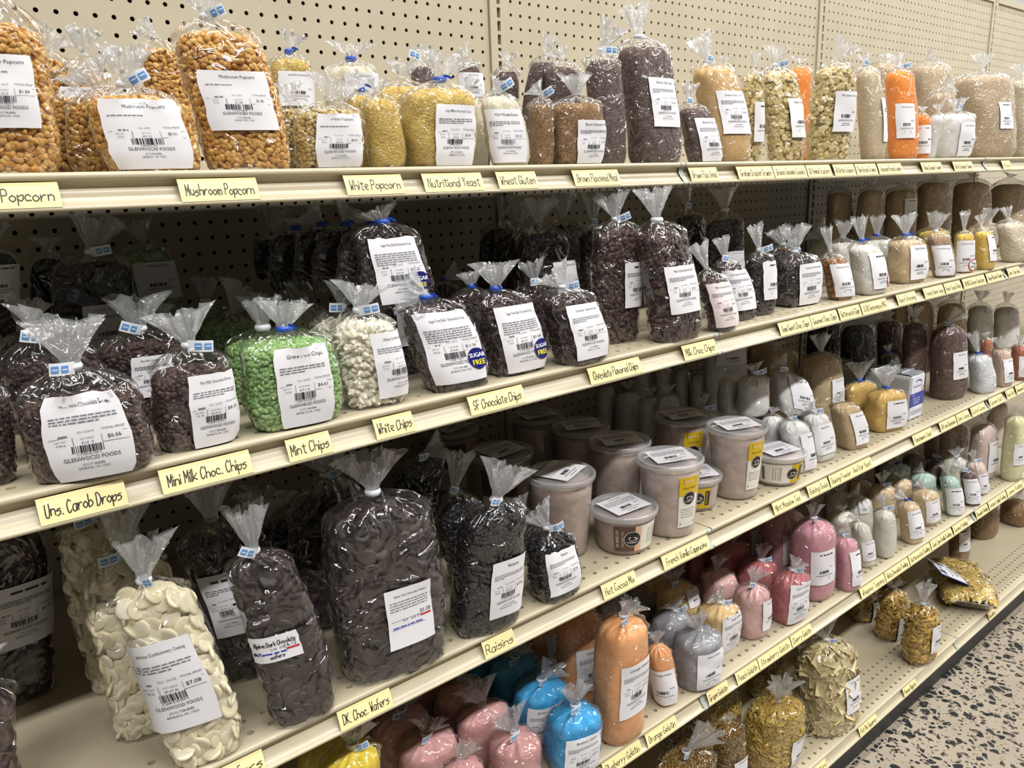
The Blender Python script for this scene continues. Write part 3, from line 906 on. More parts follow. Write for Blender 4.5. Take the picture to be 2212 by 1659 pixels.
# shelf, from x, to x, words, label
TAGS = [
    ('A', -0.9619, -0.8771, 'Yellow Popcorn', 'yellow card handwritten Yellow Popcorn on the top shelf rail'),
    ('A', -0.7695, -0.6871, 'Mushroom Popcorn', 'yellow card handwritten Mushroom Popcorn on the top shelf rail'),
    ('A', -0.5831, -0.5051, 'White Popcorn', 'yellow card handwritten White Popcorn on the top shelf rail'),
    ('A', -0.4754, -0.3829, 'Nutritional Yeast', 'yellow card handwritten Nutritional Yeast on the top shelf rail'),
    ('A', -0.3582, -0.2885, 'Wheat Gluten', 'yellow card handwritten Wheat Gluten on the top shelf rail'),
    ('A', -0.2185, -0.1229, 'Brown Flaxseed Meal', 'yellow card handwritten Brown Flaxseed Meal on the top shelf rail'),
    ('A', 0.0459, 0.1205, 'Brown Flax Seed', 'yellow card handwritten Brown Flax Seed on the top shelf rail'),
    ('A', 0.1769, 0.2853, 'Graham Cracker Crumbs', 'yellow card handwritten Graham Cracker Crumbs on the top shelf rail'),
    ('A', 0.2879, 0.3964, 'Broken Sandwich Cookies', 'yellow card handwritten Broken Sandwich Cookies on the top shelf rail'),
    ('A', 0.3997, 0.4871, 'GN Animal Crackers', 'yellow card handwritten GN Animal Crackers on the top shelf rail'),
    ('A', 0.4983, 0.5807, 'GN Oyster Crackers', 'yellow card handwritten GN Oyster Crackers on the top shelf rail'),
    ('A', 0.5846, 0.6733, 'Plain Bread Crumbs', 'yellow card handwritten Plain Bread Crumbs on the top shelf rail'),
    ('A', 0.6795, 0.7871, 'Seasoned Bread Crumbs', 'yellow card handwritten Seasoned Bread Crumbs on the top shelf rail'),
    ('A', 0.8831, 0.9897, 'Yellow Cheddar Powder', 'yellow card handwritten Yellow Cheddar Powder on the top shelf rail'),
    ('A', 1.0531, 1.1652, 'White Cheddar Powder', 'yellow card handwritten White Cheddar Powder on the top shelf rail'),
    ('A', 1.3542, 1.4124, 'Rice', 'yellow card handwritten Rice on the top shelf rail'),
    ('B', -0.951, -0.8782, 'Uns. Carob Drops', 'yellow card handwritten Uns. Carob Drops on the second shelf rail'),
    ('B', -0.847, -0.7573, 'Mini Milk Choc. Chips', 'yellow card handwritten Mini Milk Choc. Chips on the second shelf rail'),
    ('B', -0.7175, -0.6668, 'Mint Chips', 'yellow card handwritten Mint Chips on the second shelf rail'),
    ('B', -0.6114, -0.5591, 'White Chips', 'yellow card handwritten White Chips on the second shelf rail'),
    ('B', -0.4765, -0.3868, 'SF Chocolate Chips', 'yellow card handwritten SF Chocolate Chips on the second shelf rail'),
    ('B', -0.2656, -0.1572, 'Chocolate Flavored Chips', 'yellow card handwritten Chocolate Flavored Chips on the second shelf rail'),
    ('B', -0.0573, 0.0269, 'Milk Choc Chips', 'yellow card handwritten Milk Choc Chips on the second shelf rail'),
    ('B', 0.2112, 0.3142, 'Semi Sweet Choc. Chips', 'yellow card handwritten Semi Sweet Choc. Chips on the second shelf rail'),
    ('B', 0.3163, 0.4112, 'Gourmet Choc. Chips', 'yellow card handwritten Gourmet Choc. Chips on the second shelf rail'),
    ('B', 0.4172, 0.4993, 'Butterscotch Chips', 'yellow card handwritten Butterscotch Chips on the second shelf rail'),
    ('B', 0.5037, 0.6109, 'SLRO Seasoning w/MSG', 'yellow card handwritten SLRO Seasoning w/MSG on the second shelf rail'),
    ('B', 0.6558, 0.7435, 'Ranch Dressing', 'yellow card handwritten Ranch Dressing on the second shelf rail'),
    ('B', 0.7817, 0.8815, 'French Onion Soup', 'yellow card handwritten French Onion Soup on the second shelf rail'),
    ('B', 0.8875, 0.9756, 'Beef Soup Base', 'yellow card handwritten Beef Soup Base on the second shelf rail'),
    ('B', 0.9871, 1.1163, 'NO MSG Chicken Soup Base', 'yellow card handwritten NO MSG Chicken Soup Base on the second shelf rail'),
    ('B', 1.1262, 1.2281, 'Honey Mustard Powder', 'yellow card handwritten Honey Mustard Powder on the second shelf rail'),
    ('B', 1.2624, 1.3456, 'Dark Chia Seed', 'yellow card handwritten Dark Chia Seed on the second shelf rail'),
    ('C', -0.836, -0.7846, 'Wafers', 'yellow card handwritten Wafers on the third shelf rail'),
    ('C', -0.691, -0.6182, 'DK. Choc. Wafers', 'yellow card handwritten DK. Choc. Wafers on the third shelf rail'),
    ('C', -0.472, -0.4174, 'Raisins', 'yellow card handwritten Raisins on the third shelf rail'),
    ('C', -0.2393, -0.1629, 'Hot Cocoa Mix', 'yellow card handwritten Hot Cocoa Mix on the third shelf rail'),
    ('C', -0.0969, 0.0274, 'French Vanilla Cappucino', 'yellow card handwritten French Vanilla Cappucino on the third shelf rail'),
    ('C', 0.2261, 0.3228, 'Mint Meadow Tea', 'yellow card handwritten Mint Meadow Tea on the third shelf rail'),
    ('C', 0.3483, 0.4257, 'Baking Soda', 'yellow card handwritten Baking Soda on the third shelf rail'),
    ('C', 0.4312, 0.5217, 'Baking Powder', 'yellow card handwritten Baking Powder on the third shelf rail'),
    ('C', 0.5209, 0.6062, 'Red Star Yeast', 'yellow card handwritten Red Star Yeast on the third shelf rail'),
    ('C', 0.8066, 0.9073, "Fleischmann's Yeast", "yellow card handwritten Fleischmann's Yeast on the third shelf rail"),
    ('C', 0.9502, 1.0422, 'Sift and Cleanbake', 'yellow card handwritten Sift and Cleanbake on the third shelf rail'),
    ('C', 1.0469, 1.122, 'Dark Cocoa', 'yellow card handwritten Dark Cocoa on the third shelf rail'),
    ('C', 1.1361, 1.225, 'Dutch Cocoa', 'yellow card handwritten Dutch Cocoa on the third shelf rail'),
    ('C', 1.2536, 1.3441, 'Epsom Salt', 'yellow card handwritten Epsom Salt on the third shelf rail'),
    ('C', 1.3708, 1.4296, 'Real Salt', 'yellow card handwritten Real Salt on the third shelf rail'),
    ('C', 1.4416, 1.518, 'Seasoned Salt', 'yellow card handwritten Seasoned Salt on the third shelf rail'),
    ('D', -0.2388, -0.1463, 'Blueberry Gelatin', 'yellow card handwritten Blueberry Gelatin on the fourth shelf rail'),
    ('D', -0.1317, -0.0506, 'Orange Gelatin', 'yellow card handwritten Orange Gelatin on the fourth shelf rail'),
    ('D', 0.0407, 0.1039, 'Grape Gelatin', 'yellow card handwritten Grape Gelatin on the fourth shelf rail'),
    ('D', 0.1306, 0.2029, 'Peach Gelatin', 'yellow card handwritten Peach Gelatin on the fourth shelf rail'),
    ('D', 0.2053, 0.3197, 'Strawberry Gelatin', 'yellow card handwritten Strawberry Gelatin on the fourth shelf rail'),
    ('D', 0.3228, 0.401, 'Cherry Gelatin', 'yellow card handwritten Cherry Gelatin on the fourth shelf rail'),
    ('D', 0.6122, 0.7279, 'Whipped Topping', 'yellow card handwritten Whipped Topping on the fourth shelf rail'),
    ('D', 0.7312, 0.8511, 'White Chocolate Pudding', 'yellow card handwritten White Chocolate Pudding on the fourth shelf rail'),
    ('D', 0.8555, 0.9723, 'Butterscotch Pudding', 'yellow card handwritten Butterscotch Pudding on the fourth shelf rail'),
    ('D', 0.9769, 1.103, 'Cook Type Vanilla Pudding', 'yellow card handwritten Cook Type Vanilla Pudding on the fourth shelf rail'),
    ('D', 1.1114, 1.2047, 'Coconut Pudding', 'yellow card handwritten Coconut Pudding on the fourth shelf rail'),
    ('D', 1.2603, 1.3428, 'Chocolate Pudding', 'yellow card handwritten Chocolate Pudding on the fourth shelf rail'),
    ('D', 1.3503, 1.4795, 'Instant Vanilla Pudding', 'yellow card handwritten Instant Vanilla Pudding on the fourth shelf rail'),
    ('D', 1.4858, 1.609, 'Lemon Pudding', 'yellow card handwritten Lemon Pudding on the fourth shelf rail'),
    ('E', 0.4603, 0.5217, 'Rotini', 'yellow card handwritten Rotini on the bottom shelf rail'),
    ('E', 0.6785, 0.7671, 'Pot Pie Squares', 'yellow card handwritten Pot Pie Squares on the bottom shelf rail'),
    ('E', 0.914, 0.9879, 'Penne Rigate', 'yellow card handwritten Penne Rigate on the bottom shelf rail'),
    ('E', 1.4811, 1.5328, 'Noodles', 'yellow card handwritten Noodles on the bottom shelf rail'),
]

# contents, label, (x y z w d shoulder knot knot_dx knot_dy tip_dx tip_dy tip_dz n bulge taper fill yaw roll), label patch, extras
BAGS = [
    ('popcorn', 'tall bag of yellow popcorn cut off by the frame edge on the top shelf', [-0.9134, -0.4465, 1.5056, 0.0976, 0.0537, 0.1148, 0.1589, 0.0114, 0.0007, 0.0011, 0.0001, 0.0297, 3.0, 0.06, 0.03, 0.4, -10.0, 0.0], [0.0102, 0.0713, 0.0498, 0.063], {'t': ('Yellow Popcorn', '$1.84'), 'tape': 'l'}),
    ('popcorn', 'tall bag of mushroom popcorn above the Mushroom Popcorn tag', [-0.6765, -0.446, 1.5056, 0.0932, 0.0546, 0.1322, 0.1589, -0.024, 0.0046, -0.004, 0.0008, 0.0313, 3.4, 0.06, 0.03, 0.4, -10.0, 0.0], [-0.001, 0.0713, 0.0694, 0.0604], {'t': ('Mushroom Popcorn', '$1.85'), 'tape': 'r'}),
    ('popcorn', 'short wide bag of mushroom popcorn priced $0.91 at the shelf edge', [-0.779, -0.4481, 1.5056, 0.0949, 0.0505, 0.0656, 0.0856, -0.0148, 0.0018, 0.003, -0.0004, 0.0362, 3.6, 0.06, 0.03, 0.4, -8.0, 0.0], [-0.0005, 0.036, 0.0757, 0.0664], {'t': ('Mushroom Popcorn', '$0.91'), 'tape': 'r'}),
    ('popcorn', 'short popcorn bag tucked behind the $0.91 popcorn bag', [-0.8101, -0.4003, 1.5056, 0.0767, 0.0329, 0.061, 0.0869, 0.0029, -0.0003, -0.0138, 0.0015, 0.0224, 2.8, 0.06, 0.03, 0.4, -6.0, 0.0], None, {'tape': 'n'}),
    ('popcorn', 'popcorn bag squeezed between the tall yellow popcorn and the short bags', [-0.8362, -0.3687, 1.5056, 0.0469, 0.024, 0.0702, 0.0902, 0.0112, -0.0009, -0.0025, 0.0002, 0.012, 2.8, 0.06, 0.03, 0.4, -6.0, 0.0], None, {'tape': 'n'}),
    ('popcorn', 'popcorn bag with a shaded label behind the short popcorn bags', [-0.8239, -0.3003, 1.5056, 0.0599, 0.03, 0.1005, 0.1322, 0.0252, -0.0002, 0.0028, -0.0, 0.0295, 2.8, 0.06, 0.03, 0.4, -10.0, 0.0], [-0.0009, 0.0791, 0.039, 0.0363], {'t': ('Mushroom Popcorn', '$1.02'), 'tape': 'n'}),
    ('popcorn', 'popcorn bag standing at the pegboard behind the yellow popcorn', [-0.8365, -0.1718, 1.5056, 0.0541, 0.0271, 0.1369, 0.1569, 0.0227, -0.0016, 0.0163, -0.0008, 0.0198, 2.8, 0.06, 0.03, 0.4, -6.0, 0.0], None, {'tape': 'n'}),
    ('popcorn', 'popcorn bag with flared neck behind the tall mushroom popcorn', [-0.707, -0.2923, 1.5056, 0.0521, 0.0261, 0.14, 0.16, -0.0062, 0.0011, -0.0157, 0.0029, 0.0153, 2.8, 0.06, 0.03, 0.4, -6.0, 0.0], None, {'tape': 'n'}),
    ('yeast', 'nutritional yeast bag with a blue tie at the back beside the pegboard', [-0.5237, -0.228, 1.5056, 0.0629, 0.0346, 0.1475, 0.1675, 0.0051, -0.0013, 0.0081, -0.002, 0.0253, 2.8, 0.06, 0.03, 0.55, -10.0, 0.0], [0.0072, 0.1165, 0.056, 0.046], {'t': ('Large Flake Nutritional Yeast', '$3.76'), 'tie': 'b'}),
    ('gluten', 'wide pale wheat gluten bag at the back with a blue tie', [-0.4315, -0.2448, 1.5056, 0.082, 0.041, 0.1415, 0.1615, 0.0012, -0.0001, 0.0013, -0.0001, 0.0221, 2.8, 0.06, 0.03, 0.5, -25.0, 0.0], [0.0131, 0.1194, 0.0508, 0.0405], {'t': ('Vital Wheat Gluten', '$3.18'), 'tie': 'b'}),
    ('flax', 'dark flax bag at the back behind the front yeast bag', [-0.2797, -0.2338, 1.5056, 0.0458, 0.0229, 0.1544, 0.1744, -0.0193, 0.0096, -0.0002, 0.0001, 0.0175, 2.8, 0.06, 0.03, 0.4, -6.0, 0.0], None, {'tape': 'l'}),
    ('flax', 'dark flax bag with a tilted label at the back near the pegboard seam', [-0.2124, -0.254, 1.5056, 0.045, 0.0225, 0.1586, 0.1786, -0.0102, 0.0051, -0.0084, 0.0042, 0.012, 2.8, 0.06, 0.03, 0.4, -10.0, 0.0], [-0.0007, 0.1342, 0.0472, 0.0375], {'t': ('Brown Flax Seed', '$0.94'), 'tape': 'n'}),
    ('wpopcorn', 'white popcorn bag with a big label above the White Popcorn tag', [-0.5809, -0.4502, 1.5056, 0.0815, 0.0462, 0.058, 0.078, 0.0075, -0.0014, 0.0065, -0.0012, 0.0235, 3.6, 0.06, 0.03, 0.4, -15.0, 0.0], [0.0088, 0.0312, 0.0545, 0.0586], {'t': ('White Popcorn', '$0.95'), 'tape': 'n'}),
    ('wpopcorn', 'white popcorn bag with flared neck behind the labelled white popcorn', [-0.5822, -0.408, 1.5056, 0.0631, 0.0256, 0.0618, 0.0818, -0.0187, 0.0064, -0.0009, 0.0003, 0.0193, 2.8, 0.06, 0.03, 0.4, -6.0, 0.0], None, {'tape': 'n'}),
    ('yeast', 'small yeast bag with dark blue tie behind the white popcorn', [-0.5015, -0.394, 1.5056, 0.045, 0.0315, 0.08, 0.1, 0.0027, -0.0011, -0.0131, 0.0054, 0.012, 2.8, 0.06, 0.03, 0.6, -6.0, 0.0], None, {'tie': 'b'}),
    ('yeast', 'yeast bag leaning beside the white popcorn label', [-0.499, -0.4472, 1.5056, 0.0486, 0.0362, 0.0708, 0.0908, -0.0047, 0.0021, -0.0002, 0.0001, 0.0161, 2.8, 0.06, 0.03, 0.6, -6.0, 0.0], None, {'tape': 'n'}),
    ('yeast', 'yeast bag with broad plastic neck just behind the front yeast bag', [-0.4215, -0.3784, 1.5056, 0.0917, 0.0506, 0.0935, 0.1187, -0.0039, 0.0019, 0.0014, -0.0007, 0.0217, 2.8, 0.06, 0.03, 0.6, -6.0, 0.0], None, {'tape': 'n'}),
    ('yeast', 'front nutritional yeast bag with blue tie and $3.47 label', [-0.4181, -0.4408, 1.5056, 0.1009, 0.0651, 0.0824, 0.1096, 0.0067, -0.0044, 0.0075, -0.005, 0.0311, 4.0, 0.06, 0.03, 0.6, 0.0, 0.0], [0.0063, 0.039, 0.063, 0.0744], {'t': ('Large Flake Nutritional Yeast', '$3.47'), 'tie': 'b'}),
    ('gluten', 'front wheat gluten bag with $3.22 label above the Wheat Gluten tag', [-0.3086, -0.4584, 1.5056, 0.0597, 0.0299, 0.0805, 0.1005, -0.0133, 0.0073, 0.0062, -0.0034, 0.012, 4.0, 0.06, 0.03, 0.6, -10.0, 0.0], [-0.0066, 0.039, 0.0538, 0.0698], {'t': ('Vital Wheat Gluten', '$3.22'), 'tape': 'r'}),
    ('gluten', 'wheat gluten bag half hidden behind the front gluten bag', [-0.33, -0.4018, 1.5056, 0.045, 0.027, 0.0819, 0.1019, -0.0032, 0.0019, 0.0047, -0.0027, 0.0204, 2.8, 0.06, 0.03, 0.6, -6.0, 0.0], None, {'tape': 'n'}),
    ('flax', 'low dark flax bag behind the wheat gluten', [-0.1935, -0.306, 1.5056, 0.045, 0.0242, 0.141, 0.161, 0.0054, -0.0035, 0.0018, -0.0011, 0.0165, 2.8, 0.06, 0.03, 0.4, -6.0, 0.0], None, {'tape': 'n'}),
    ('flax', 'dark flax bag with a wide plastic fan behind the wheat gluten', [-0.1609, -0.3345, 1.5056, 0.0501, 0.0266, 0.1526, 0.1726, 0.0198, -0.0126, 0.0089, -0.0061, 0.0261, 2.8, 0.06, 0.03, 0.4, -6.0, 0.0], None, {'tape': 'n'}),
    ('flax', 'dark flax bag behind the flaxseed meal bags', [-0.1261, -0.371, 1.5056, 0.0643, 0.0386, 0.1438, 0.1638, 0.0007, -0.0005, -0.0055, 0.0041, 0.015, 2.8, 0.06, 0.03, 0.4, -6.0, 0.0], None, {'tape': 'n'}),
    ('flax', 'tall dark flax bag behind the tallest flax bag', [-0.0926, -0.4403, 1.5056, 0.0605, 0.0399, 0.1456, 0.1693, -0.0082, 0.0068, 0.0159, -0.0132, 0.0362, 3.0, 0.06, 0.03, 0.4, -6.0, 0.0], None, {'tape': 'r'}),
    ('flax', 'tallest dark flax seed bag with a straw-like tie above the shelf joint', [0.0156, -0.4432, 1.5056, 0.1003, 0.0602, 0.1723, 0.1983, -0.0182, 0.021, -0.0056, 0.0065, 0.045, 3.2, 0.06, 0.03, 0.4, 0.0, 0.0], [0.0, 0.0938, 0.0622, 0.0753], {'t': ('Brown Flax Seed', '$1.84'), 'tie': 's'}),
    ('flaxmeal', 'front brown flaxseed meal bag with label at one corner', [-0.1704, -0.4455, 1.5056, 0.0847, 0.0556, 0.0806, 0.1006, 0.0023, -0.0015, -0.001, 0.0007, 0.0278, 3.6, 0.06, 0.03, 0.4, -10.0, 0.0], [0.0148, 0.0317, 0.0594, 0.0618], {'t': ('Brown Flaxseed Meal', '$2.09'), 'tape': 'n'}),
    ('flaxmeal', 'flaxseed meal bag half hidden behind the labelled flaxseed meal', [-0.236, -0.442, 1.5056, 0.0343, 0.0366, 0.0778, 0.0978, 0.0018, -0.0013, -0.0093, 0.0066, 0.0127, 2.8, 0.06, 0.03, 0.4, -6.0, 0.0], None, {'tape': 'r'}),
    ('flax', 'short brown flax seed bag with curled tape above the Brown Flax Seed tag', [0.1324, -0.4526, 1.5056, 0.0649, 0.0413, 0.0825, 0.1025, -0.0203, 0.0173, 0.001, -0.0008, 0.0283, 2.8, 0.06, 0.03, 0.4, -12.0, 0.0], [0.0089, 0.0369, 0.0577, 0.0721], {'t': ('Brown Flax Seed', '$0.90'), 'tape': 'l'}),
    ('crumbs', 'tall graham cracker crumbs bag with a wide fan of plastic', [0.2164, -0.4443, 1.5056, 0.0874, 0.0579, 0.1539, 0.1739, -0.0307, 0.0243, -0.0151, 0.0145, 0.042, 2.8, 0.06, 0.03, 0.55, -10.0, 0.0], [0.0014, 0.0843, 0.0666, 0.0731], {'t': ('Graham Cracker Crumbs', '$2.80'), 'tape': 'l'}),
    ('crumbs', 'crumb bag showing a clear top behind the graham cracker crumbs', [0.3234, -0.3618, 1.5056, 0.045, 0.027, 0.1693, 0.1893, -0.0065, 0.0072, -0.0013, 0.0014, 0.012, 2.8, 0.06, 0.03, 0.4, -6.0, 0.0], None, {'tape': 'n'}),
    ('hexcracker', 'small hexagon cracker bag half hidden behind its neighbour', [0.2881, -0.4396, 1.5056, 0.045, 0.0315, 0.1435, 0.1635, -0.0005, 0.0005, 0.0031, -0.003, 0.0282, 2.8, 0.06, 0.03, 0.4, -12.0, 0.0], [0.0139, 0.0707, 0.045, 0.07], {'t': ('', ''), 'tape': 'n'}),
    ('hexcracker', 'hexagon cracker bag with upright neck, second from the crumbs', [0.3912, -0.4485, 1.5056, 0.0828, 0.0497, 0.1546, 0.1777, -0.0185, 0.0189, 0.0009, -0.0009, 0.0335, 2.8, 0.06, 0.03, 0.4, -12.0, 0.0], [0.0204, 0.079, 0.0574, 0.0718], {'t': ('Oyster Crackers', '$2.31'), 'tape': 'r'}),
    ('hexcracker', 'tallest hexagon cracker bag with slanted neck', [0.5551, -0.4424, 1.5056, 0.103, 0.0618, 0.1708, 0.1962, 0.0044, -0.0053, 0.0117, -0.0141, 0.0338, 2.8, 0.06, 0.03, 0.4, -10.0, 0.0], [0.0093, 0.0944, 0.0721, 0.0777], {'t': ('Mini Oyster Crackers', '$2.45'), 'tape': 'n'}),
    ('breadcrumb', 'plain bread crumbs bag beside the tallest cracker bag', [0.7292, -0.452, 1.5056, 0.0609, 0.0426, 0.1781, 0.1981, -0.0202, 0.0179, -0.0026, 0.0032, 0.0221, 2.8, 0.06, 0.03, 0.5, -12.0, 0.0], [0.0371, 0.0825, 0.0609, 0.0913], {'t': ('', ''), 'tape': 'l'}),
    ('cheddar', 'bright orange cheddar powder bag with white label', [0.8751, -0.4497, 1.5056, 0.0787, 0.0472, 0.1832, 0.2032, -0.0144, 0.0198, -0.0018, 0.0026, 0.0294, 2.8, 0.06, 0.03, 0.6, -10.0, 0.0], [-0.0173, 0.0838, 0.0504, 0.0755], {'t': ('Yellow Cheddar Powder', '$4.11'), 'tape': 'r'}),
    ('cheddar', 'bright orange powder bag peeking over the cracker bags', [0.6699, -0.3053, 1.5056, 0.0666, 0.04, 0.1957, 0.2157, -0.0059, 0.0062, 0.002, -0.0021, 0.012, 2.8, 0.06, 0.03, 0.6, -12.0, 0.0], None, {'tape': 'n'}),
    ('ricebag', 'slumped tan grain bag behind the orange cheddar powder', [1.2554, -0.2363, 1.5056, 0.1159, 0.0579, 0.255, 0.275, -0.0222, 0.0243, 0.0001, -0.0002, 0.012, 2.8, 0.06, 0.03, 0.4, -12.0, 0.0], None, {'tape': 'n'}),
    ('ricebag', 'big slumped tan grain bag against the pegboard', [1.5102, -0.2458, 1.5056, 0.1579, 0.079, 0.261, 0.2923, -0.0234, 0.0329, 0.0093, -0.0131, 0.012, 2.8, 0.06, 0.03, 0.4, -12.0, 0.0], None, {'tape': 'n'}),
    ('ricebag', 'tan grain bag above the white cheddar powder bags', [1.2163, -0.3696, 1.5056, 0.0856, 0.0513, 0.1582, 0.1795, 0.0058, -0.0082, 0.0119, -0.0167, 0.012, 2.8, 0.06, 0.03, 0.4, -12.0, 0.0], None, {'tape': 'n'}),
    ('cheddar', 'small orange cheddar bag beside the white cheddar powder', [0.982, -0.4446, 1.5056, 0.033, 0.0315, 0.0889, 0.1089, -0.0041, 0.0057, 0.0005, -0.0006, 0.012, 2.8, 0.06, 0.03, 0.6, -12.0, 0.0], [-0.0113, 0.0449, 0.045, 0.0652], {'t': ('', ''), 'tape': 'n'}),
    ('whitepowder', 'small white cheddar powder bag behind its labelled twin', [1.0179, -0.4441, 1.5056, 0.03, 0.0323, 0.0883, 0.1083, 0.0086, -0.0119, -0.0012, 0.0017, 0.0175, 2.8, 0.06, 0.03, 0.6, -12.0, 0.0], None, {'tape': 'n'}),
    ('whitepowder', 'small white cheddar powder bag with label above its tag', [1.1561, -0.44, 1.5056, 0.111, 0.0666, 0.0961, 0.1168, 0.0031, -0.0045, -0.0015, 0.0022, 0.0284, 2.8, 0.06, 0.03, 0.6, -12.0, 0.0], [0.0077, 0.0458, 0.0642, 0.0803], {'t': ('White Cheddar Powder', '$2.66'), 'tape': 'l'}),
    ('ricebag', 'tall tan grain bag with a small label above the second shelf joint', [1.4245, -0.4209, 1.5056, 0.1747, 0.1048, 0.2083, 0.2312, -0.016, 0.0251, -0.0013, 0.002, 0.0424, 2.8, 0.06, 0.03, 0.4, -12.0, 0.0], [0.0032, 0.1093, 0.0553, 0.0691], {'t': ('', '$2.10'), 'tape': 'n'}),
    ('oats', 'pale grain bag at the far end of the top shelf', [1.6595, -0.441, 1.5056, 0.0923, 0.0646, 0.2051, 0.2319, -0.018, 0.0271, -0.0051, 0.0087, 0.0314, 2.8, 0.06, 0.03, 0.4, -12.0, 0.0], None, {'tape': 'n'}),
    ('minichip', 'brown chip bag cut off at the near end of the second shelf', [-0.9832, -0.5113, 1.2301, 0.0556, 0.0358, 0.0728, 0.0989, 0.0109, 0.0007, 0.0031, 0.0002, 0.03, 2.8, 0.06, 0.03, 0.4, -6.0, 0.0], None, {'tape': 'n'}),
    ('minichip', 'front mini milk chocolate drops bag priced $6.66 with a long tape tail', [-0.8957, -0.5428, 1.2301, 0.104, 0.0605, 0.0715, 0.1021, -0.0051, -0.0001, -0.0006, -0.0, 0.0405, 3.6, 0.06, 0.03, 0.1, -10.0, 0.0], [0.0005, 0.0404, 0.0671, 0.0809], {'t': ('Mini Milk Chocolate Drops', '$6.66'), 'tape': 'l'}),
    ('darkdrop', 'dark drop bag with glossy dome behind the $6.66 bag', [-0.8957, -0.4583, 1.2301, 0.0907, 0.0454, 0.0943, 0.1207, -0.0145, 0.0004, 0.0094, -0.0003, 0.0199, 2.8, 0.06, 0.03, 0.2, -6.0, 0.0], None, {'tape': 'l'}),
    ('darkdrop', 'dark drop bag with wide flared neck, second behind the $6.66 bag', [-0.9079, -0.344, 1.2301, 0.0757, 0.0341, 0.0878, 0.1133, -0.0043, 0.0, 0.0107, -0.0, 0.0318, 2.8, 0.06, 0.03, 0.2, -6.0, 0.0], None, {'tape': 'n'}),
    ('minichip', 'mini milk chocolate drops bag priced $8.32 beside the green chips', [-0.7962, -0.5286, 1.2301, 0.0784, 0.0542, 0.0768, 0.1036, 0.0042, -0.0008, -0.0042, 0.0008, 0.0337, 3.8, 0.06, 0.03, 0.15, -4.0, 0.0], [0.0149, 0.0389, 0.0497, 0.0745], {'t': ('Mini Milk Chocolate Drops', '$8.32'), 'tape': 'r'}),
    ('minichip', 'mini chocolate drops bag directly behind the $8.32 bag', [-0.8193, -0.4095, 1.2301, 0.0889, 0.0388, 0.0886, 0.1088, 0.0092, -0.0003, 0.0006, -0.0, 0.0348, 2.8, 0.06, 0.03, 0.3, -10.0, 0.0], [0.0116, 0.0572, 0.0427, 0.0457], {'t': ('Mini Milk Chocolate Drops', '$7.90'), 'tape': 'l'}),
    ('minichip', 'chocolate drops bag with small curled neck behind the $8.32 bag', [-0.7884, -0.3351, 1.2301, 0.0797, 0.0319, 0.0819, 0.103, 0.0124, -0.0015, 0.0029, -0.0003, 0.021, 2.8, 0.06, 0.03, 0.3, -6.0, 0.0], None, {'tape': 'r'}),
    ('darkdrop', 'tall shaded chocolate drops bag with a low label at the back', [-0.8334, -0.2645, 1.2301, 0.0942, 0.033, 0.1685, 0.1885, 0.0169, -0.0013, 0.0114, -0.0009, 0.0408, 2.8, 0.06, 0.03, 0.4, -5.0, 0.0], [0.0137, 0.0952, 0.0556, 0.0594], {'t': ('Mini Milk Chocolate Drops', '$7.50'), 'tape': 'r', 'far': 1}),
    ('greenchip', 'shaded green mint chips bag against the pegboard', [-0.7184, -0.1512, 1.2301, 0.0651, 0.0195, 0.1732, 0.1932, -0.0097, 0.0015, -0.006, 0.0009, 0.026, 2.8, 0.06, 0.03, 0.4, -5.0, 0.0], [0.0062, 0.1358, 0.0592, 0.0531], {'t': ('Green Mint Chips', '$4.58'), 'tape': 'n', 'far': 1}),
    ('darkdrop', 'shaded dark drops bag with label at the near end of the back row', [-0.936, -0.2111, 1.2301, 0.0568, 0.0199, 0.1842, 0.2042, 0.0238, 0.0005, 0.0043, 0.0001, 0.0239, 2.8, 0.06, 0.03, 0.4, -5.0, 0.0], [0.0091, 0.1576, 0.0375, 0.0413], {'t': ('', '$4.31'), 'tape': 'n', 'far': 1}),
    ('darkdrop', 'dark bag in deep shade between two labelled back row bags', [-0.8698, -0.1729, 1.2301, 0.0461, 0.0161, 0.1711, 0.1911, 0.0194, -0.0004, 0.0011, -0.0, 0.0141, 2.8, 0.06, 0.03, 0.4, -6.0, 0.0], None, {'tape': 'n', 'far': 1}),
    ('greenchip', 'front green mint chips bag with a blue tie and $4.61 label', [-0.6893, -0.5321, 1.2301, 0.102, 0.0633, 0.086, 0.106, -0.0022, 0.0007, 0.004, -0.0012, 0.0287, 3.6, 0.06, 0.03, 0.35, -5.0, 0.0], [0.0046, 0.0463, 0.0602, 0.0857], {'t': ('Green Mint Chips', '$4.61'), 'tie': 'b'}),
    ('greenchip', 'green chips bag with white tie right behind the $4.61 bag', [-0.6743, -0.3991, 1.2301, 0.0923, 0.0539, 0.0682, 0.0889, 0.0077, -0.0019, 0.0013, -0.0003, 0.0357, 2.8, 0.06, 0.03, 0.3, -6.0, 0.0], None, {'tie': 'w'}),
    ('greenchip', 'green chips bag with wide slanted neck, third back in its file', [-0.6707, -0.31, 1.2301, 0.0842, 0.0421, 0.0771, 0.0973, 0.0006, -0.0001, 0.0204, -0.0045, 0.0324, 2.8, 0.06, 0.03, 0.3, -6.0, 0.0], None, {'tape': 'n'}),
    ('greenchip', 'green chips bag with narrow white-tied neck, last in its file', [-0.6749, -0.2153, 1.2301, 0.0627, 0.0313, 0.0862, 0.1062, -0.0, 0.0, 0.0046, -0.0009, 0.0299, 2.8, 0.06, 0.03, 0.3, -6.0, 0.0], None, {'tie': 'w', 'far': 1}),
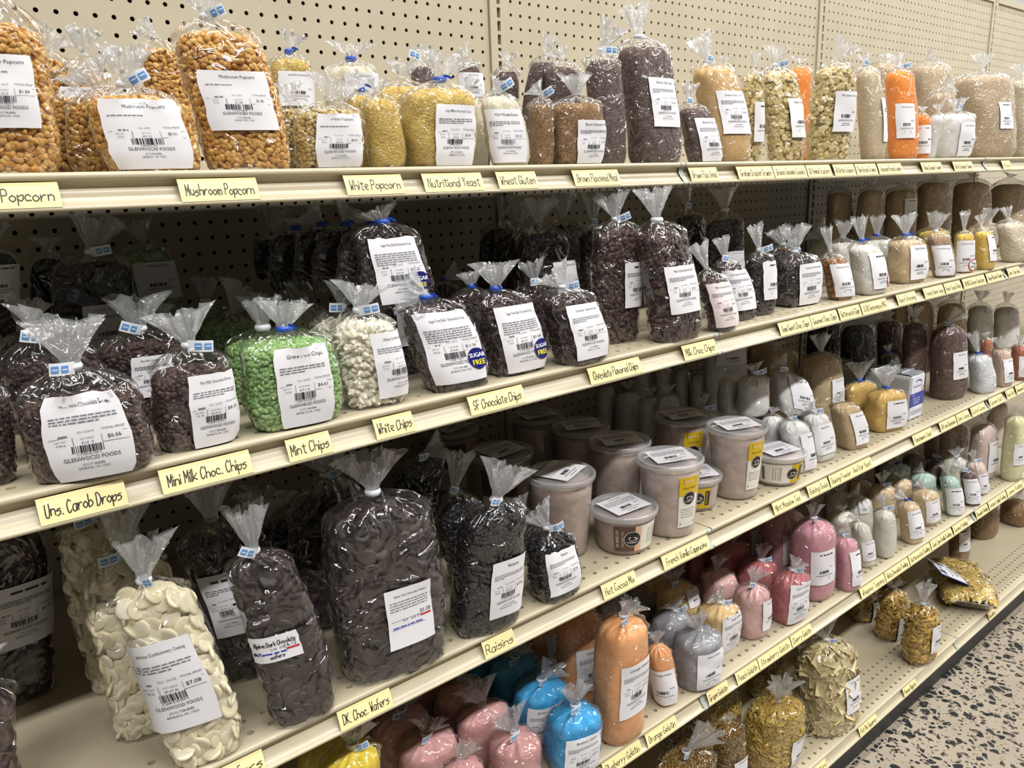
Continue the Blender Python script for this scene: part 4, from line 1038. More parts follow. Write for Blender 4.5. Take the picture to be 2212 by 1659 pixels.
    ('whitechip', 'front white confectionery chips bag beside the green chips', [-0.5874, -0.5289, 1.2301, 0.0763, 0.0534, 0.0916, 0.1141, -0.0093, 0.0026, 0.0056, -0.0016, 0.0279, 3.6, 0.06, 0.03, 0.35, -12.0, 0.0], [0.0302, 0.0498, 0.062, 0.0774], {'t': ('White Confectionery Drops', '$4.80'), 'tape': 'r'}),
    ('whitechip', 'white chips bag with taped neck right behind the front white chips', [-0.5836, -0.4201, 1.2301, 0.074, 0.0418, 0.0792, 0.1053, 0.0135, -0.0047, 0.009, -0.0031, 0.0217, 2.8, 0.06, 0.03, 0.35, -6.0, 0.0], None, {'tape': 'l'}),
    ('whitechip', 'white chips bag with splayed neck, third back in its file', [-0.5708, -0.3367, 1.2301, 0.052, 0.0286, 0.0856, 0.1056, -0.0074, 0.0024, -0.0102, 0.0033, 0.0276, 2.8, 0.06, 0.03, 0.35, -6.0, 0.0], None, {'tape': 'l'}),
    ('whitechip', 'shaded white chips bag at the back with a pale flared neck', [-0.5543, -0.2174, 1.2301, 0.0543, 0.0271, 0.0729, 0.1073, 0.0003, -0.0001, -0.0056, 0.0016, 0.0275, 2.8, 0.06, 0.03, 0.35, -6.0, 0.0], None, {'tape': 'n', 'far': 1}),
    ('darkdrop', 'sugar free dark drops bag stacked on top with a $11.23 label', [-0.5148, -0.4848, 1.3351, 0.0974, 0.0256, 0.0856, 0.1056, -0.0145, 0.0086, -0.0046, 0.0027, 0.0168, 2.8, 0.06, 0.03, 0.55, 0.0, 0.0], [-0.0019, 0.0461, 0.0681, 0.0803], {'t': ('Sugar Free Dark Chocolate Drops', '$11.23'), 'tie': 'b', 'sf': 1}),
    ('darkdrop', 'dark drops bag stacked behind the $11.23 bag, first in its file', [-0.5382, -0.4407, 1.3553, 0.0822, 0.0206, 0.0628, 0.0828, 0.0126, -0.0051, -0.0021, 0.0008, 0.0137, 2.8, 0.06, 0.03, 0.55, -6.0, 0.0], None, {'tie': 'b'}),
    ('darkdrop', 'dark drops bag stacked behind the $11.23 bag, second in its file', [-0.549, -0.391, 1.3524, 0.0803, 0.0201, 0.0652, 0.0852, 0.0113, -0.0042, 0.0111, -0.0041, 0.0189, 2.8, 0.06, 0.03, 0.55, -6.0, 0.0], None, {'tie': 'b'}),
    ('darkdrop', 'dark drops bag stacked behind the $11.23 bag, third in its file', [-0.5576, -0.3419, 1.349, 0.0727, 0.0182, 0.0678, 0.0878, 0.0097, -0.0033, -0.0168, 0.0057, 0.0195, 2.8, 0.06, 0.03, 0.55, -6.0, 0.0], None, {'tie': 'b'}),
    ('darkdrop', 'dark drops bag stacked behind the $11.23 bag, fourth in its file', [-0.5694, -0.2914, 1.3466, 0.0768, 0.0192, 0.0656, 0.0856, 0.0068, -0.0021, 0.0014, -0.0004, 0.012, 2.8, 0.06, 0.03, 0.55, -6.0, 0.0], None, {'tie': 'b'}),
    ('darkdrop', 'black shaded dark drops bag at the pegboard end of the stacked file', [-0.5314, -0.1304, 1.3489, 0.0708, 0.0212, 0.0534, 0.0734, 0.0011, -0.0003, 0.0044, -0.0012, 0.0376, 2.8, 0.06, 0.03, 0.4, -6.0, 0.0], None, {'tape': 'n', 'far': 1}),
    ('darkdrop', 'front sugar free dark drops bag with a $11.74 label and round sticker', [-0.4718, -0.5342, 1.2301, 0.0896, 0.0537, 0.0972, 0.1172, -0.028, 0.0149, -0.0219, 0.0117, 0.012, 3.6, 0.06, 0.03, 0.5, -6.0, 0.0], [-0.0036, 0.0559, 0.0752, 0.089], {'t': ('Sugar Free Dark Chocolate Drops', '$11.74'), 'tie': 'b', 'sf': 1, 'rl': 0.05}),
    ('darkdrop', 'dark drops bag mostly hidden behind the $11.74 bag', [-0.4746, -0.4226, 1.2301, 0.0737, 0.0368, 0.0832, 0.1032, 0.0009, -0.0005, 0.0051, -0.003, 0.012, 2.8, 0.06, 0.03, 0.4, 0.0, 0.0], [-0.0052, 0.0655, 0.0383, 0.0459], {'t': ('Sugar Free Dark Chocolate Drops', '$11.30'), 'tie': 'b'}),
    ('darkdrop', 'sugar free dark drops bag with a $11.84 label, second along', [-0.365, -0.5235, 1.2301, 0.0881, 0.0572, 0.0946, 0.1146, -0.0171, 0.0137, 0.0004, -0.0003, 0.0325, 3.6, 0.06, 0.03, 0.5, 0.0, 0.0], [0.0009, 0.0491, 0.0704, 0.0889], {'t': ('Sugar Free Dark Chocolate Drops', '$11.84'), 'tie': 'b', 'sf': 1}),
    ('darkdrop', 'dark drops bag with a blue-banded upright neck behind the $11.84 bag', [-0.3802, -0.4233, 1.2301, 0.0707, 0.0353, 0.09, 0.11, 0.014, -0.0077, -0.002, 0.0011, 0.0194, 2.8, 0.06, 0.03, 0.5, -6.0, 0.0], None, {'tie': 'b'}),
    ('darkdrop', 'dark drops bag with blue tie and slanted neck behind the $11.84 file', [-0.3394, -0.3298, 1.2301, 0.045, 0.0225, 0.0904, 0.1104, -0.0052, 0.0028, 0.0213, -0.0112, 0.012, 2.8, 0.06, 0.03, 0.5, -6.0, 0.0], None, {'tie': 'b'}),
    ('darkdrop', 'front chocolate flavored chips bag with label above its shelf tag', [-0.2598, -0.5461, 1.2301, 0.0896, 0.0538, 0.0876, 0.1076, -0.0178, 0.017, -0.0112, 0.0107, 0.0223, 3.6, 0.06, 0.03, 0.4, 0.0, 0.0], [0.0, 0.0461, 0.0627, 0.0765], {'t': ('Chocolate Flavored Chips', '$3.47'), 'tape': 'r'}),
    ('darkdrop', 'chocolate flavored chips bag with taped neck behind the front one', [-0.2435, -0.4362, 1.2301, 0.0794, 0.0397, 0.086, 0.106, -0.0045, 0.0031, -0.0042, 0.0029, 0.0283, 2.8, 0.06, 0.03, 0.4, -6.0, 0.0], None, {'tape': 'l'}),
    ('darkdrop', 'tall round-shouldered chocolate chips bag behind the front flavored chips', [-0.1684, -0.391, 1.2301, 0.106, 0.0434, 0.1635, 0.1881, -0.019, 0.017, 0.0024, -0.0021, 0.0366, 2.8, 0.06, 0.03, 0.3, 0.0, 0.0], [0.0223, 0.0943, 0.0594, 0.0639], {'t': ('Chocolate Flavored Chips', '$6.33'), 'tape': 'n'}),
    ('darkdrop', 'dark chips bag behind the tall round-shouldered bag', [-0.1308, -0.2515, 1.2301, 0.0973, 0.0389, 0.1564, 0.1822, 0.0022, -0.0014, 0.0071, -0.0047, 0.0414, 2.8, 0.06, 0.03, 0.4, -6.0, 0.0], None, {'tape': 'n', 'far': 1}),
    ('darkdrop', 'dark chips bag in deep shade near the pegboard, third in its file', [-0.1007, -0.1521, 1.2301, 0.0945, 0.0378, 0.1564, 0.1925, 0.0104, -0.0064, 0.0058, -0.0035, 0.0374, 2.8, 0.06, 0.03, 0.4, -6.0, 0.0], None, {'tape': 'n', 'far': 1}),
    ('darkdrop', 'tall dark chips bag behind the tall milk chocolate bags', [0.0271, -0.2115, 1.2301, 0.0977, 0.0391, 0.1627, 0.1827, -0.0066, 0.0049, -0.0013, 0.0009, 0.0459, 2.8, 0.06, 0.03, 0.4, -6.0, 0.0], None, {'tape': 'n', 'far': 1}),
    ('bigdrop', 'tall milk chocolate chips bag behind the tallest one, label edge showing', [-0.1273, -0.4885, 1.2301, 0.0816, 0.043, 0.1727, 0.1927, 0.0002, -0.0002, -0.0065, 0.0044, 0.0372, 3.0, 0.06, 0.03, 0.2, -12.0, 0.0], [0.0289, 0.0911, 0.0561, 0.0701], {'t': ('', ''), 'tape': 'r'}),
    ('bigdrop', 'tall chocolate chips bag with tape sticking out, second in its file', [-0.0686, -0.3995, 1.2301, 0.0715, 0.0429, 0.1635, 0.184, -0.0106, 0.0087, 0.0004, -0.0004, 0.0448, 2.8, 0.06, 0.03, 0.2, -6.0, 0.0], None, {'tape': 'l'}),
    ('bigdrop', 'tallest milk chocolate chips bag with a wide fan neck at the shelf joint', [-0.0478, -0.5442, 1.2301, 0.0961, 0.0576, 0.1656, 0.1884, -0.0209, 0.0242, -0.002, 0.0024, 0.0454, 3.2, 0.06, 0.03, 0.2, 0.0, 0.0], [-0.0038, 0.0822, 0.0672, 0.0731], {'t': ('Milk Chocolate Drops', '$7.21'), 'tie': 'w'}),
    ('bigdrop', 'small milk chocolate chips bag with pinkish label above the shelf joint', [0.0627, -0.5523, 1.2301, 0.0592, 0.0415, 0.0819, 0.1019, -0.022, 0.0174, -0.0082, 0.0113, 0.0403, 2.8, 0.06, 0.03, 0.15, 0.0, 0.0], [-0.005, 0.0449, 0.0551, 0.0733], {'t': ('Milk Chocolate Drops', '$3.44'), 'tape': 'n', 'pink': 1}),
    ('darkdrop', 'semi sweet chocolate bag with label leaning behind the small milk chips', [0.1671, -0.5163, 1.2301, 0.0655, 0.0393, 0.0898, 0.1099, -0.0275, 0.0165, -0.0052, 0.0062, 0.0348, 2.8, 0.06, 0.03, 0.4, -5.0, 0.0], [-0.0066, 0.0551, 0.0603, 0.0711], {'t': ('Semi Sweet Chocolate', '$3.60'), 'tape': 'l'}),
    ('bigdrop', 'tall dark chips bag with thin tall neck at the back', [0.3246, -0.3598, 1.2301, 0.0849, 0.0425, 0.1553, 0.1856, -0.0005, 0.0002, -0.0036, 0.0016, 0.0434, 2.8, 0.06, 0.03, 0.3, -30.0, 0.0], [0.0174, 0.0848, 0.0416, 0.0375], {'t': ('Semi Sweet Chocolate', '$6.20'), 'tie': 'w'}),
    ('bigdrop', 'shaded dark chips bag behind the tallest milk chocolate chips', [0.3158, -0.3015, 1.2301, 0.078, 0.039, 0.1651, 0.1939, -0.0157, 0.0163, -0.0071, 0.0074, 0.0362, 2.8, 0.06, 0.03, 0.3, -6.0, 0.0], None, {'tape': 'l'}),
    ('darkgrain', 'dark chocolate bag squeezed beside the gourmet chips', [0.234, -0.513, 1.2301, 0.0599, 0.036, 0.0984, 0.1184, -0.0052, 0.0052, -0.0072, 0.0071, 0.0426, 2.8, 0.06, 0.03, 0.4, -12.0, 0.0], [0.0165, 0.0636, 0.0559, 0.0698], {'t': ('', ''), 'tape': 'r'}),
    ('darkgrain', 'front gourmet chocolate chips bag with label', [0.3775, -0.4954, 1.2301, 0.1088, 0.0653, 0.0835, 0.1035, -0.0027, 0.0037, -0.0023, 0.0031, 0.047, 3.6, 0.06, 0.03, 0.4, -5.0, 0.0], [0.0038, 0.0427, 0.0707, 0.0787], {'t': ('Gourmet Chocolate', '$4.02'), 'tape': 'l'}),
    ('darkgrain', 'gourmet chips bag with taped neck behind the front one', [0.3961, -0.4342, 1.2301, 0.1012, 0.0446, 0.0932, 0.1132, 0.0088, -0.011, -0.0086, 0.0108, 0.032, 2.8, 0.06, 0.03, 0.4, -6.0, 0.0], None, {'tape': 'r'}),
    ('butterscotch', 'butterscotch chips bag with speckled orange contents', [0.488, -0.5294, 1.2301, 0.0528, 0.0422, 0.0741, 0.0961, -0.0173, 0.0177, -0.0065, 0.0083, 0.0473, 2.8, 0.06, 0.03, 0.4, -10.0, 0.0], [-0.004, 0.0404, 0.0523, 0.0652], {'t': ('Butterscotch Drops', '$3.71'), 'tape': 'n'}),
    ('butterscotch', 'butterscotch bag peeking over the gourmet chips', [0.5348, -0.3626, 1.2301, 0.0736, 0.0368, 0.0893, 0.1093, -0.009, 0.0093, -0.0004, 0.0005, 0.012, 2.8, 0.06, 0.03, 0.4, -12.0, 0.0], None, {'tape': 'n'}),
    ('whiteflake', 'white seasoning bag with blue tie and red-ringed sticker', [0.5916, -0.5391, 1.2301, 0.0728, 0.0509, 0.0915, 0.1115, -0.0149, 0.0188, -0.0049, 0.0062, 0.0465, 2.8, 0.06, 0.03, 0.5, -12.0, 0.0], [0.0092, 0.0496, 0.0591, 0.0739], {'t': ('', '$3.20'), 'tie': 'b', 'ms': 1}),
    ('whiteflake', 'white seasoning bag behind the butterscotch chips', [0.6869, -0.4349, 1.2301, 0.087, 0.0522, 0.0872, 0.1072, -0.0092, 0.011, 0.0026, -0.0031, 0.0361, 2.8, 0.06, 0.03, 0.4, -12.0, 0.0], None, {'tape': 'n'}),
    ('whiteflake', 'white seasoning bag further back behind the butterscotch chips', [0.7883, -0.3297, 1.2301, 0.1042, 0.0625, 0.0759, 0.0959, -0.006, 0.0068, -0.0174, 0.0199, 0.0222, 2.8, 0.06, 0.03, 0.4, -12.0, 0.0], None, {'tape': 'n'}),
    ('whiteflake', 'white powder bag with blue tie between the seasoning and ranch bags', [0.8428, -0.4452, 1.2301, 0.0862, 0.0517, 0.0833, 0.1033, -0.0143, 0.0186, -0.0009, 0.0012, 0.0427, 2.8, 0.06, 0.03, 0.4, -12.0, 0.0], None, {'tie': 'b'}),
    ('tanpowder', 'ranch dressing bag with tan powder and blue tie', [0.8113, -0.5138, 1.2301, 0.0904, 0.0542, 0.0877, 0.1077, -0.0063, 0.0086, -0.0022, 0.003, 0.0436, 4.0, 0.06, 0.03, 0.4, -12.0, 0.0], [0.0053, 0.047, 0.0613, 0.0766], {'t': ('Ranch Dressing', '$3.30'), 'tie': 'b'}),
    ('brownpowder', 'brown onion soup mix bag with bright label', [0.9435, -0.5398, 1.2301, 0.052, 0.0364, 0.0881, 0.1081, -0.0219, 0.0153, 0.0075, -0.0058, 0.0403, 4.0, 0.06, 0.03, 0.4, -30.0, 0.0], [-0.0091, 0.0411, 0.0463, 0.0699], {'t': ('French Onion Soup', '$3.05'), 'tie': 'w'}),
    ('yellowpowder', 'yellow soup base bag with NO MSG sticker', [1.0583, -0.5378, 1.2301, 0.045, 0.0315, 0.0839, 0.1039, -0.0063, 0.0051, -0.0022, 0.0018, 0.0424, 2.8, 0.06, 0.03, 0.5, -30.0, 0.0], [-0.0056, 0.0416, 0.0454, 0.0747], {'t': ('Chicken Soup Base', '$3.90'), 'tape': 'n', 'ms': 2}),
    ('yellowpowder', 'small yellow powder bag beside the NO MSG bag', [1.1515, -0.5531, 1.2301, 0.047, 0.0376, 0.0857, 0.1057, -0.0115, 0.0158, -0.0024, 0.0039, 0.0287, 2.8, 0.06, 0.03, 0.4, -12.0, 0.0], [0.0108, 0.0543, 0.047, 0.0641], {'t': ('', ''), 'tape': 'n'}),
    ('yellowpowder', 'yellow powder bag behind the onion soup mix', [1.1271, -0.4437, 1.2301, 0.0909, 0.0545, 0.0868, 0.1068, -0.0118, 0.0171, 0.0042, -0.006, 0.0322, 2.8, 0.06, 0.03, 0.4, -12.0, 0.0], None, {'tape': 'n'}),
    ('oats', 'pale flake bag at the far end of the second shelf', [1.3765, -0.5441, 1.2301, 0.0826, 0.0578, 0.0937, 0.1137, -0.0147, 0.0243, -0.0038, 0.0065, 0.0302, 2.8, 0.06, 0.03, 0.4, -12.0, 0.0], None, {'tape': 'n'}),
    ('oats', 'pale flake bag behind the small yellow powder bag', [1.407, -0.4466, 1.2301, 0.0814, 0.0488, 0.0816, 0.1016, 0.005, -0.008, -0.0001, 0.0001, 0.0362, 2.8, 0.06, 0.03, 0.4, -12.0, 0.0], None, {'tape': 'n'}),
    ('ricebag', 'first tall tan grain bag in the shaded back row', [1.042, -0.2218, 1.2301, 0.0868, 0.0437, 0.1887, 0.2137, -0.0077, 0.0091, -0.0005, 0.0006, 0.0124, 2.8, 0.06, 0.03, 0.4, -12.0, 0.0], None, {'tape': 'n', 'far': 1}),
    ('ricebag', 'second tall tan grain bag in the shaded back row', [1.0776, -0.2765, 1.2301, 0.0816, 0.049, 0.1945, 0.2145, 0.003, -0.0037, -0.003, 0.0037, 0.012, 2.8, 0.06, 0.03, 0.4, -12.0, 0.0], None, {'tape': 'n'}),
    ('ricebag', 'tall tan grain bag with a grey label in the shaded back row', [1.198, -0.3099, 1.2301, 0.1036, 0.0622, 0.1902, 0.2102, -0.0031, 0.0053, 0.0004, -0.0008, 0.012, 2.8, 0.06, 0.03, 0.4, -5.0, 0.0], [-0.0031, 0.1453, 0.058, 0.0629], {'t': ('', '$4.10'), 'tape': 'n'}),
    ('ricebag', 'fourth tall grain bag in the shaded back row', [1.365, -0.3273, 1.2301, 0.1123, 0.0674, 0.2064, 0.2255, -0.0068, 0.0097, 0.0018, -0.0026, 0.0087, 2.8, 0.06, 0.03, 0.4, -12.0, 0.0], None, {'tape': 'n'}),
    ('ricebag', 'fifth tall grain bag in the shaded back row', [1.5969, -0.342, 1.2301, 0.13, 0.078, 0.1998, 0.223, -0.0084, 0.0131, 0.0018, -0.0027, 0.0108, 2.8, 0.06, 0.03, 0.4, -12.0, 0.0], None, {'tape': 'n'}),
    ('ricebag', 'last tall grain bag in the shaded back row', [1.8582, -0.3579, 1.2301, 0.1437, 0.0862, 0.1824, 0.2171, -0.0098, 0.0165, 0.0017, -0.0028, 0.012, 2.8, 0.06, 0.03, 0.4, -12.0, 0.0], None, {'tape': 'n'}),
    ('bwafer', 'dark wafer bag with a big label beside the bare shelf deck', [-1.0028, -0.2741, 0.8758, 0.1197, 0.0479, 0.2134, 0.2624, 0.0308, 0.0024, 0.0056, 0.0004, 0.0324, 2.8, 0.06, 0.03, 0.4, -5.0, 0.0], [0.0335, 0.1198, 0.0718, 0.0785], {'t': ('', '$6.40'), 'tape': 'n', 'lrot': 0}),
    ('bwafer', 'brown bag corner at the bottom edge beside the white wafers', [-1.0515, -0.5032, 0.8758, 0.0827, 0.0496, 0.1326, 0.1618, 0.0244, 0.0037, 0.002, 0.0003, 0.0262, 2.8, 0.06, 0.03, 0.3, -6.0, 0.0], None, {'tape': 'n'}),
    ('wwafer', 'front white confectionery wafers bag with a tilted $7.08 label', [-0.8372, -0.5413, 0.8758, 0.0796, 0.0398, 0.2034, 0.2252, -0.0335, 0.0003, 0.005, -0.0, 0.0467, 3.0, 0.06, 0.03, 0.45, -12.0, 0.0], [-0.0127, 0.1101, 0.0669, 0.1074], {'t': ('White Confectionery Coating', '$7.08'), 'tie': 't', 'lrot': 2}),
    ('wwafer', 'white wafers bag with crumpled neck right behind the front one', [-0.8662, -0.4547, 0.8758, 0.0914, 0.0365, 0.2073, 0.2273, -0.0097, 0.0006, 0.0113, -0.0007, 0.0531, 2.8, 0.06, 0.03, 0.45, -6.0, 0.0], None, {'tape': 'l'}),
    ('wwafer', 'white wafers bag in shade, third back in its file', [-0.8689, -0.3388, 0.8758, 0.0958, 0.0383, 0.2144, 0.2344, -0.0084, 0.0003, 0.0032, -0.0001, 0.0187, 2.8, 0.06, 0.03, 0.45, -6.0, 0.0], None, {'tape': 'l'}),
    ('dwafer', 'dark wafers bag with a small handwritten price sticker', [-0.7253, -0.5483, 0.8758, 0.0789, 0.0434, 0.197, 0.2201, -0.0332, 0.0081, -0.0019, 0.0004, 0.0523, 3.0, 0.06, 0.03, 0.5, -8.0, 0.0], [-0.0158, 0.1103, 0.0521, 0.032], {'t': ('', ''), 'tape': 'l', 'hand': 1, 'lrot': 0}),
    ('dwafer', 'dark wafers bag behind the handwritten sticker bag', [-0.7295, -0.4263, 0.8758, 0.1087, 0.0435, 0.1828, 0.2192, -0.0354, 0.0046, 0.0003, -0.0, 0.0466, 2.8, 0.06, 0.03, 0.4, -10.0, 0.0], [-0.0223, 0.1152, 0.0402, 0.0851], {'t': ('', ''), 'tape': 'n'}),
    ('dwafer', 'dark wafers bag with wide fan neck behind the handwritten sticker bag', [-0.6616, -0.3262, 0.8758, 0.1247, 0.0436, 0.1341, 0.1616, -0.0066, 0.0015, 0.0094, -0.0022, 0.0375, 2.8, 0.06, 0.03, 0.4, -6.0, 0.0], None, {'tape': 'n'}),
    ('dwafer', 'largest dark wafers bag with a $20.28 label', [-0.5901, -0.5293, 0.8758, 0.1481, 0.0815, 0.2084, 0.2417, -0.0093, 0.0037, 0.0008, -0.0003, 0.0477, 3.0, 0.06, 0.03, 0.5, -6.0, 0.0], [0.0104, 0.0869, 0.0622, 0.0801], {'t': ('Alpine Dark Chocolate Wafers', '$20.28'), 'tie': 'w', 'alp': 1}),
    ('dwafer', 'dark wafers bag with taped neck behind the largest wafers bag', [-0.6129, -0.3857, 0.8758, 0.1117, 0.0447, 0.1753, 0.2284, 0.015, -0.0046, -0.0013, 0.0004, 0.0319, 2.8, 0.06, 0.03, 0.3, -6.0, 0.0], None, {'tape': 'r'}),
    ('raisin', 'tall raisins bag with label above the Raisins tag', [-0.4475, -0.5392, 0.8758, 0.0993, 0.0616, 0.1635, 0.1899, 0.0196, -0.0102, 0.0177, -0.0092, 0.0448, 3.0, 0.06, 0.03, 0.45, -8.0, 0.0], [0.0174, 0.0683, 0.0586, 0.0844], {'t': ('Raisins', '$7.56'), 'tape': 'l'}),
    ('raisin', 'raisins bag with taped neck behind the tall raisins bag', [-0.3935, -0.4345, 0.8758, 0.0785, 0.0471, 0.1212, 0.1612, -0.0185, 0.0101, 0.0092, -0.005, 0.0542, 2.8, 0.06, 0.03, 0.4, -6.0, 0.0], None, {'tape': 'l'}),
    ('raisin', 'black glossy raisins bag slumped behind the other raisins', [-0.4418, -0.3168, 0.8758, 0.085, 0.0425, 0.1748, 0.1948, 0.0357, -0.0178, 0.0286, -0.0123, 0.012, 2.8, 0.06, 0.03, 0.4, -6.0, 0.0], None, {'tape': 'l'}),
    ('raisin', 'small raisins bag with label beside the tall cocoa tub', [-0.3148, -0.5398, 0.8758, 0.0804, 0.0603, 0.0815, 0.1086, -0.008, 0.007, -0.0116, 0.0102, 0.0272, 3.2, 0.06, 0.03, 0.6, 0.0, 0.0], [-0.004, 0.0487, 0.0579, 0.0676], {'t': ('Raisins', '$3.28'), 'tape': 'r'}),
    ('raisin', 'small raisins bag behind the small labelled raisins bag', [-0.2883, -0.425, 0.8758, 0.0517, 0.0461, 0.0571, 0.0969, 0.0059, -0.0038, -0.0042, 0.0027, 0.0163, 2.8, 0.06, 0.03, 0.5, -6.0, 0.0], None, {'tape': 'n'}),
    ('whitepowder', 'first shaded white cylinder bag beside the pegboard, lower row', [0.2039, -0.1378, 0.8758, 0.045, 0.0405, 0.1347, 0.1586, 0.0005, -0.0004, 0.0001, -0.0001, 0.0165, 2.2, 0.06, 0.03, 0.6, -6.0, 0.0], None, {'tape': 'n', 'far': 1}),
    ('whitepowder', 'second shaded white cylinder bag, lower row', [0.2211, -0.1912, 0.8758, 0.0595, 0.0536, 0.1304, 0.154, -0.0, 0.0, -0.0, 0.0, 0.0162, 2.2, 0.06, 0.03, 0.6, -6.0, 0.0], None, {'tape': 'n', 'far': 1}),
    ('whitepowder', 'third shaded white cylinder bag, lower row', [0.2186, -0.2616, 0.8758, 0.0586, 0.0527, 0.1304, 0.1532, -0.0008, 0.0008, -0.0001, 0.0001, 0.0157, 2.2, 0.06, 0.03, 0.6, -6.0, 0.0], None, {'tape': 'n', 'far': 1}),
    ('whitepowder', 'fourth white cylinder bag, lower row', [0.2229, -0.3075, 0.8758, 0.0618, 0.0302, 0.1446, 0.1668, -0.0013, 0.0013, -0.0002, 0.0002, 0.0153, 2.2, 0.06, 0.03, 0.6, -6.0, 0.0], None, {'tape': 'n'}),
    ('whitepowder', 'first white bag of the taller rear row', [0.3703, -0.0943, 0.8758, 0.0592, 0.0474, 0.1491, 0.1726, -0.0004, 0.0004, -0.0, 0.0, 0.0137, 2.2, 0.06, 0.03, 0.6, -6.0, 0.0], None, {'tape': 'n', 'far': 1}),
    ('whitepowder', 'second white bag of the taller rear row', [0.4031, -0.1406, 0.8758, 0.045, 0.0331, 0.1474, 0.1704, -0.0045, 0.0035, -0.0001, 0.0001, 0.0136, 2.2, 0.06, 0.03, 0.6, -12.0, 0.0], None, {'tape': 'n', 'far': 1}),
    ('whitepowder', 'third white bag of the taller rear row', [0.4337, -0.1771, 0.8758, 0.045, 0.0306, 0.1403, 0.1633, -0.0048, 0.004, -0.0002, 0.0002, 0.0135, 2.2, 0.06, 0.03, 0.6, -12.0, 0.0], None, {'tape': 'n', 'far': 1}),
    ('whitepowder', 'fourth white bag of the taller rear row', [0.4545, -0.2161, 0.8758, 0.0605, 0.0364, 0.1357, 0.1587, -0.0022, 0.0019, -0.0002, 0.0002, 0.0134, 2.2, 0.06, 0.03, 0.6, -12.0, 0.0], None, {'tape': 'n', 'far': 1}),
    ('whitepowder', 'upright white powder bag with a shaded label at the back', [0.4868, -0.267, 0.8758, 0.1048, 0.0419, 0.2205, 0.2405, -0.0126, 0.0058, -0.0003, 0.0001, 0.012, 2.8, 0.06, 0.03, 0.4, -30.0, 0.0], [0.0115, 0.1992, 0.0839, 0.0408], {'t': ('Baking Powder', '$2.30'), 'tape': 'n', 'far': 1}),
    ('whitepowder', 'white powder bag stacked beside the bright upright one', [0.3474, -0.3675, 0.9839, 0.0464, 0.0409, 0.0633, 0.084, -0.0007, 0.0008, 0.0019, -0.0022, 0.012, 2.4, 0.06, 0.03, 0.6, -6.0, 0.0], None, {'tape': 'n'}),
    ('whitepowder', 'bright white round bag stacked on the lower white bags', [0.3601, -0.4201, 0.9886, 0.0745, 0.0558, 0.0683, 0.092, 0.0002, -0.0002, -0.0014, 0.0017, 0.0168, 2.3, 0.06, 0.03, 0.6, -6.0, 0.0], None, {'tape': 'r'}),
    ('whitepowder', 'white powder bag lying tilted on top of the white stack', [0.469, -0.4506, 0.9723, 0.0861, 0.0481, 0.0695, 0.0895, -0.0395, 0.0237, -0.0167, 0.0093, 0.012, 3.6, 0.06, 0.03, 0.6, -30.0, 16.0], [0.0165, 0.0485, 0.0649, 0.0637], {'t': ('Baking Powder', '$2.52'), 'tape': 'l'}),
    ('whitepowder', 'white powder bag behind the cappuccino tubs', [0.2854, -0.3802, 0.8758, 0.0621, 0.0555, 0.1135, 0.134, -0.0156, 0.0172, -0.0047, 0.0052, 0.0238, 2.6, 0.06, 0.03, 0.6, -6.0, 0.0], None, {'tape': 'r'}),
    ('whitepowder', 'white powder bag under the tilted one', [0.3975, -0.4461, 0.8758, 0.049, 0.0438, 0.0925, 0.1125, -0.0013, 0.0014, 0.0019, -0.0019, 0.012, 2.8, 0.06, 0.03, 0.6, -12.0, 0.0], None, {'tape': 'n'}),
    ('whitepowder', 'front baking soda bag with pleated top and label', [0.4054, -0.5109, 0.8758, 0.0636, 0.0506, 0.0915, 0.113, -0.0162, 0.0177, -0.0005, 0.0006, 0.0152, 2.8, 0.06, 0.03, 0.7, -12.0, 0.0], [0.0177, 0.0461, 0.0607, 0.0758], {'t': ('Baking Soda', '$1.60'), 'tie': 't'}),
    ('whitepowder', 'baking powder bag with a wide label beside the baking soda', [0.4946, -0.5089, 0.8758, 0.0635, 0.0381, 0.0908, 0.1108, -0.0184, 0.016, -0.0054, 0.0081, 0.012, 4.0, 0.06, 0.03, 0.6, -5.0, 0.0], [-0.0044, 0.0519, 0.0597, 0.0645], {'t': ('Baking Powder', '$2.47'), 'tape': 'r'}),
    ('tanpowder', 'tall tan yeast bag with open fan neck behind the short tan bag', [0.6584, -0.4133, 0.8758, 0.1157, 0.0694, 0.1757, 0.2, -0.007, 0.0105, -0.0013, 0.0019, 0.0391, 2.8, 0.06, 0.03, 0.6, -5.0, 0.0], [0.0122, 0.1107, 0.0498, 0.0566], {'t': ('Red Star Yeast', '$5.10'), 'tape': 'n'}),
    ('tanpowder', 'tan yeast bag behind the tall tan bag', [0.6117, -0.3388, 0.8758, 0.0973, 0.0584, 0.1875, 0.2075, -0.0128, 0.0135, -0.0005, 0.0005, 0.012, 2.8, 0.06, 0.03, 0.6, -12.0, 0.0], None, {'tape': 'n'}),
    ('tanpowder', 'shaded tan yeast bag at the back of the yeast file', [0.6732, -0.2452, 0.8758, 0.0912, 0.0456, 0.1801, 0.2002, -0.0098, 0.0098, -0.0002, 0.0002, 0.012, 2.8, 0.06, 0.03, 0.6, -12.0, 0.0], None, {'tape': 'n', 'far': 1}),
    ('tanpowder', 'short tan yeast bag with label above the Red Star Yeast tag', [0.6168, -0.5135, 0.8758, 0.069, 0.0483, 0.0881, 0.1081, -0.0214, 0.0203, -0.0053, 0.0066, 0.012, 4.0, 0.06, 0.03, 0.6, -12.0, 0.0], [0.0111, 0.0485, 0.0566, 0.0708], {'t': ('Red Star Yeast', '$2.60'), 'tape': 'n'}),
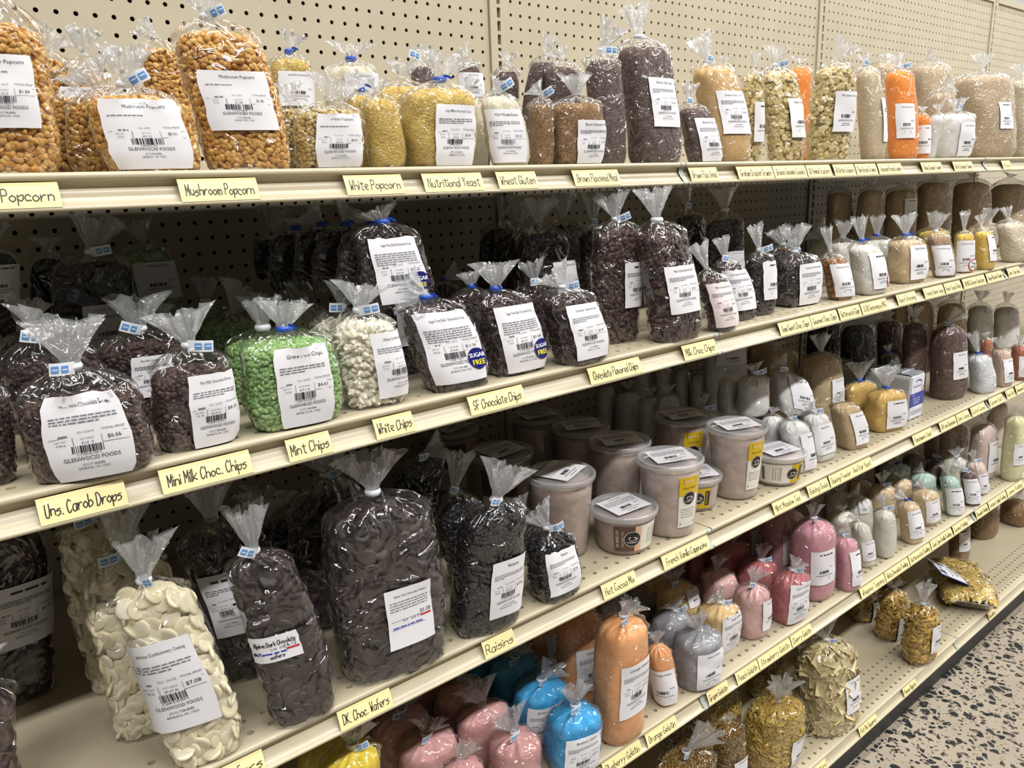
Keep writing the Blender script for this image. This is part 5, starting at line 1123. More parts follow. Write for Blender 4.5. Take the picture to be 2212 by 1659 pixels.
    ('yellowyeast', 'front golden yeast bag with blue tie beside the boxed yeast', [0.7934, -0.5012, 0.8758, 0.0972, 0.0583, 0.0829, 0.104, -0.0032, 0.0032, -0.0006, 0.0006, 0.0453, 4.0, 0.06, 0.03, 0.65, -20.0, 0.0], [0.0053, 0.0437, 0.0612, 0.0673], {'t': ('', '$3.10'), 'tie': 'b'}),
    ('yellowyeast', 'golden yeast bag behind the front golden one', [0.8043, -0.4394, 0.8758, 0.0997, 0.0426, 0.0881, 0.1081, -0.0082, 0.0104, -0.0002, 0.0002, 0.0419, 2.8, 0.06, 0.03, 0.65, -12.0, 0.0], None, {'tie': 'b'}),
    ('cocoa', 'tall cocoa powder bag with shiny folded top and label', [1.1791, -0.4851, 0.8758, 0.1013, 0.0709, 0.17, 0.2049, -0.0106, 0.0162, 0.0157, -0.0241, 0.0297, 3.0, 0.06, 0.03, 0.7, -12.0, 0.0], [-0.0013, 0.0944, 0.0583, 0.0729], {'t': ('Dutch Cocoa', '$4.87'), 'tie': 't'}),
    ('cocoa', 'cocoa powder bag behind the tall labelled cocoa', [1.1172, -0.4182, 0.8758, 0.0745, 0.0448, 0.1919, 0.2136, -0.006, 0.0085, -0.0016, 0.0023, 0.0332, 2.8, 0.06, 0.03, 0.6, -12.0, 0.0], None, {'tie': 'w'}),
    ('cocoa', 'cocoa powder bag second behind the tall labelled cocoa', [1.1771, -0.3305, 0.8758, 0.0785, 0.0549, 0.1794, 0.2004, -0.0131, 0.0176, -0.0006, 0.0009, 0.014, 2.8, 0.06, 0.03, 0.6, -12.0, 0.0], None, {'tape': 'n'}),
    ('blackpowder', 'black cocoa bag in deep shade behind the yeast boxes', [1.0205, -0.3093, 0.8758, 0.1095, 0.0574, 0.1861, 0.2132, -0.006, 0.0075, -0.0007, 0.0009, 0.0169, 2.8, 0.06, 0.03, 0.5, -12.0, 0.0], None, {'tape': 'n'}),
    ('blackpowder', 'black cocoa bag at the back behind the tan yeast', [1.0467, -0.1943, 0.8758, 0.1186, 0.0474, 0.1897, 0.2097, -0.005, 0.0058, -0.0006, 0.0006, 0.012, 2.8, 0.06, 0.03, 0.5, -12.0, 0.0], None, {'tape': 'n', 'far': 1}),
    ('blackpowder', 'low black cocoa bag with glossy folds behind the yeast boxes', [0.9895, -0.4334, 0.8758, 0.051, 0.0333, 0.1265, 0.1465, -0.0184, 0.0194, -0.0028, 0.0038, 0.0185, 2.8, 0.06, 0.03, 0.6, -12.0, 0.0], None, {'tie': 'b'}),
    ('epsom', 'epsom salt bag of glistening white crystals with blue tie', [1.2962, -0.5308, 0.8758, 0.0719, 0.0503, 0.0889, 0.1092, -0.0122, 0.0202, -0.0088, 0.0145, 0.0541, 2.8, 0.06, 0.03, 0.6, -12.0, 0.0], None, {'tie': 'b'}),
    ('pinksalt', 'pale pink salt bag with label beside the epsom salt', [1.3981, -0.5435, 0.8758, 0.0483, 0.0387, 0.0918, 0.1118, -0.0102, 0.0162, -0.0038, 0.0065, 0.0251, 4.0, 0.06, 0.03, 0.5, -12.0, 0.0], [0.0029, 0.047, 0.0483, 0.0669], {'t': ('Real Salt', '$2.20'), 'tape': 'n'}),
    ('redsalt', 'rust red seasoning bag at the far end of the third shelf', [1.5066, -0.5501, 0.8758, 0.0499, 0.0399, 0.0865, 0.1065, -0.0052, 0.01, -0.0007, 0.0014, 0.0232, 2.8, 0.06, 0.03, 0.6, -10.0, 0.0], [-0.0102, 0.0426, 0.0364, 0.0611], {'t': ('', '$2.90'), 'tape': 'r'}),
    ('redsalt', 'rust red seasoning bag behind the epsom salt', [1.5487, -0.4445, 0.8758, 0.045, 0.027, 0.0842, 0.1042, -0.0049, 0.0081, -0.001, 0.0016, 0.0138, 2.8, 0.06, 0.03, 0.6, -12.0, 0.0], None, {'tape': 'n'}),
    ('tanpowder', 'tall tan powder bag at the back behind the cocoa', [1.588, -0.1602, 0.8758, 0.0736, 0.0368, 0.1614, 0.1942, -0.0073, 0.0099, 0.0028, -0.0038, 0.0328, 2.5, 0.06, 0.03, 0.5, -12.0, 0.0], None, {'tape': 'n', 'far': 1}),
    ('tanpowder', 'second tall tan powder bag behind the cocoa', [1.6386, -0.2099, 0.8758, 0.0952, 0.0461, 0.1642, 0.1968, -0.0076, 0.0109, 0.0025, -0.0036, 0.0327, 2.5, 0.06, 0.03, 0.5, -12.0, 0.0], None, {'tape': 'n', 'far': 1}),
    ('tanpowder', 'third tall tan powder bag behind the cocoa', [1.7055, -0.2756, 0.8758, 0.1081, 0.0649, 0.1574, 0.19, -0.0076, 0.0116, 0.0022, -0.0034, 0.0327, 2.5, 0.06, 0.03, 0.5, -12.0, 0.0], None, {'tape': 'n'}),
    ('whitepowder', 'tall white powder bag behind the epsom salt', [1.8248, -0.3185, 0.8758, 0.0984, 0.059, 0.1383, 0.1714, -0.0072, 0.0116, 0.002, -0.0032, 0.0333, 2.5, 0.06, 0.03, 0.5, -12.0, 0.0], None, {'tape': 'n'}),
    ('whitepowder', 'tall white powder bag behind the pale pink salt', [1.9421, -0.3581, 0.8758, 0.0997, 0.0598, 0.1231, 0.1567, -0.0067, 0.0114, 0.0018, -0.0031, 0.0338, 2.5, 0.06, 0.03, 0.5, -12.0, 0.0], None, {'tape': 'n'}),
    ('lemon', 'yellow gelatin bag with taped neck at the bottom edge', [-0.675, -0.4977, 0.544, 0.0831, 0.0665, 0.2034, 0.2234, 0.024, -0.0069, 0.006, -0.0017, 0.0288, 2.4, 0.06, 0.03, 0.75, -6.0, 0.0], None, {'tape': 'r'}),
    ('lemon', 'yellow gelatin bag tucked under the shelf lip', [-0.6716, -0.3956, 0.544, 0.0869, 0.0608, 0.1676, 0.1876, 0.0365, -0.0131, 0.0209, -0.0052, 0.012, 2.4, 0.06, 0.03, 0.7, -6.0, 0.0], None, {'tape': 'n'}),
    ('lemon', 'yellow gelatin bag cut off under the Wafers tag', [-0.7957, -0.4938, 0.544, 0.0555, 0.0444, 0.2596, 0.2796, 0.0233, -0.0039, 0.004, -0.0006, 0.0103, 2.4, 0.06, 0.03, 0.7, -6.0, 0.0], None, {'tape': 'n'}),
    ('rose', 'front rose gelatin bag with tape beside the blue gelatin', [-0.3762, -0.5004, 0.544, 0.084, 0.0812, 0.0734, 0.0934, 0.001, -0.0006, -0.0085, 0.0052, 0.0346, 2.3, 0.06, 0.03, 0.8, -6.0, 0.0], None, {'tape': 'l'}),
    ('rose', 'rose gelatin bag at the bottom edge, only its top showing', [-0.4858, -0.5171, 0.544, 0.0722, 0.0577, 0.0937, 0.1137, -0.0044, 0.0022, 0.0111, -0.0056, 0.0227, 2.3, 0.06, 0.03, 0.8, -6.0, 0.0], None, {'tape': 'n'}),
    ('rose', 'rose gelatin bag with taped neck, nearest the yellow gelatin', [-0.4899, -0.4251, 0.544, 0.0993, 0.0818, 0.0855, 0.1055, -0.0008, 0.0003, 0.0079, -0.0035, 0.0204, 2.3, 0.06, 0.03, 0.8, -6.0, 0.0], None, {'tape': 'l'}),
    ('rose', 'rose gelatin bag right behind the front taped one', [-0.3821, -0.4256, 0.544, 0.0977, 0.0558, 0.085, 0.105, -0.0004, 0.0002, -0.0073, 0.0041, 0.0345, 2.3, 0.06, 0.03, 0.8, -6.0, 0.0], None, {'tape': 'n'}),
    ('rose', 'rose gelatin bag with a long tape tail behind the yellow gelatin', [-0.4965, -0.3451, 0.544, 0.1017, 0.0635, 0.085, 0.105, 0.0054, -0.0022, 0.0061, -0.0024, 0.0262, 2.3, 0.06, 0.03, 0.8, -6.0, 0.0], None, {'tape': 'l'}),
    ('rose', 'rose gelatin bag in the third row beside the blue bags', [-0.3813, -0.3554, 0.544, 0.1016, 0.0706, 0.085, 0.105, 0.0064, -0.0033, 0.0059, -0.003, 0.012, 2.3, 0.06, 0.03, 0.8, -6.0, 0.0], None, {'tape': 'n'}),
    ('rose', 'rose gelatin bag in the back row under the shelf lip', [-0.3878, -0.3027, 0.544, 0.0991, 0.024, 0.085, 0.105, 0.0044, -0.0021, -0.0002, 0.0001, 0.012, 2.3, 0.06, 0.03, 0.7, -6.0, 0.0], None, {'tape': 'n'}),
    ('rose', 'rose gelatin bag in shade behind the long-taped bag', [-0.5136, -0.296, 0.544, 0.0932, 0.024, 0.085, 0.105, 0.0012, -0.0004, 0.006, -0.0022, 0.012, 2.3, 0.06, 0.03, 0.7, -6.0, 0.0], None, {'tape': 'n'}),
    ('blue', 'front blue gelatin bag with label above the Blueberry Gelatin tag', [-0.2779, -0.5281, 0.544, 0.0931, 0.0793, 0.085, 0.11, 0.006, -0.0038, 0.0015, -0.001, 0.0313, 2.6, 0.06, 0.03, 0.8, -10.0, 0.0], [-0.0035, 0.039, 0.066, 0.073], {'t': ('Blueberry Gelatin', '$4.35'), 'tape': 'l'}),
    ('blue', 'blue gelatin bag with slanted taped neck, second in its file', [-0.2698, -0.4363, 0.544, 0.0979, 0.0831, 0.085, 0.105, 0.005, -0.0035, 0.02, -0.0138, 0.0259, 2.4, 0.06, 0.03, 0.8, -5.0, 0.0], [-0.0166, 0.0423, 0.066, 0.073], {'t': ('Blueberry Gelatin', '$4.30'), 'tape': 'l'}),
    ('blue', 'blue gelatin bag with tape, third in its file', [-0.2614, -0.3544, 0.544, 0.1005, 0.0668, 0.085, 0.105, 0.0045, -0.0028, 0.0106, -0.0066, 0.0231, 2.4, 0.06, 0.03, 0.8, -6.0, 0.0], None, {'tape': 'l'}),
    ('blue', 'blue gelatin bag in shade, last in its file', [-0.2869, -0.3038, 0.544, 0.0767, 0.024, 0.085, 0.105, 0.0024, -0.0013, 0.0029, -0.0016, 0.012, 2.4, 0.06, 0.03, 0.7, -6.0, 0.0], None, {'tape': 'n'}),
    ('orange', 'tallest orange gelatin bag with label above the Orange Gelatin tag', [-0.1677, -0.5292, 0.544, 0.0913, 0.0776, 0.2064, 0.2296, 0.0065, -0.0068, 0.0122, -0.0128, 0.0224, 2.6, 0.06, 0.03, 0.8, 0.0, 0.0], [0.0009, 0.1086, 0.0694, 0.0984], {'t': ('Orange Gelatin', '$7.72'), 'tape': 'l'}),
    ('orange', 'orange gelatin bag with label, second in its file', [-0.1566, -0.4294, 0.544, 0.0896, 0.0733, 0.1665, 0.1913, -0.0063, 0.0038, 0.0029, -0.0018, 0.0143, 2.6, 0.06, 0.03, 0.7, -12.0, 0.0], [0.0047, 0.0905, 0.068, 0.085], {'t': ('Orange Gelatin', '$7.60'), 'tape': 'n'}),
    ('orange', 'orange gelatin bag in shade, third in its file', [-0.1476, -0.3269, 0.544, 0.0852, 0.0681, 0.0926, 0.1156, -0.0062, 0.0034, 0.0034, -0.0018, 0.0154, 2.6, 0.06, 0.03, 0.7, -12.0, 0.0], [0.0033, 0.0743, 0.0441, 0.0551], {'t': ('', ''), 'tape': 'n'}),
    ('orange', 'small orange gelatin bag with label beside the tallest orange bag', [-0.0408, -0.5294, 0.544, 0.045, 0.0405, 0.1002, 0.1202, -0.0156, 0.011, 0.0006, -0.0004, 0.018, 3.0, 0.06, 0.03, 0.7, -15.0, 0.0], [-0.0142, 0.0408, 0.0526, 0.0699], {'t': ('Orange Gelatin', '$2.87'), 'tape': 'n'}),
    ('grape', 'front grey grape gelatin bag with label', [0.0516, -0.5268, 0.544, 0.0966, 0.0821, 0.0903, 0.1103, 0.001, -0.0011, -0.0026, 0.0028, 0.0228, 2.5, 0.06, 0.03, 0.8, -5.0, 0.0], [-0.0058, 0.0459, 0.0618, 0.074], {'t': ('Grape Gelatin', '$4.29'), 'tape': 'n'}),
    ('grape', 'grey grape gelatin bag, second in its file', [0.0852, -0.4199, 0.544, 0.0831, 0.0721, 0.0695, 0.0921, 0.0139, -0.0135, -0.0014, 0.0014, 0.0139, 2.4, 0.06, 0.03, 0.8, -6.0, 0.0], None, {'tape': 'r'}),
    ('grape', 'grey grape gelatin bag, third in its file', [0.1403, -0.2867, 0.544, 0.0979, 0.0847, 0.03, 0.05, 0.0004, -0.0004, 0.0029, -0.0026, 0.012, 2.4, 0.06, 0.03, 0.8, -6.0, 0.0], None, {'tape': 'n'}),
    ('grape', 'grey grape gelatin bag in shade, last in its file', [0.042, -0.3228, 0.544, 0.0825, 0.03, 0.085, 0.105, -0.0019, 0.0016, 0.0, -0.0, 0.012, 2.4, 0.06, 0.03, 0.8, -6.0, 0.0], None, {'tape': 'n'}),
    ('peach', 'front peach gelatin bag with label', [0.1777, -0.4789, 0.544, 0.0865, 0.0749, 0.0786, 0.0986, 0.002, -0.0028, -0.0043, 0.006, 0.012, 3.4, 0.06, 0.03, 0.7, 0.0, 0.0], [0.0033, 0.0418, 0.0703, 0.0821], {'t': ('Peach Gelatin', '$4.12'), 'tape': 'r'}),
    ('peach', 'peach gelatin bag with label, second in its file', [0.1824, -0.3799, 0.544, 0.0937, 0.0758, 0.0801, 0.1001, -0.0119, 0.0087, -0.0009, 0.0007, 0.0257, 2.6, 0.06, 0.03, 0.7, -15.0, 0.0], [0.0275, 0.0712, 0.0493, 0.034], {'t': ('Peach Gelatin', '$4.08'), 'tape': 'l'}),
    ('peach', 'peach gelatin bag in shade, third in its file', [0.2436, -0.2462, 0.544, 0.09, 0.0768, 0.0308, 0.0508, -0.0011, 0.001, -0.0001, 0.0001, 0.012, 2.6, 0.06, 0.03, 0.7, -6.0, 0.0], None, {'tape': 'n'}),
    ('blush', 'front blush strawberry gelatin bag with tape', [0.2654, -0.5018, 0.544, 0.0732, 0.0677, 0.0915, 0.1151, -0.001, 0.001, 0.008, -0.0079, 0.0289, 2.6, 0.06, 0.03, 0.75, -12.0, 0.0], [0.0234, 0.0544, 0.0529, 0.0661], {'t': ('Strawberry Gelatin', '$4.2'), 'tape': 'l'}),
    ('blush', 'blush gelatin bag, second in its file', [0.2798, -0.4208, 0.544, 0.0827, 0.0703, 0.0893, 0.1093, -0.0115, 0.0131, 0.0044, -0.005, 0.0291, 2.5, 0.06, 0.03, 0.75, -6.0, 0.0], None, {'tape': 'n'}),
    ('blush', 'blush gelatin bag, third in its file', [0.3669, -0.2513, 0.544, 0.0887, 0.0444, 0.03, 0.05, -0.0036, 0.0037, -0.0003, 0.0003, 0.012, 2.5, 0.06, 0.03, 0.7, -6.0, 0.0], None, {'tape': 'n'}),
    ('cherry', 'front cherry red gelatin bag with label', [0.3722, -0.5215, 0.544, 0.0793, 0.0634, 0.0926, 0.1169, 0.0024, -0.0033, 0.0086, -0.0121, 0.0189, 3.2, 0.06, 0.03, 0.75, -5.0, 0.0], [-0.0052, 0.052, 0.0595, 0.0907], {'t': ('Cherry Gelatin', '$4.4'), 'tape': 'r'}),
    ('cherry', 'cherry red gelatin bag, second in its file', [0.3978, -0.419, 0.544, 0.0925, 0.074, 0.0744, 0.0944, 0.0074, -0.0092, 0.0033, -0.0041, 0.0317, 2.6, 0.06, 0.03, 0.75, -6.0, 0.0], None, {'tape': 'r'}),
    ('cherry', 'cherry red gelatin bag, third in its file', [0.4065, -0.3393, 0.544, 0.098, 0.0683, 0.085, 0.105, 0.0064, -0.006, -0.0006, 0.0005, 0.0182, 2.6, 0.06, 0.03, 0.75, -12.0, 0.0], None, {'tape': 'n'}),
    ('cherry', 'cherry red gelatin bag in shade, last in its file', [0.3826, -0.2882, 0.544, 0.1051, 0.024, 0.085, 0.1052, -0.0017, 0.0023, -0.0001, 0.0002, 0.012, 2.6, 0.06, 0.03, 0.7, 0.0, 0.0], [-0.0352, 0.0829, 0.0221, 0.0264], {'t': ('', ''), 'tape': 'n'}),
    ('pinktall', 'tallest pink gelatin bag with label', [0.5047, -0.5006, 0.544, 0.094, 0.0883, 0.1561, 0.1883, -0.0041, 0.0061, 0.0019, -0.0028, 0.0272, 2.7, 0.06, 0.03, 0.8, -5.0, 0.0], [-0.0177, 0.0867, 0.0644, 0.0791], {'t': ('', '$7.6'), 'tape': 'l'}),
    ('pinktall', 'tall pink gelatin bag, second in its file', [0.5308, -0.4083, 0.544, 0.1023, 0.0783, 0.1467, 0.1744, -0.0058, 0.0062, 0.0019, -0.002, 0.0163, 2.7, 0.06, 0.03, 0.7, -12.0, 0.0], [-0.0065, 0.0874, 0.0586, 0.0733], {'t': ('', ''), 'tape': 'n'}),
    ('pinktall', 'tall pink gelatin bag in shade, third in its file', [0.5637, -0.3129, 0.544, 0.0953, 0.0762, 0.0964, 0.1258, -0.0035, 0.0035, -0.0005, 0.0005, 0.0169, 2.7, 0.06, 0.03, 0.7, -12.0, 0.0], [-0.0182, 0.0626, 0.0513, 0.0641], {'t': ('', ''), 'tape': 'n'}),
    ('pinktall', 'short pink gelatin bag beside the tallest pink one', [0.5862, -0.544, 0.544, 0.0524, 0.0479, 0.1119, 0.1319, -0.0112, 0.0141, -0.0002, 0.0003, 0.012, 3.0, 0.06, 0.03, 0.6, -12.0, 0.0], [0.0141, 0.0586, 0.0564, 0.0831], {'t': ('', '$2.9'), 'tie': 't'}),
    ('ivory', 'ivory whipped topping bag with label beside the short pink gelatin', [0.7213, -0.5158, 0.544, 0.045, 0.0405, 0.0955, 0.1155, -0.0175, 0.017, -0.0093, 0.0122, 0.0191, 2.8, 0.06, 0.03, 0.7, -12.0, 0.0], [-0.0044, 0.0457, 0.0388, 0.0485], {'t': ('Whipped Topping', '$3.0'), 'tape': 'n'}),
    ('ivory', 'front ivory pudding mix bag with twisted neck', [0.8051, -0.5213, 0.544, 0.054, 0.0486, 0.1036, 0.1264, -0.006, 0.0082, -0.004, 0.0055, 0.0311, 2.6, 0.06, 0.03, 0.8, -12.0, 0.0], None, {'tape': 'r'}),
    ('ivory', 'ivory topping bag behind the pink gelatin', [0.7611, -0.4372, 0.544, 0.0721, 0.0577, 0.0865, 0.1065, -0.0054, 0.0068, -0.0004, 0.0005, 0.012, 2.4, 0.06, 0.03, 0.7, -12.0, 0.0], None, {'tape': 'n'}),
    ('ivory', 'ivory pudding mix bag, second in its file', [0.8655, -0.4307, 0.544, 0.0633, 0.0507, 0.0932, 0.1132, -0.0093, 0.0108, -0.0093, 0.0109, 0.012, 2.6, 0.06, 0.03, 0.7, -15.0, 0.0], [-0.0101, 0.0901, 0.0304, 0.0302], {'t': ('', '$3'), 'tape': 'n'}),
    ('ivory', 'ivory pudding mix bag, third in its file', [0.8678, -0.3645, 0.544, 0.0715, 0.0572, 0.085, 0.105, -0.0017, 0.0021, -0.0008, 0.0009, 0.0144, 2.5, 0.06, 0.03, 0.7, -12.0, 0.0], None, {'tape': 'n'}),
    ('ivory', 'ivory pudding mix bag in shade, last in its file', [0.8528, -0.3172, 0.544, 0.0789, 0.024, 0.085, 0.105, -0.0031, 0.0036, -0.0028, 0.0033, 0.012, 2.5, 0.06, 0.03, 0.7, -12.0, 0.0], None, {'tape': 'n'}),
    ('tanpudding', 'front tan butterscotch pudding bag with label', [0.9317, -0.5329, 0.544, 0.0539, 0.0458, 0.0928, 0.1128, -0.0127, 0.0192, -0.0128, 0.0201, 0.012, 3.2, 0.06, 0.03, 0.7, -10.0, 0.0], [-0.0057, 0.0547, 0.0479, 0.0729], {'t': ('Butterscotch Pudding', '$3.3'), 'tie': 'b'}),
    ('tanpudding', 'tan pudding bag with label behind the mint green one', [1.0732, -0.5045, 0.544, 0.0742, 0.063, 0.0781, 0.0981, -0.0045, 0.0113, -0.0053, 0.0134, 0.016, 3.2, 0.06, 0.03, 0.7, 0.0, 0.0], [-0.0148, 0.0444, 0.0534, 0.0602], {'t': ('Vanilla Pudding', '$3.2'), 'tape': 'n'}),
    ('tanpudding', 'tan pudding bag, second in its file', [0.9748, -0.4265, 0.544, 0.0738, 0.059, 0.096, 0.116, -0.0013, 0.0017, -0.0014, 0.0019, 0.0299, 2.5, 0.06, 0.03, 0.7, -12.0, 0.0], None, {'tape': 'r'}),
    ('tanpudding', 'tan pudding bag behind the vanilla pudding', [1.0736, -0.4296, 0.544, 0.066, 0.0528, 0.0889, 0.1089, -0.0004, 0.0005, -0.0009, 0.0013, 0.0155, 2.5, 0.06, 0.03, 0.7, -12.0, 0.0], None, {'tape': 'n'}),
    ('tanpudding', 'tan pudding bag, third in its file', [0.9929, -0.3664, 0.544, 0.0663, 0.047, 0.085, 0.105, -0.0074, 0.0095, -0.0007, 0.0009, 0.012, 2.5, 0.06, 0.03, 0.7, -12.0, 0.0], None, {'tape': 'n'}),
    ('tanpudding', 'tan pudding bag in shade, last in its file', [0.9885, -0.321, 0.544, 0.0837, 0.03, 0.085, 0.105, -0.0033, 0.0041, -0.0007, 0.0008, 0.012, 2.5, 0.06, 0.03, 0.7, -12.0, 0.0], None, {'tape': 'n'}),
    ('mint', 'front mint green pistachio pudding bag with label', [1.1792, -0.5331, 0.544, 0.0483, 0.0434, 0.0943, 0.1143, -0.0177, 0.0148, -0.0085, 0.0071, 0.0286, 2.8, 0.06, 0.03, 0.75, -30.0, 0.0], [-0.0058, 0.0448, 0.0492, 0.0748], {'t': ('', '$3.6'), 'tape': 'n'}),
    ('mint', 'mint green pudding bag, second in its file', [1.1684, -0.4544, 0.544, 0.0735, 0.0588, 0.085, 0.105, -0.0048, 0.0071, -0.0082, 0.0122, 0.012, 2.6, 0.06, 0.03, 0.7, -12.0, 0.0], None, {'tape': 'n'}),
    ('mint', 'mint green pudding bag with blue tie, third in its file', [1.1849, -0.3611, 0.544, 0.0842, 0.0674, 0.085, 0.106, 0.002, -0.0027, -0.0065, 0.009, 0.012, 2.6, 0.06, 0.03, 0.7, -12.0, 0.0], None, {'tie': 'b'}),
    ('chocpudding', 'front chocolate pudding bag with large label', [1.284, -0.5404, 0.544, 0.045, 0.036, 0.0838, 0.1038, -0.0189, 0.0151, -0.0257, 0.0223, 0.012, 3.0, 0.06, 0.03, 0.6, -30.0, 0.0], [-0.0072, 0.0453, 0.0432, 0.0722], {'t': ('Chocolate Pudding', '$3.4'), 'tape': 'l'}),
    ('chocpudding', 'chocolate pudding bag, second in its file', [1.3823, -0.3962, 0.544, 0.0628, 0.0503, 0.0547, 0.0747, -0.0039, 0.0058, 0.0033, -0.005, 0.012, 2.5, 0.06, 0.03, 0.7, -12.0, 0.0], None, {'tie': 'b'}),
    ('chocpudding', 'chocolate pudding bag, third in its file', [1.3102, -0.3609, 0.544, 0.0653, 0.0545, 0.085, 0.105, -0.0037, 0.0053, 0.0035, -0.005, 0.012, 2.5, 0.06, 0.03, 0.7, -12.0, 0.0], None, {'tape': 'n'}),
    ('chocpudding', 'chocolate pudding bag in shade, last in its file', [1.2585, -0.3068, 0.544, 0.1063, 0.024, 0.085, 0.105, -0.0037, 0.0051, -0.0004, 0.0005, 0.012, 2.5, 0.06, 0.03, 0.7, -12.0, 0.0], None, {'tape': 'n'}),
    ('rosewhite', 'short pinkish pudding bag with label beside the tall one', [1.3923, -0.5176, 0.544, 0.056, 0.0476, 0.0778, 0.0978, -0.0093, 0.02, -0.0027, 0.0062, 0.0242, 2.8, 0.06, 0.03, 0.7, -5.0, 0.0], [-0.0101, 0.0356, 0.0381, 0.0585], {'t': ('', '$3.1'), 'tape': 'r'}),
    ('rosewhite', 'tall pinkish pudding bag with pleated top', [1.512, -0.4774, 0.544, 0.0905, 0.0575, 0.1482, 0.1864, -0.0045, 0.0076, -0.0019, 0.0032, 0.0379, 2.8, 0.06, 0.03, 0.7, -12.0, 0.0], [0.0226, 0.0768, 0.0795, 0.0994], {'t': ('Instant Vanilla Pudding', '$6.2'), 'tape': 'n'}),
    ('rosewhite', 'tall pinkish pudding bag, second in its file', [1.5349, -0.3883, 0.544, 0.0943, 0.0755, 0.1335, 0.1597, -0.0079, 0.0125, -0.0009, 0.0014, 0.0176, 2.7, 0.06, 0.03, 0.6, -12.0, 0.0], None, {'tape': 'l'}),
    ('rosewhite', 'tall pinkish pudding bag in shade, third in its file', [1.6082, -0.2977, 0.544, 0.0708, 0.0566, 0.0921, 0.1198, -0.0053, 0.0079, -0.0007, 0.001, 0.0139, 2.7, 0.06, 0.03, 0.6, -12.0, 0.0], None, {'tape': 'n'}),
    ('ivory', 'cream pudding bag between the chocolate and pinkish ones', [1.3625, -0.4582, 0.544, 0.0857, 0.0585, 0.085, 0.105, -0.0015, 0.0024, -0.0012, 0.002, 0.0218, 2.5, 0.06, 0.03, 0.7, -12.0, 0.0], None, {'tape': 'l'}),
    ('limecream', 'tall pale yellow-green pudding bag at the far end', [1.5727, -0.5406, 0.544, 0.0686, 0.0549, 0.1855, 0.2064, -0.0029, 0.007, -0.001, 0.0025, 0.0251, 3.0, 0.06, 0.03, 0.7, -5.0, 0.0], [-0.0151, 0.0893, 0.0453, 0.0684], {'t': ('Lemon Pudding', '$6.0'), 'tape': 'n'}),
    ('rosewhite', 'tall pinkish pudding bag behind the yellow-green one', [1.8682, -0.3903, 0.544, 0.0735, 0.0514, 0.14, 0.1636, -0.0054, 0.0092, -0.0012, 0.0021, 0.0236, 2.7, 0.06, 0.03, 0.6, -12.0, 0.0], None, {'tape': 'n'}),
    ('wheelpasta', 'big wheel pasta bag with label and splayed neck', [0.413, -0.4736, 0.1274, 0.1484, 0.1039, 0.1434, 0.1634, 0.0065, -0.0069, 0.0088, -0.0093, 0.0501, 2.6, 0.06, 0.03, 0.5, -12.0, 0.0], [0.039, 0.0403, 0.0602, 0.0753], {'t': ('', '$4.1'), 'tape': 'n'}),
    ('rotini', 'brown rotini bag with flat top beside the wheel pasta', [0.2023, -0.5047, 0.1274, 0.077, 0.0616, 0.2096, 0.2296, -0.0042, 0.0043, -0.0001, 0.0001, 0.012, 2.6, 0.06, 0.03, 0.5, -10.0, 0.0], [0.0092, 0.1281, 0.0447, 0.0483], {'t': ('', '$3.2'), 'tape': 'n'}),
    ('rotini', 'brown rotini bag with slanted taped neck at the bottom edge', [0.0737, -0.4975, 0.1274, 0.1372, 0.0961, 0.2024, 0.2224, -0.0046, 0.0048, 0.0344, -0.0361, 0.0543, 2.5, 0.06, 0.03, 0.5, -6.0, 0.0], None, {'tape': 'l'}),
    ('wheelpasta', 'wheel pasta bag slumped behind the rotini', [0.3385, -0.366, 0.1274, 0.1604, 0.0856, 0.1417, 0.1617, -0.0058, 0.0066, -0.01, 0.0113, 0.0158, 2.4, 0.06, 0.03, 0.6, -6.0, 0.0], None, {'tape': 'n'}),
    ('rotini', 'rotini bag in shade under the fourth shelf lip', [0.1679, -0.4116, 0.1274, 0.0977, 0.0591, 0.1748, 0.1948, -0.0071, 0.0073, -0.0025, 0.0026, 0.012, 2.4, 0.06, 0.03, 0.6, -6.0, 0.0], None, {'tape': 'n'}),
    ('wheelpasta', 'yellow wheel pasta bag in shade behind the square noodles', [0.621, -0.3166, 0.1274, 0.1021, 0.0612, 0.0584, 0.0784, 0.0016, -0.0017, 0.0019, -0.002, 0.0285, 2.5, 0.06, 0.03, 0.5, -12.0, 0.0], None, {'tape': 'n'}),
    ('squares', 'pot pie squares bag with label standing by the bare deck', [0.6285, -0.5023, 0.1274, 0.1468, 0.1027, 0.2072, 0.2408, -0.0133, 0.0164, -0.0058, 0.0071, 0.0329, 2.7, 0.06, 0.03, 0.5, -12.0, 0.0], [0.0314, 0.107, 0.0716, 0.0895], {'t': ('Pot Pie Squares', '$3.4'), 'tape': 'r'}),
    ('squares', 'pot pie squares bag behind the labelled one', [0.642, -0.3887, 0.1274, 0.0908, 0.0635, 0.1339, 0.1659, -0.0043, 0.0049, -0.0009, 0.001, 0.0275, 2.6, 0.06, 0.03, 0.5, -12.0, 0.0], None, {'tape': 'n'}),
    ('penne', 'front penne bag with taped neck and label', [1.0697, -0.5232, 0.1274, 0.0981, 0.0785, 0.1414, 0.1772, -0.001, 0.0015, 0.0016, -0.0025, 0.0569, 2.6, 0.06, 0.03, 0.5, -12.0, 0.0], [0.0238, 0.0823, 0.0653, 0.0816], {'t': ('Penne Rigate', '$3.0'), 'tie': 't'}),
    ('penne', 'penne bag, second in the penne file', [1.1264, -0.4139, 0.1274, 0.0916, 0.0733, 0.1219, 0.1556, 0.0016, -0.0023, -0.0011, 0.0016, 0.0253, 2.6, 0.06, 0.03, 0.5, -12.0, 0.0], [0.0161, 0.0409, 0.0634, 0.0792], {'t': ('Penne Rigate', '$3.0'), 'tape': 'n'}),
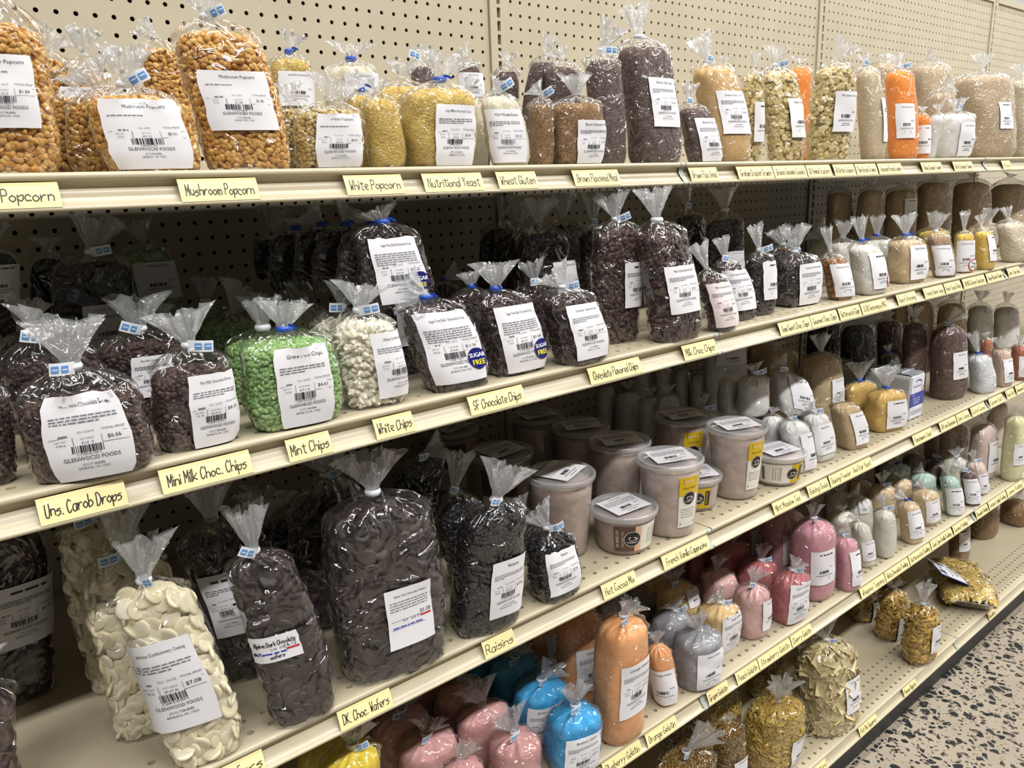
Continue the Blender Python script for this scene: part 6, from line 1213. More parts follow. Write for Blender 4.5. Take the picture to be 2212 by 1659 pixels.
    ('penne', 'penne bag, third in the penne file', [1.1663, -0.312, 0.1274, 0.0963, 0.0771, 0.1001, 0.1321, -0.0024, 0.0032, -0.0009, 0.0012, 0.0212, 2.6, 0.06, 0.03, 0.5, -12.0, 0.0], [0.0182, 0.0347, 0.0538, 0.0672], {'t': ('Penne Rigate', '$3.0'), 'tape': 'n'}),
    ('penne', 'penne bag in shade, last in the penne file', [1.195, -0.231, 0.1274, 0.0737, 0.059, 0.0441, 0.071, -0.0065, 0.0081, -0.0009, 0.0011, 0.0222, 2.6, 0.06, 0.03, 0.5, -12.0, 0.0], None, {'tape': 'n'}),
    ('seedbrown', 'short brown grain bag with label beside the tall grain bags', [1.7706, -0.3508, 0.1274, 0.0743, 0.0594, 0.1378, 0.1578, -0.0053, 0.0116, -0.0005, 0.001, 0.012, 2.8, 0.06, 0.03, 0.5, -5.0, 0.0], [-0.0156, 0.0829, 0.0475, 0.0714], {'t': ('', '$2.5'), 'tape': 'n'}),
    ('seedbrown', 'tall brown grain bag beside the last tall one', [2.0365, -0.3253, 0.1274, 0.113, 0.0904, 0.1412, 0.1781, -0.0092, 0.0158, -0.0012, 0.0021, 0.0249, 2.8, 0.06, 0.03, 0.5, -12.0, 0.0], None, {'tape': 'n'}),
    ('seedbrown', 'last tall brown grain bag on the bottom deck', [2.2585, -0.3689, 0.1274, 0.1291, 0.1032, 0.0645, 0.1095, -0.0044, 0.0082, -0.0013, 0.0024, 0.0258, 2.8, 0.06, 0.03, 0.5, -12.0, 0.0], None, {'tape': 'n'}),
]
# ---- the setting ---------------------------------------------------------------
SHELF_Y = {'A': -.4853, 'B': -.561, 'C': -.558, 'D': -.556, 'E': -.5505}
SHELF_Z = {'A': 1.5056, 'B': 1.2301, 'C': .8758, 'D': .5440, 'E': .1274}
LEVEL = {'A': 'top', 'B': 'second', 'C': 'third', 'D': 'fourth', 'E': 'bottom'}
SEC = 48 * IN

m = MB(); m.box(-5, 9, -6.5, 4.0, -.08, 0)
tag(m.build('floor', terrazzo()), kind='structure')
m = MB(); m.box(-5, 9, -6.5, 4.0, CEIL, CEIL + .1)
tag(m.build('ceiling', plain('ceiling_white', (238, 238, 234), .8)), kind='structure')
m = MB(); m.box(9, 9.1, -6.5, 4.0, 0, CEIL)
tag(m.build('wall_far', plain('ceiling_white', (238, 238, 234), .8)), kind='structure')

def perforated(nx, ny, mx0, mx1, my0, my1, pitch, r, deep, ry=None):
    """A sheet in the xy plane (z up) with a grid of round holes that have walls; margins around it."""
    mb = MB(); h = pitch / 2; ry = ry or r
    ang = [math.pi / 4 * k for k in range(8)]
    octo = [(r * math.cos(a), ry * math.sin(a)) for a in ang]
    sq = [(h, 0), (h, h), (0, h), (-h, h), (-h, 0), (-h, -h), (0, -h), (h, -h)]
    nV = 24
    base = [(x, y, 0) for x, y in sq] + [(x, y, 0) for x, y in octo] + [(x, y, -deep) for x, y in octo]
    f0 = [(k, (k + 1) % 8, 8 + (k + 1) % 8, 8 + k) for k in range(8)] + [(8 + k, 8 + (k + 1) % 8, 16 + (k + 1) % 8, 16 + k) for k in range(8)]
    base = np.array(base); gx, gy = np.meshgrid(np.arange(nx) * pitch, np.arange(ny) * pitch)
    C_ = np.stack([gx.ravel(), gy.ravel(), 0 * gx.ravel()], -1)
    V = (base[None] + C_[:, None]).reshape(-1, 3)
    F = (np.array(f0)[None] + (np.arange(len(C_)) * nV)[:, None, None]).reshape(-1, 4)
    n = len(V)
    x0, x1, y0, y1 = -h, (nx - 1) * pitch + h, -h, (ny - 1) * pitch + h
    a0, a1, b0, b1 = x0 - mx0, x1 + mx1, y0 - my0, y1 + my1
    ex = [(a0, b0), (a1, b0), (a1, b1), (a0, b1), (x0, y0), (x1, y0), (x1, y1), (x0, y1)]
    V = np.concatenate([V, [(x, y, 0) for x, y in ex]])
    G = [(n, n + 1, n + 5, n + 4), (n + 1, n + 2, n + 6, n + 5), (n + 2, n + 3, n + 7, n + 6), (n + 3, n, n + 4, n + 7)]
    F = np.concatenate([F, np.array(G)])
    return V, F

def quads(name, V, F, mats, midx=None):
    k = len(F)
    return mesh_np(name, V, F.ravel(), np.arange(k) * 4, np.full(k, 4), mats, midx, False)

# perforated back panels, slotted posts and black sheets painted as the shade behind them
ROW0 = 1.87
V, F = perforated(46, 77, .004, .004, .012, .008, IN, .0036, .004)
V = V[:, [0, 2, 1]]; V[:, 1] *= -1                    # panel faces the aisle
peg_me = quads('pegboard_sheet', V, F[:, ::-1], [PEG])
zbot = ROW0 + 8 * IN - 76 * IN
for k in range(-1, 3):
    x0 = (3 + 48 * k) * IN
    p = link('pegboard_panel', peg_me); p.location = (x0, 0, zbot)
    wch = {-1: 'perforated beige panel behind the popcorn end of the shelves', 0: 'perforated beige panel behind the flax and cracker bags', 1: 'perforated beige panel behind the bulgur end of the top shelf', 2: 'perforated beige panel farthest down the aisle'}[k]
    tag(p, wch, 'pegboard', 'perforated back panels')
    m = MB(); m.box(x0 - .016, x0 + 45 * IN + .016, -.006, .012, zbot + 76 * IN + .0205, zbot + 76 * IN + .045)
    c = m.build('top_rail', PEG, p); c.matrix_parent_inverse = p.matrix_world.inverted() if False else Matrix.Translation((-x0, 0, -zbot))
for k in range(-1, 3):
    xc = (1.5 + 48 * k) * IN + .002
    r = empty('slotted_upright', (xc, 0, 0))
    wch = {-1: 'slotted beige upright beyond the near frame edge', 0: 'slotted beige upright between the yeast and flax bags', 1: 'slotted beige upright above the tall cracker bag', 2: 'slotted beige upright farthest down the aisle'}[k]
    tag(r, wch, 'upright', 'slotted uprights')
    # channel with a column of slots, drawn as a ladder
    m = MB(); w, s = .0215, .0042
    m.box(-w, -s, -.005, .012, .10, 2.115); m.box(s, w, -.005, .012, .10, 2.115)
    z = .115
    while z < 2.10:
        m.box(-s, s, -.005, .006, z + .0095 - .0032 + .006, z + .0095 + .0032 + .006); z += IN
    m.build('slotted_channel', PEG, r)
    m = MB(); m.box(-w, w, .012, .03, .1, 2.115); m.build('channel_shade_back', BLACK, r)  # black back stands in for shade inside the slots
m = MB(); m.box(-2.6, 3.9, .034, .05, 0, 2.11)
tag(m.build('shade_backing', BLACK), kind='structure')  # black sheet painted as the unlit hollow behind the panels

# shelves: one per bay and level, with perforated deck, price rail and grey end cap
LIP = [(.006, -.0002), (-.0005, 0), (-.0032, -.0012), (-.0042, -.004), (-.0034, -.0066), (-.0012, -.0078), (.0038, -.0090), (.0042, -.0165), (.0012, -.0212), (-.0035, -.0260), (-.0072, -.0308), (-.0102, -.0316), (-.0112, -.0338), (-.0098, -.0358), (-.004, -.0362), (.004, -.0362)]
for lv in 'ABCDE':
    y, z = SHELF_Y[lv], SHELF_Z[lv]
    for k in range(-1, 2 if lv in 'AB' else 2):
        x0, x1 = (1.5 + 48 * k) * IN + .0012, (49.5 + 48 * k) * IN - .0012
        r = empty('store_shelf', ((x0 + x1) / 2, y, z))
        bay = {-1: 'near bay', 0: 'middle bay', 1: 'far bay'}[k]
        tag(r, '%s beige metal shelf of the %s with a price rail' % ({'A': 'top', 'B': 'second', 'C': 'third', 'D': 'fourth', 'E': 'bottom deck'}[lv], bay), 'shelf', 'metal store shelves')
        nrow = {'A': 1, 'B': 2, 'C': 2, 'D': 2, 'E': 4}[lv]
        off = .0221 if lv not in 'E' else .0170
        mx = .0125
        nx = 46; L = x1 - x0
        ha = (L - 45 * IN - IN) / 2
        V, F = perforated(nx, nrow, ha, ha, 0, 0, IN, .0043, .008)
        V = V + np.array([-45 * IN / 2, off, -.0006])
        mb = MB(); mb.V = [tuple(v) for v in V]; mb.F = [tuple(f) for f in F]; mb.M = [0] * len(F)
        yb = off + (nrow - .5) * IN
        hx = L / 2
        zt = -.0006
        mb.add([(-hx, yb, zt), (hx, yb, zt), (hx, -y - .012, zt), (-hx, -y - .012, zt)], [(0, 1, 2, 3)])
        mb.add([(-hx, .004, zt), (hx, .004, zt), (hx, off - IN / 2, zt), (-hx, off - IN / 2, zt)], [(0, 1, 2, 3)])
        # underside pan and side flanges
        mb.add([(-hx, .004, -.034), (hx, .004, -.034), (hx, -y - .012, -.034), (-hx, -y - .012, -.034)], [(0, 3, 2, 1)])
        for sx in (-1, 1):
            mb.add([(sx * hx, .004, zt), (sx * hx, -y - .012, zt), (sx * hx, -y - .012, -.034), (sx * hx, .004, -.034)], [(0, 1, 2, 3)])
        mb.add([(-hx, .006, -.0090), (hx, .006, -.0090), (hx, yb, -.0090), (-hx, yb, -.0090)], [(0, 1, 2, 3)], 1)  # added black sheet: shade inside the holes, put into colour
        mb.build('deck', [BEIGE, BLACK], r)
        m = MB(); P = np.array([[(xx, py, pz) for py, pz in LIP] for xx in (-hx, hx - .011)])
        m.grid(P); m.build('price_rail', BEIGE, r, True)
        m = MB(); P = np.array([[(xx, py - .0008 + (0.0 if pz > -.009 or pz < -.031 else -.0022), pz) for py, pz in LIP] for xx in (hx - .0112, hx)])
        m.grid(P); m.build('end_cap', GREYCAP, r, True)
    if lv == 'E':
        m = MB(); m.box((1.5 - 48) * IN, (49.5 + 48) * IN, y + .014, y + .03, 0.0, z - .038)
        tag(m.build('kick_board', KICK), 'black kick board along the foot of the shelving', 'kick board')

# handwritten yellow cards in the price rails
def shelf_tag(lv, x0, x1, text, label, tilt=0.0):
    y, z = SHELF_Y[lv], SHELF_Z[lv]
    rng = np.random.default_rng(ord(lv) * 1000 + int((x0 + 3) * 1000))
    xc = (x0 + x1) / 2; h = x1 - xc
    r = empty('shelf_tag', (xc, y, z)); tag(r, label, 'shelf tag', 'handwritten yellow shelf tags')
    top, bot = np.array([0, -.0012, -.0089]), np.array([0, -.0106, -.0318])
    dn = bot - top; H = np.linalg.norm(dn); up = -dn / H; nrm = np.cross(np.array([1.0, 0, 0]), up); nrm /= np.linalg.norm(nrm)
    def at(u, v, off):   # u along, v up from the card's foot; the card bows outward a touch
        bow = .0008 * math.sin(math.pi * v / H)
        return bot + np.array([u, 0, 0]) + up * v + nrm * (off + bow) + np.array([tilt * v, 0, 0])
    if nrm[1] > 0: nrm = -nrm
    vs = np.linspace(0, H, 6)
    P = np.array([[at(u, v, .0004) for u in (-h, -h / 3, h / 3, h)] for v in vs])
    m = MB(); m.grid(P); P2 = P - nrm * .0005; m.grid(P2, flip=True); m.build('card', YTAG, r, True)
    ppm = px_per_m([xc, y, z])
    V, F = handwriting(text, -h * .86, h * .86, H * .26, H * .47, max(.0010, 1.0 / ppm), rng)
    if F:
        Q = [at(u, v, .0007) for u, v in V]
        link('handwriting', mesh_poly('handwriting', Q, F, [PEN]), r)

for t in TAGS: shelf_tag(*t)

# ---- bags ------------------------------------------------------------------------
KEYS = ('x', 'y', 'z', 'w', 'd', 'hs', 'zk', 'kx', 'ky', 'tx', 'ty', 'tz', 'n', 'bul', 'tap', 'fil', 'yaw', 'roll')
for i, row in enumerate(BAGS):
    cont, label, nums, lab, extra = row
    b = dict(zip(KEYS, nums)); b['cont'] = cont; b['label'] = label; b['ph'] = (i * 1.7) % 6.28; b['rk'] = min(.0085, .09 * b['w']); b['pit'] = 0
    if lab: b['lab'] = lab
    b.update(extra)
    make_bag(i, b)

# ---- cocoa and cappuccino tubs -----------------------------------------------------
TUBCLEAR = film('tub_plastic', .10, .8, 30.0, .06)
def tub(i, x, y, h, R, kind, turn, label, lid_turn):
    rng = np.random.default_rng(500 + i)
    z = SHELF_Z['C']
    r = empty('drink_mix_tub', (x, y, z)); tag(r, label, 'tub', 'drink mix tubs')
    Rt, Rb = R * .925, R * (.74 if h > .1 else .76)
    rad = lambda zz: Rb + (Rt - Rb) * (zz / h)
    powder = food('cocoamix' if kind != 'cap' else 'capmix', (176, 150, 138) if kind != 'cap' else (196, 174, 162), (196, 172, 160) if kind != 'cap' else (216, 196, 184), 'powder', 70)
    m = MB(); g = lathe([(.001, .002), (Rb - .003, .002), (Rb - .0012, .005)] + [(rad(t * h) - .0012, t * h) for t in np.linspace(.1, .90, 8)] + [(rad(.9 * h) * .6, h * .93), (.001, h * .94)])
    m.grid(g, wrap=True); m.build('drink_powder', powder, r, True)['kind'] = 'stuff'
    m = MB(); g = lathe([(.001, .0), (Rb - .004, .0), (Rb, .003)] + [(rad(t * h), t * h) for t in np.linspace(.08, .97, 8)] + [(Rt + .0015, h * .955), (Rt + .0015, h * .975)], 48)
    m.grid(g, wrap=True); m.build('cup', TUBCLEAR, r, True)
    m = MB(); g = lathe([(Rt + .001, h - .006), (R - .001, h - .007), (R, h - .003), (R, h + .001), (R - .002, h + .003), (R - .004, h + .003), (R - .006, h - .001), (R - .012, h - .0015), (R - .014, h + .0), (.001, h + .0)], 56)
    m.grid(g, wrap=True); m.build('lid', film('lid_plastic', .34, .9, 30.0, .08), r, True)
    # paper price label on the lid
    w, l = .036, .031
    c, s = math.cos(lid_turn), math.sin(lid_turn)
    T = lambda u, v, o: (c * u - s * v, s * u + c * v, h + .0048 + o + .0012 * math.sin(60 * u))
    m = MB(); m.grid(np.array([[T(u, v, 0) for u in np.linspace(-w, w, 7)] for v in np.linspace(-l, l, 4)])); lb = m.build('lid_label', PAPER, r, True)
    k, gk = Ink(), Ink()
    k.text('Hot Cocoa Mix' if kind != 'cap' else 'French Vanilla Cappuccino', 0, l * .74, .004, w * 1.3)
    for q in range(4): gk.greek(-w * .85, w * .85, l * (.5 - .14 * q), l * .05, rng)
    k.bars(-w * .4, w * .2, -l * .45, -l * .2, rng, 18); k.text('$5.99' if h > .1 else '$2.45', w * .6, -l * .25, .0045); k.text(STORE, 0, -l * .64, .0042, w * 1.2); gk.greek(-w * .3, w * .3, -l * .82, l * .05, rng)
    for nm, ik, mt in (('print', k, INK), ('small_print', gk, GREYINK)):
        link(nm, mesh_poly(nm, [T(u, v, .0004) for u, v in ik.V], ik.F, [mt]), lb)
    # side label: printed band wrapped on the cup
    z0, z1 = (h * .16, h * .86) if h > .1 else (h * .14, h * .80)
    if kind == 'cap' and h > .1: a0, a1 = -.40, .40
    elif h > .1: a0, a1 = -.9, .42
    else: a0, a1 = -.95, .95
    def S(a, zz, o): t = turn + a; rr = rad(zz) + .0008 + o; return (rr * math.sin(t), -rr * math.cos(t), zz)
    def patch(name, aa, ab, za, zb, mat, par, o=0.0):
        m = MB(); m.grid(np.array([[S(a, zz, o) for a in np.linspace(aa, ab, 14)] for zz in np.linspace(za, zb, 6)])); return m.build(name, mat, par, True)
    def put(name, ik, mat, par, o, ca, cz, rotq=False):
        V = [((v, -u) if rotq else (u, v)) for u, v in ik.V]
        F = ik.F
        if V: link(name, mesh_poly(name, [S(ca + u / rad(cz), cz + v, o) for u, v in V], F, [mat]), par)
    brown = plain('label_brown', (92, 66, 54), .45); mustard = plain('label_mustard', (214, 178, 20), .45); cream = plain('label_cream', (232, 228, 216), .5); dark = plain('label_dark', (34, 26, 26), .4); peach = plain('label_peach', (226, 182, 152), .5)
    def cup_art(par, ca, cz, rr):
        d = Ink(); 
        for q in range(2): d.disc(0, 0, rr * (q + 1) / 2, 30, rr * q / 2 + 1e-6)
        put('cup_badge', d, dark, par, .0004, ca, cz)
        k = Ink(); k.disc(0, 0, rr * .97, 30, rr * .92)
        a = np.linspace(0, math.pi, 14); k.poly([(rr * .42 * math.cos(t), rr * .22 - rr * .52 * math.sin(t)) for t in a] + [(rr * .36 * math.cos(t), rr * .16 - rr * .40 * math.sin(t)) for t in a], [(i_, i_ + 1, 15 + i_, 14 + i_) for i_ in range(13)])
        k.rect(-rr * .42, rr * .17, rr * .42, rr * .24); k.disc(rr * .50, 0, rr * .16, 14, rr * .10)
        a = np.linspace(math.pi, 2 * math.pi, 14); k.poly([(rr * .62 * math.cos(t), -rr * .34 + rr * .16 * math.sin(t)) for t in a] + [(rr * .56 * math.cos(t), -rr * .32 + rr * .10 * math.sin(t)) for t in a], [(i_, i_ + 1, 15 + i_, 14 + i_) for i_ in range(13)])
        put('cup_drawing', k, WHITE, par, .0007, ca, cz)
    def directions(par, ca, cz, sz, rotq):
        k = Ink()
        for q, t in enumerate(('Mixing Instructions:', 'Use 1/3 cup mix per', '8 oz. of hot water.', 'Mix well and enjoy!')): k.text(t, 0, sz * (1.8 - 1.35 * q), sz)
        k.rect(-sz * 4.6, sz * 1.62, sz * 4.6, sz * 1.7)
        put('directions', k, INK, par, .0005, ca, cz, rotq)
    if kind == 'cap' and h > .1:
        base = patch('side_label', a0, a1, z0, z1, cream, r)
        patch('mustard_panel', a0, a1, h * .60, z1, mustard, base, .0002)
        dk = Ink(); dk.rect(-.0135, -.0045, .0135, .0055); put('title_bar', dk, dark, base, .0004, 0, h * .80)
        k = Ink(); k.text('CAPPUCCINO MIX', 0, -.003, .0088, .0245, squeeze=.7); put('title', k, cream, base, .0007, 0, h * .80)
        k = Ink(); k.text('French Vanilla', 0, 0, .0072, .026, squeeze=.8); put('flavour', k, brown, base, .0005, 0, h * .695)
        cup_art(base, 0, h * .565, .0128)
        directions(base, 0, h * .36, .0036, False)
        k = Ink(); k.rect(-.0145, -.003, .0145, .003); put('ribbon', k, plain('label_greybrown', (98, 92, 84), .5), base, .0004, 0, h * .215)
        k = Ink(); k.text('shake well before use', 0, -.001, .003, .024); put('ribbon_print', k, cream, base, .0006, 0, h * .215)
    elif kind == 'cap':
        base = patch('side_label', a0, a1, z0, z1, cream, r)
        patch('mustard_panel', .35, a1, z0, z1, mustard, base, .0002)
        cup_art(base, .42, h * .47, .0125); directions(base, -.22, h * .47, .0036, True)
        k = Ink(); k.rect(-.0145, -.0025, .0145, .0025); put('ribbon', k, plain('label_greybrown', (98, 92, 84), .5), base, .0004, -.75, h * .47, True)
        dk = Ink(); dk.rect(-.015, -.004, .015, .005); put('title_bar', dk, dark, base, .0005, .82, h * .47, True)
        k = Ink(); k.text('CAPPUCCINO MIX', 0, -.003, .008, .026, squeeze=.7); put('title', k, mustard, base, .0008, .82, h * .47, True)
    else:
        base = patch('side_label', a0, a1, z0, z1, cream, r)
        if h > .1:
            patch('brown_panel', a0, a1, h * .50, z1, brown, base, .0002)
            k = Ink(); k.text('HOT DRINK MIX', 0, -.003, .0105, .036, squeeze=.75); put('title', k, cream, base, .0006, -.2, h * .76)
            k = Ink(); k.text('Hot Chocolate', 0, 0, .008, .036, squeeze=.8); put('flavour', k, peach, base, .0005, -.2, h * .67)
            cup_art(base, -.2, h * .56, .0130); directions(base, -.2, h * .34, .0038, False)
        else:
            patch('brown_panel', a0, -.25, z0, z1, brown, base, .0002); patch('peach_band', -.25, -.02, z0, z1, peach, base, .0002)
            cup_art(base, -.34, h * .47, .0145); directions(base, .42, h * .47, .0038, True)
            k = Ink(); k.text('HOT DRINK MIX', 0, -.003, .008, .032, squeeze=.75); put('title', k, cream, base, .0006, -.83, h * .47, True)
            k = Ink(); k.text('Hot Chocolate', 0, -.002, .007, .03, squeeze=.8); put('flavour', k, peach, base, .0006, -.66, h * .47, True)
            k = Ink(); k.rect(-.016, -.001, .016, .001); put('ribbon', k, INK, base, .0004, .86, h * .47, True)

R0 = .0585
for i, t in enumerate([
    (-.210, -.440, .138, R0, 'hot', 1.9, 'tall cocoa tub in front with a crooked lid label beside the small raisins bag', .35),
    (-.214, -.286, .138, R0, 'hot', -.55, 'tall cocoa tub with brown side label behind the crooked-label tub', .0),
    (-.121, -.498, .070, R0, 'hot', -.18, 'squat hot chocolate tub with brown and white wrap label', -.12),
    (-.020, -.158, .138, R0, 'cap', .55, 'tall cappuccino tub farthest back by the pegboard', -.3),
    (-.008, -.278, .138, R0, 'cap', .50, 'tall cappuccino tub second from the pegboard in its file', -.5),
    (-.020, -.394, .138, R0, 'cap', .42, 'tall cappuccino tub behind the front one in its file', -.5),
    (-.016, -.510, .134, R0, 'cap', -.16, 'front tall cappuccino tub with its label facing out at the shelf joint', -.45),
    (.185, -.375, .138, R0, 'cap', -.45, 'tall cappuccino tub with a blue mark behind the white bags tub', -.45),
    (.205, -.490, .138, R0, 'cap', -.10, 'front tall cappuccino tub standing over the Mint Meadow Tea side', -.45),
    (.322, -.506, .062, R0, 'cap', -.75, 'squat cappuccino tub with sideways directions beside the white bags', -.25),
    (.102, -.474, .062, .050, 'cap', -1.2, 'squat cappuccino tub half hidden between two tall cappuccino tubs', -.5),
    (-.200, -.100, .138, R0, 'hot', -.4, 'shaded cocoa tub at the back behind the raisins', .2)]):
    tub(i, *t)

# ---- boxed yeast ---------------------------------------------------------------------
FOIL = plain('foil_carton', (196, 202, 208), .28, .55)
CARTON = plain('white_carton', (226, 230, 238), .4)
for i, yy in enumerate((-.5135, -.452, -.390, -.328)):
    x0, w, dp, h = .888, .072, .058, .113
    r = empty('yeast_box', (x0 + w / 2, yy, SHELF_Z['C']))
    tag(r, ['front foil-topped yeast carton with a blue band', 'foil-topped yeast carton, second in its file', 'foil-topped yeast carton, third in its file', 'foil-topped yeast carton, last in its file'][i], 'box', 'boxed yeast cartons')
    def slab(n, x, y, z, bev=.003):
        bm = bmesh.new(); bmesh.ops.create_cube(bm, size=1)
        for v in bm.verts: v.co = Vector((v.co.x * x, v.co.y * y + y / 2, v.co.z * z + z / 2))
        bmesh.ops.bevel(bm, geom=list(bm.edges), offset=bev, segments=2, affect='EDGES')
        me = bpy.data.meshes.new(n); bm.to_mesh(me); bm.free(); return me
    me = slab('carton', w, dp, h); me.materials.append(CARTON); link('carton', me, r)
    m = MB()
    P = [[(-w / 2 + .002 + u * (w - .004), .002 + v * (dp - .004), h + .0004 + .0035 * math.sin(math.pi * v) + .0012 * math.sin(7 * u + 9 * v)) for u in np.linspace(0, 1, 9)] for v in np.linspace(0, 1, 9)]
    m.grid(np.array(P)); m.box(-w / 2 + .004, w / 2 - .004, dp * .46, dp * .54, h + .003, h + .0075); m.build('foil_top', FOIL, r, True)
    m = MB(); m.box(-w / 2 + .0005, w / 2 - .0005, -.0006, .0004, h * .30, h * .60); m.box(-w / 2 - .0006, -w / 2 + .0004, 0, dp, h * .30, h * .60) if False else None
    bnd = m.build('blue_band', plain('carton_blue', (28, 52, 158), .35), r)
    def fp(name, ik, mat, par, cx, cz):
        if ik.F: link(name, mesh_poly(name, [(cx + u, -.0011, cz + v) for u, v in ik.V], ik.F, [mat]), par)
    rng = np.random.default_rng(70 + i)
    k = Ink(); k.text("Fleischmann's", 0, 0, .0085, .046); fp('maker_name', k, plain('carton_blue', (28, 52, 158), .35), r, -.004, h * .735)
    a = np.linspace(.25, 2.4, 12); k = Ink(); k.poly([(.020 * math.cos(t), .0125 * math.sin(t)) for t in a] + [(.018 * math.cos(t), .0095 * math.sin(t)) for t in a], [(q, q + 1, 13 + q, 12 + q) for q in range(11)]); fp('arc_mark', k, plain('carton_blue', (28, 52, 158), .35), r, 0, h * .79)
    k = Ink(); k.text('A12', -.022, .010, .007); [k.text(t, -.004, .001 - .0062 * q, .0055, .05) for q, t in enumerate(('INSTANT YEAST', 'LEVURE SECHE', 'LEVADURA'))]; fp('band_print', k, WHITE, bnd, 0, h * .45)
    k = Ink(); k.text('1 LB', -.022, .004, .005); [k.greek(-.031, .03, -.002 - .004 * q, .0014, rng) for q in range(3)]; fp('foot_print', k, GREYINK, r, 0, h * .21)
    k = Ink(); k.disc(0, 0, .0072, 24, .0058); k.text('72', 0, -.002, .006); fp('round_mark', k, RED, r, .026, h * .66)
    m = MB(); P = []
    k = Ink(); [k.greek(.006, dp - .006, h * .9 - q * .0042, .0016, rng) for q in range(16)]
    link('side_print', mesh_poly('side_print', [(-w / 2 - .0006, dp - u, v) for u, v in k.V], k.F, [GREYINK]), r)

# ---- egg noodle packs on the bottom deck ------------------------------------------------
def noodle_pack(loc, yaw, L, W, H, label, card, seed):
    rng = np.random.default_rng(seed)
    r = empty('egg_noodle_pack', loc); r.rotation_euler = (0, 0, yaw); tag(r, label, 'noodle pack')
    n, k = 64, 22
    th = np.linspace(0, 2 * np.pi, n, endpoint=False)
    def shell(u, t, ins):   # u -1..1 along the length, t around
        e = (1 - abs(u) ** 3.2) ** .5 if abs(u) < 1 else 0
        hy = (W / 2) * (.86 + .14 * e); hz = (H / 2) * e
        lump = 1 + .05 * np.sin(3 * t + 5 * u) + .04 * np.sin(7 * u + 2 * t)
        return np.stack([np.full_like(t, u * L / 2), (hy * np.sign(np.cos(t)) * np.abs(np.cos(t)) ** .7 - ins * np.sign(np.cos(t))) * lump, H / 2 * .96 + np.maximum(hz - ins, .0005) * np.sin(t) * lump], -1)
    us = np.linspace(-1, 1, k)
    G = np.stack([shell(u, th, .006) for u in us[1:-1]]); G[..., 2] = np.maximum(G[..., 2], .001)
    m = MB(); m.grid(G, wrap=True); core = m.build('contents', food('noodle', (170, 136, 60), (206, 172, 84), 'grain', 120), r, True); core['kind'] = 'stuff'  # core coloured darker than the strips to paint shade between them
    N_ = 2600
    uu = rng.uniform(-.93, .93, N_); tt = rng.uniform(-.35, math.pi + .35, N_)
    P = np.stack([shell(u, np.array([t]), .007)[0] for u, t in zip(uu, tt)])
    e = .01
    Q1 = np.stack([shell(min(u + e, .99), np.array([t]), .007)[0] for u, t in zip(uu, tt)]) - P
    Q2 = np.stack([shell(u, np.array([t + e]), .007)[0] for u, t in zip(uu, tt)]) - P
    Nn = np.cross(Q1, Q2); Nn /= np.linalg.norm(Nn, axis=1, keepdims=True) + 1e-12
    out = P - np.array([0, 0, H / 2]); out[:, 0] = 0; Nn *= np.sign(np.sum(Nn * out, 1))[:, None]
    o = scatter('contents', P, Nn, 'strip', .036, food('noodle', (206, 172, 84), (236, 210, 130), 'piece', 0), rng, core); o['kind'] = 'stuff'
    G = np.stack([shell(u, th, -.002) for u in us]); G[..., 2] = np.maximum(G[..., 2], .0004)
    m = MB(); m.grid(G, wrap=True); m.build('plastic_film', FILM, r, True)
    for s in (-1, 1):
        xx = np.linspace(0, .02, 4)
        P = np.array([[(s * (L / 2 * .985 + a), v, H / 2 * .96 + .003 * math.sin(40 * v) + a * .3) for v in np.linspace(-W * .46, W * .46, 16)] for a in xx])
        m = MB(); m.grid(P); m.build('sealed_end', RUFFLE, r, True)
    return r

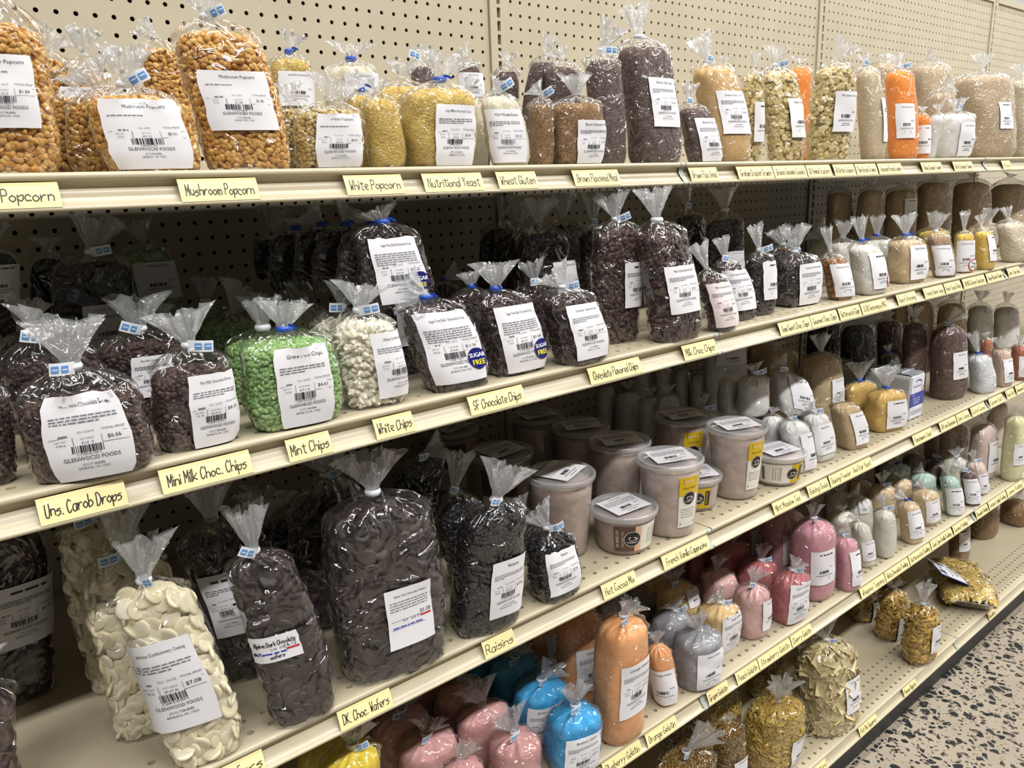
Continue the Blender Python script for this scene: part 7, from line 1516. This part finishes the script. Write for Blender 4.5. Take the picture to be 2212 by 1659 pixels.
pk = noodle_pack((1.535, -.452, SHELF_Z['E']), .62, .27, .16, .085, 'egg noodle pack lying flat with a navy-edged header card', 0, 5)
def card_on(par, name, o, ax, ay, w, h, mat, off=0.0, nu=6):
    o, ax, ay = (np.array(v, float) for v in (o, ax, ay)); ax /= np.linalg.norm(ax); ay -= ax * ay.dot(ax); ay /= np.linalg.norm(ay); nz = np.cross(ax, ay)
    f = lambda u, v, q: o + ax * u + ay * v + nz * (q + .004 * math.cos(u / w * 3))
    m = MB(); m.grid(np.array([[f(u, v, off) for u in np.linspace(-w / 2, w / 2, nu)] for v in np.linspace(-h / 2, h / 2, 4)])); m.grid(np.array([[f(u, v, off - .0008) for u in np.linspace(-w / 2, w / 2, nu)] for v in np.linspace(-h / 2, h / 2, 4)]), flip=True)
    return m.build(name, mat, par), f
navy = plain('card_navy', (34, 46, 128), .4)
hc, f = card_on(pk, 'header_card', (-.035, .062, .093), (1, .18, -.08), (-.05, 1, .42), .150, .100, navy)
ip, _ = card_on(hc, 'card_panel', (-.035, .062, .093), (1, .18, -.08), (-.05, 1, .42), .136, .086, PAPER, .0010)
k = Ink(); k.text("Mrs. Miller's", -.012, .018, .020, .105); k.text('Old Fashioned', 0, -.012, .011, .09); k.text('NOODLES', 0, -.030, .015, .1)
link('card_print', mesh_poly('card_print', [f(u, v, .0016) for u, v in k.V], k.F, [navy]), hc)
k = Ink(); k.disc(-.040, .030, .010, 16); k.disc(.035, .006, .013, 16); k.disc(.048, .010, .008, 14); k.rect(-.05, -.004, .05, .0); k.bars(.035, .058, -.040, -.026, RNG, 10)
link('card_marks', mesh_poly('card_marks', [f(u, v, .0014) for u, v in k.V], k.F, [INK]), hc)
pk2 = noodle_pack((1.430, -.225, SHELF_Z['E']), .80, .20, .12, .10, 'egg noodle pack with black and orange label behind the penne', 0, 6)
blk = plain('card_black', (24, 24, 26), .35); orng = plain('card_orange', (236, 138, 30), .4)
hc, f = card_on(pk2, 'black_label', (-.02, .02, .118), (.3, 1, .1), (1, -.3, .35), .070, .11, blk)
k = Ink(); k.rect(-.035, -.030, .035, -.006); link('orange_band', mesh_poly('orange_band', [f(u, v, .0012) for u, v in k.V], k.F, [orng]), hc)
k = Ink(); k.disc(0, .022, .020, 24, .015); k.disc(0, .022, .011, 20); k.text('Noodles', 0, -.022, .013, .06); link('label_marks', mesh_poly('label_marks', [f(u, v, .0016) for u, v in k.V], k.F, [plain('card_silver', (186, 188, 190), .35)]), hc)
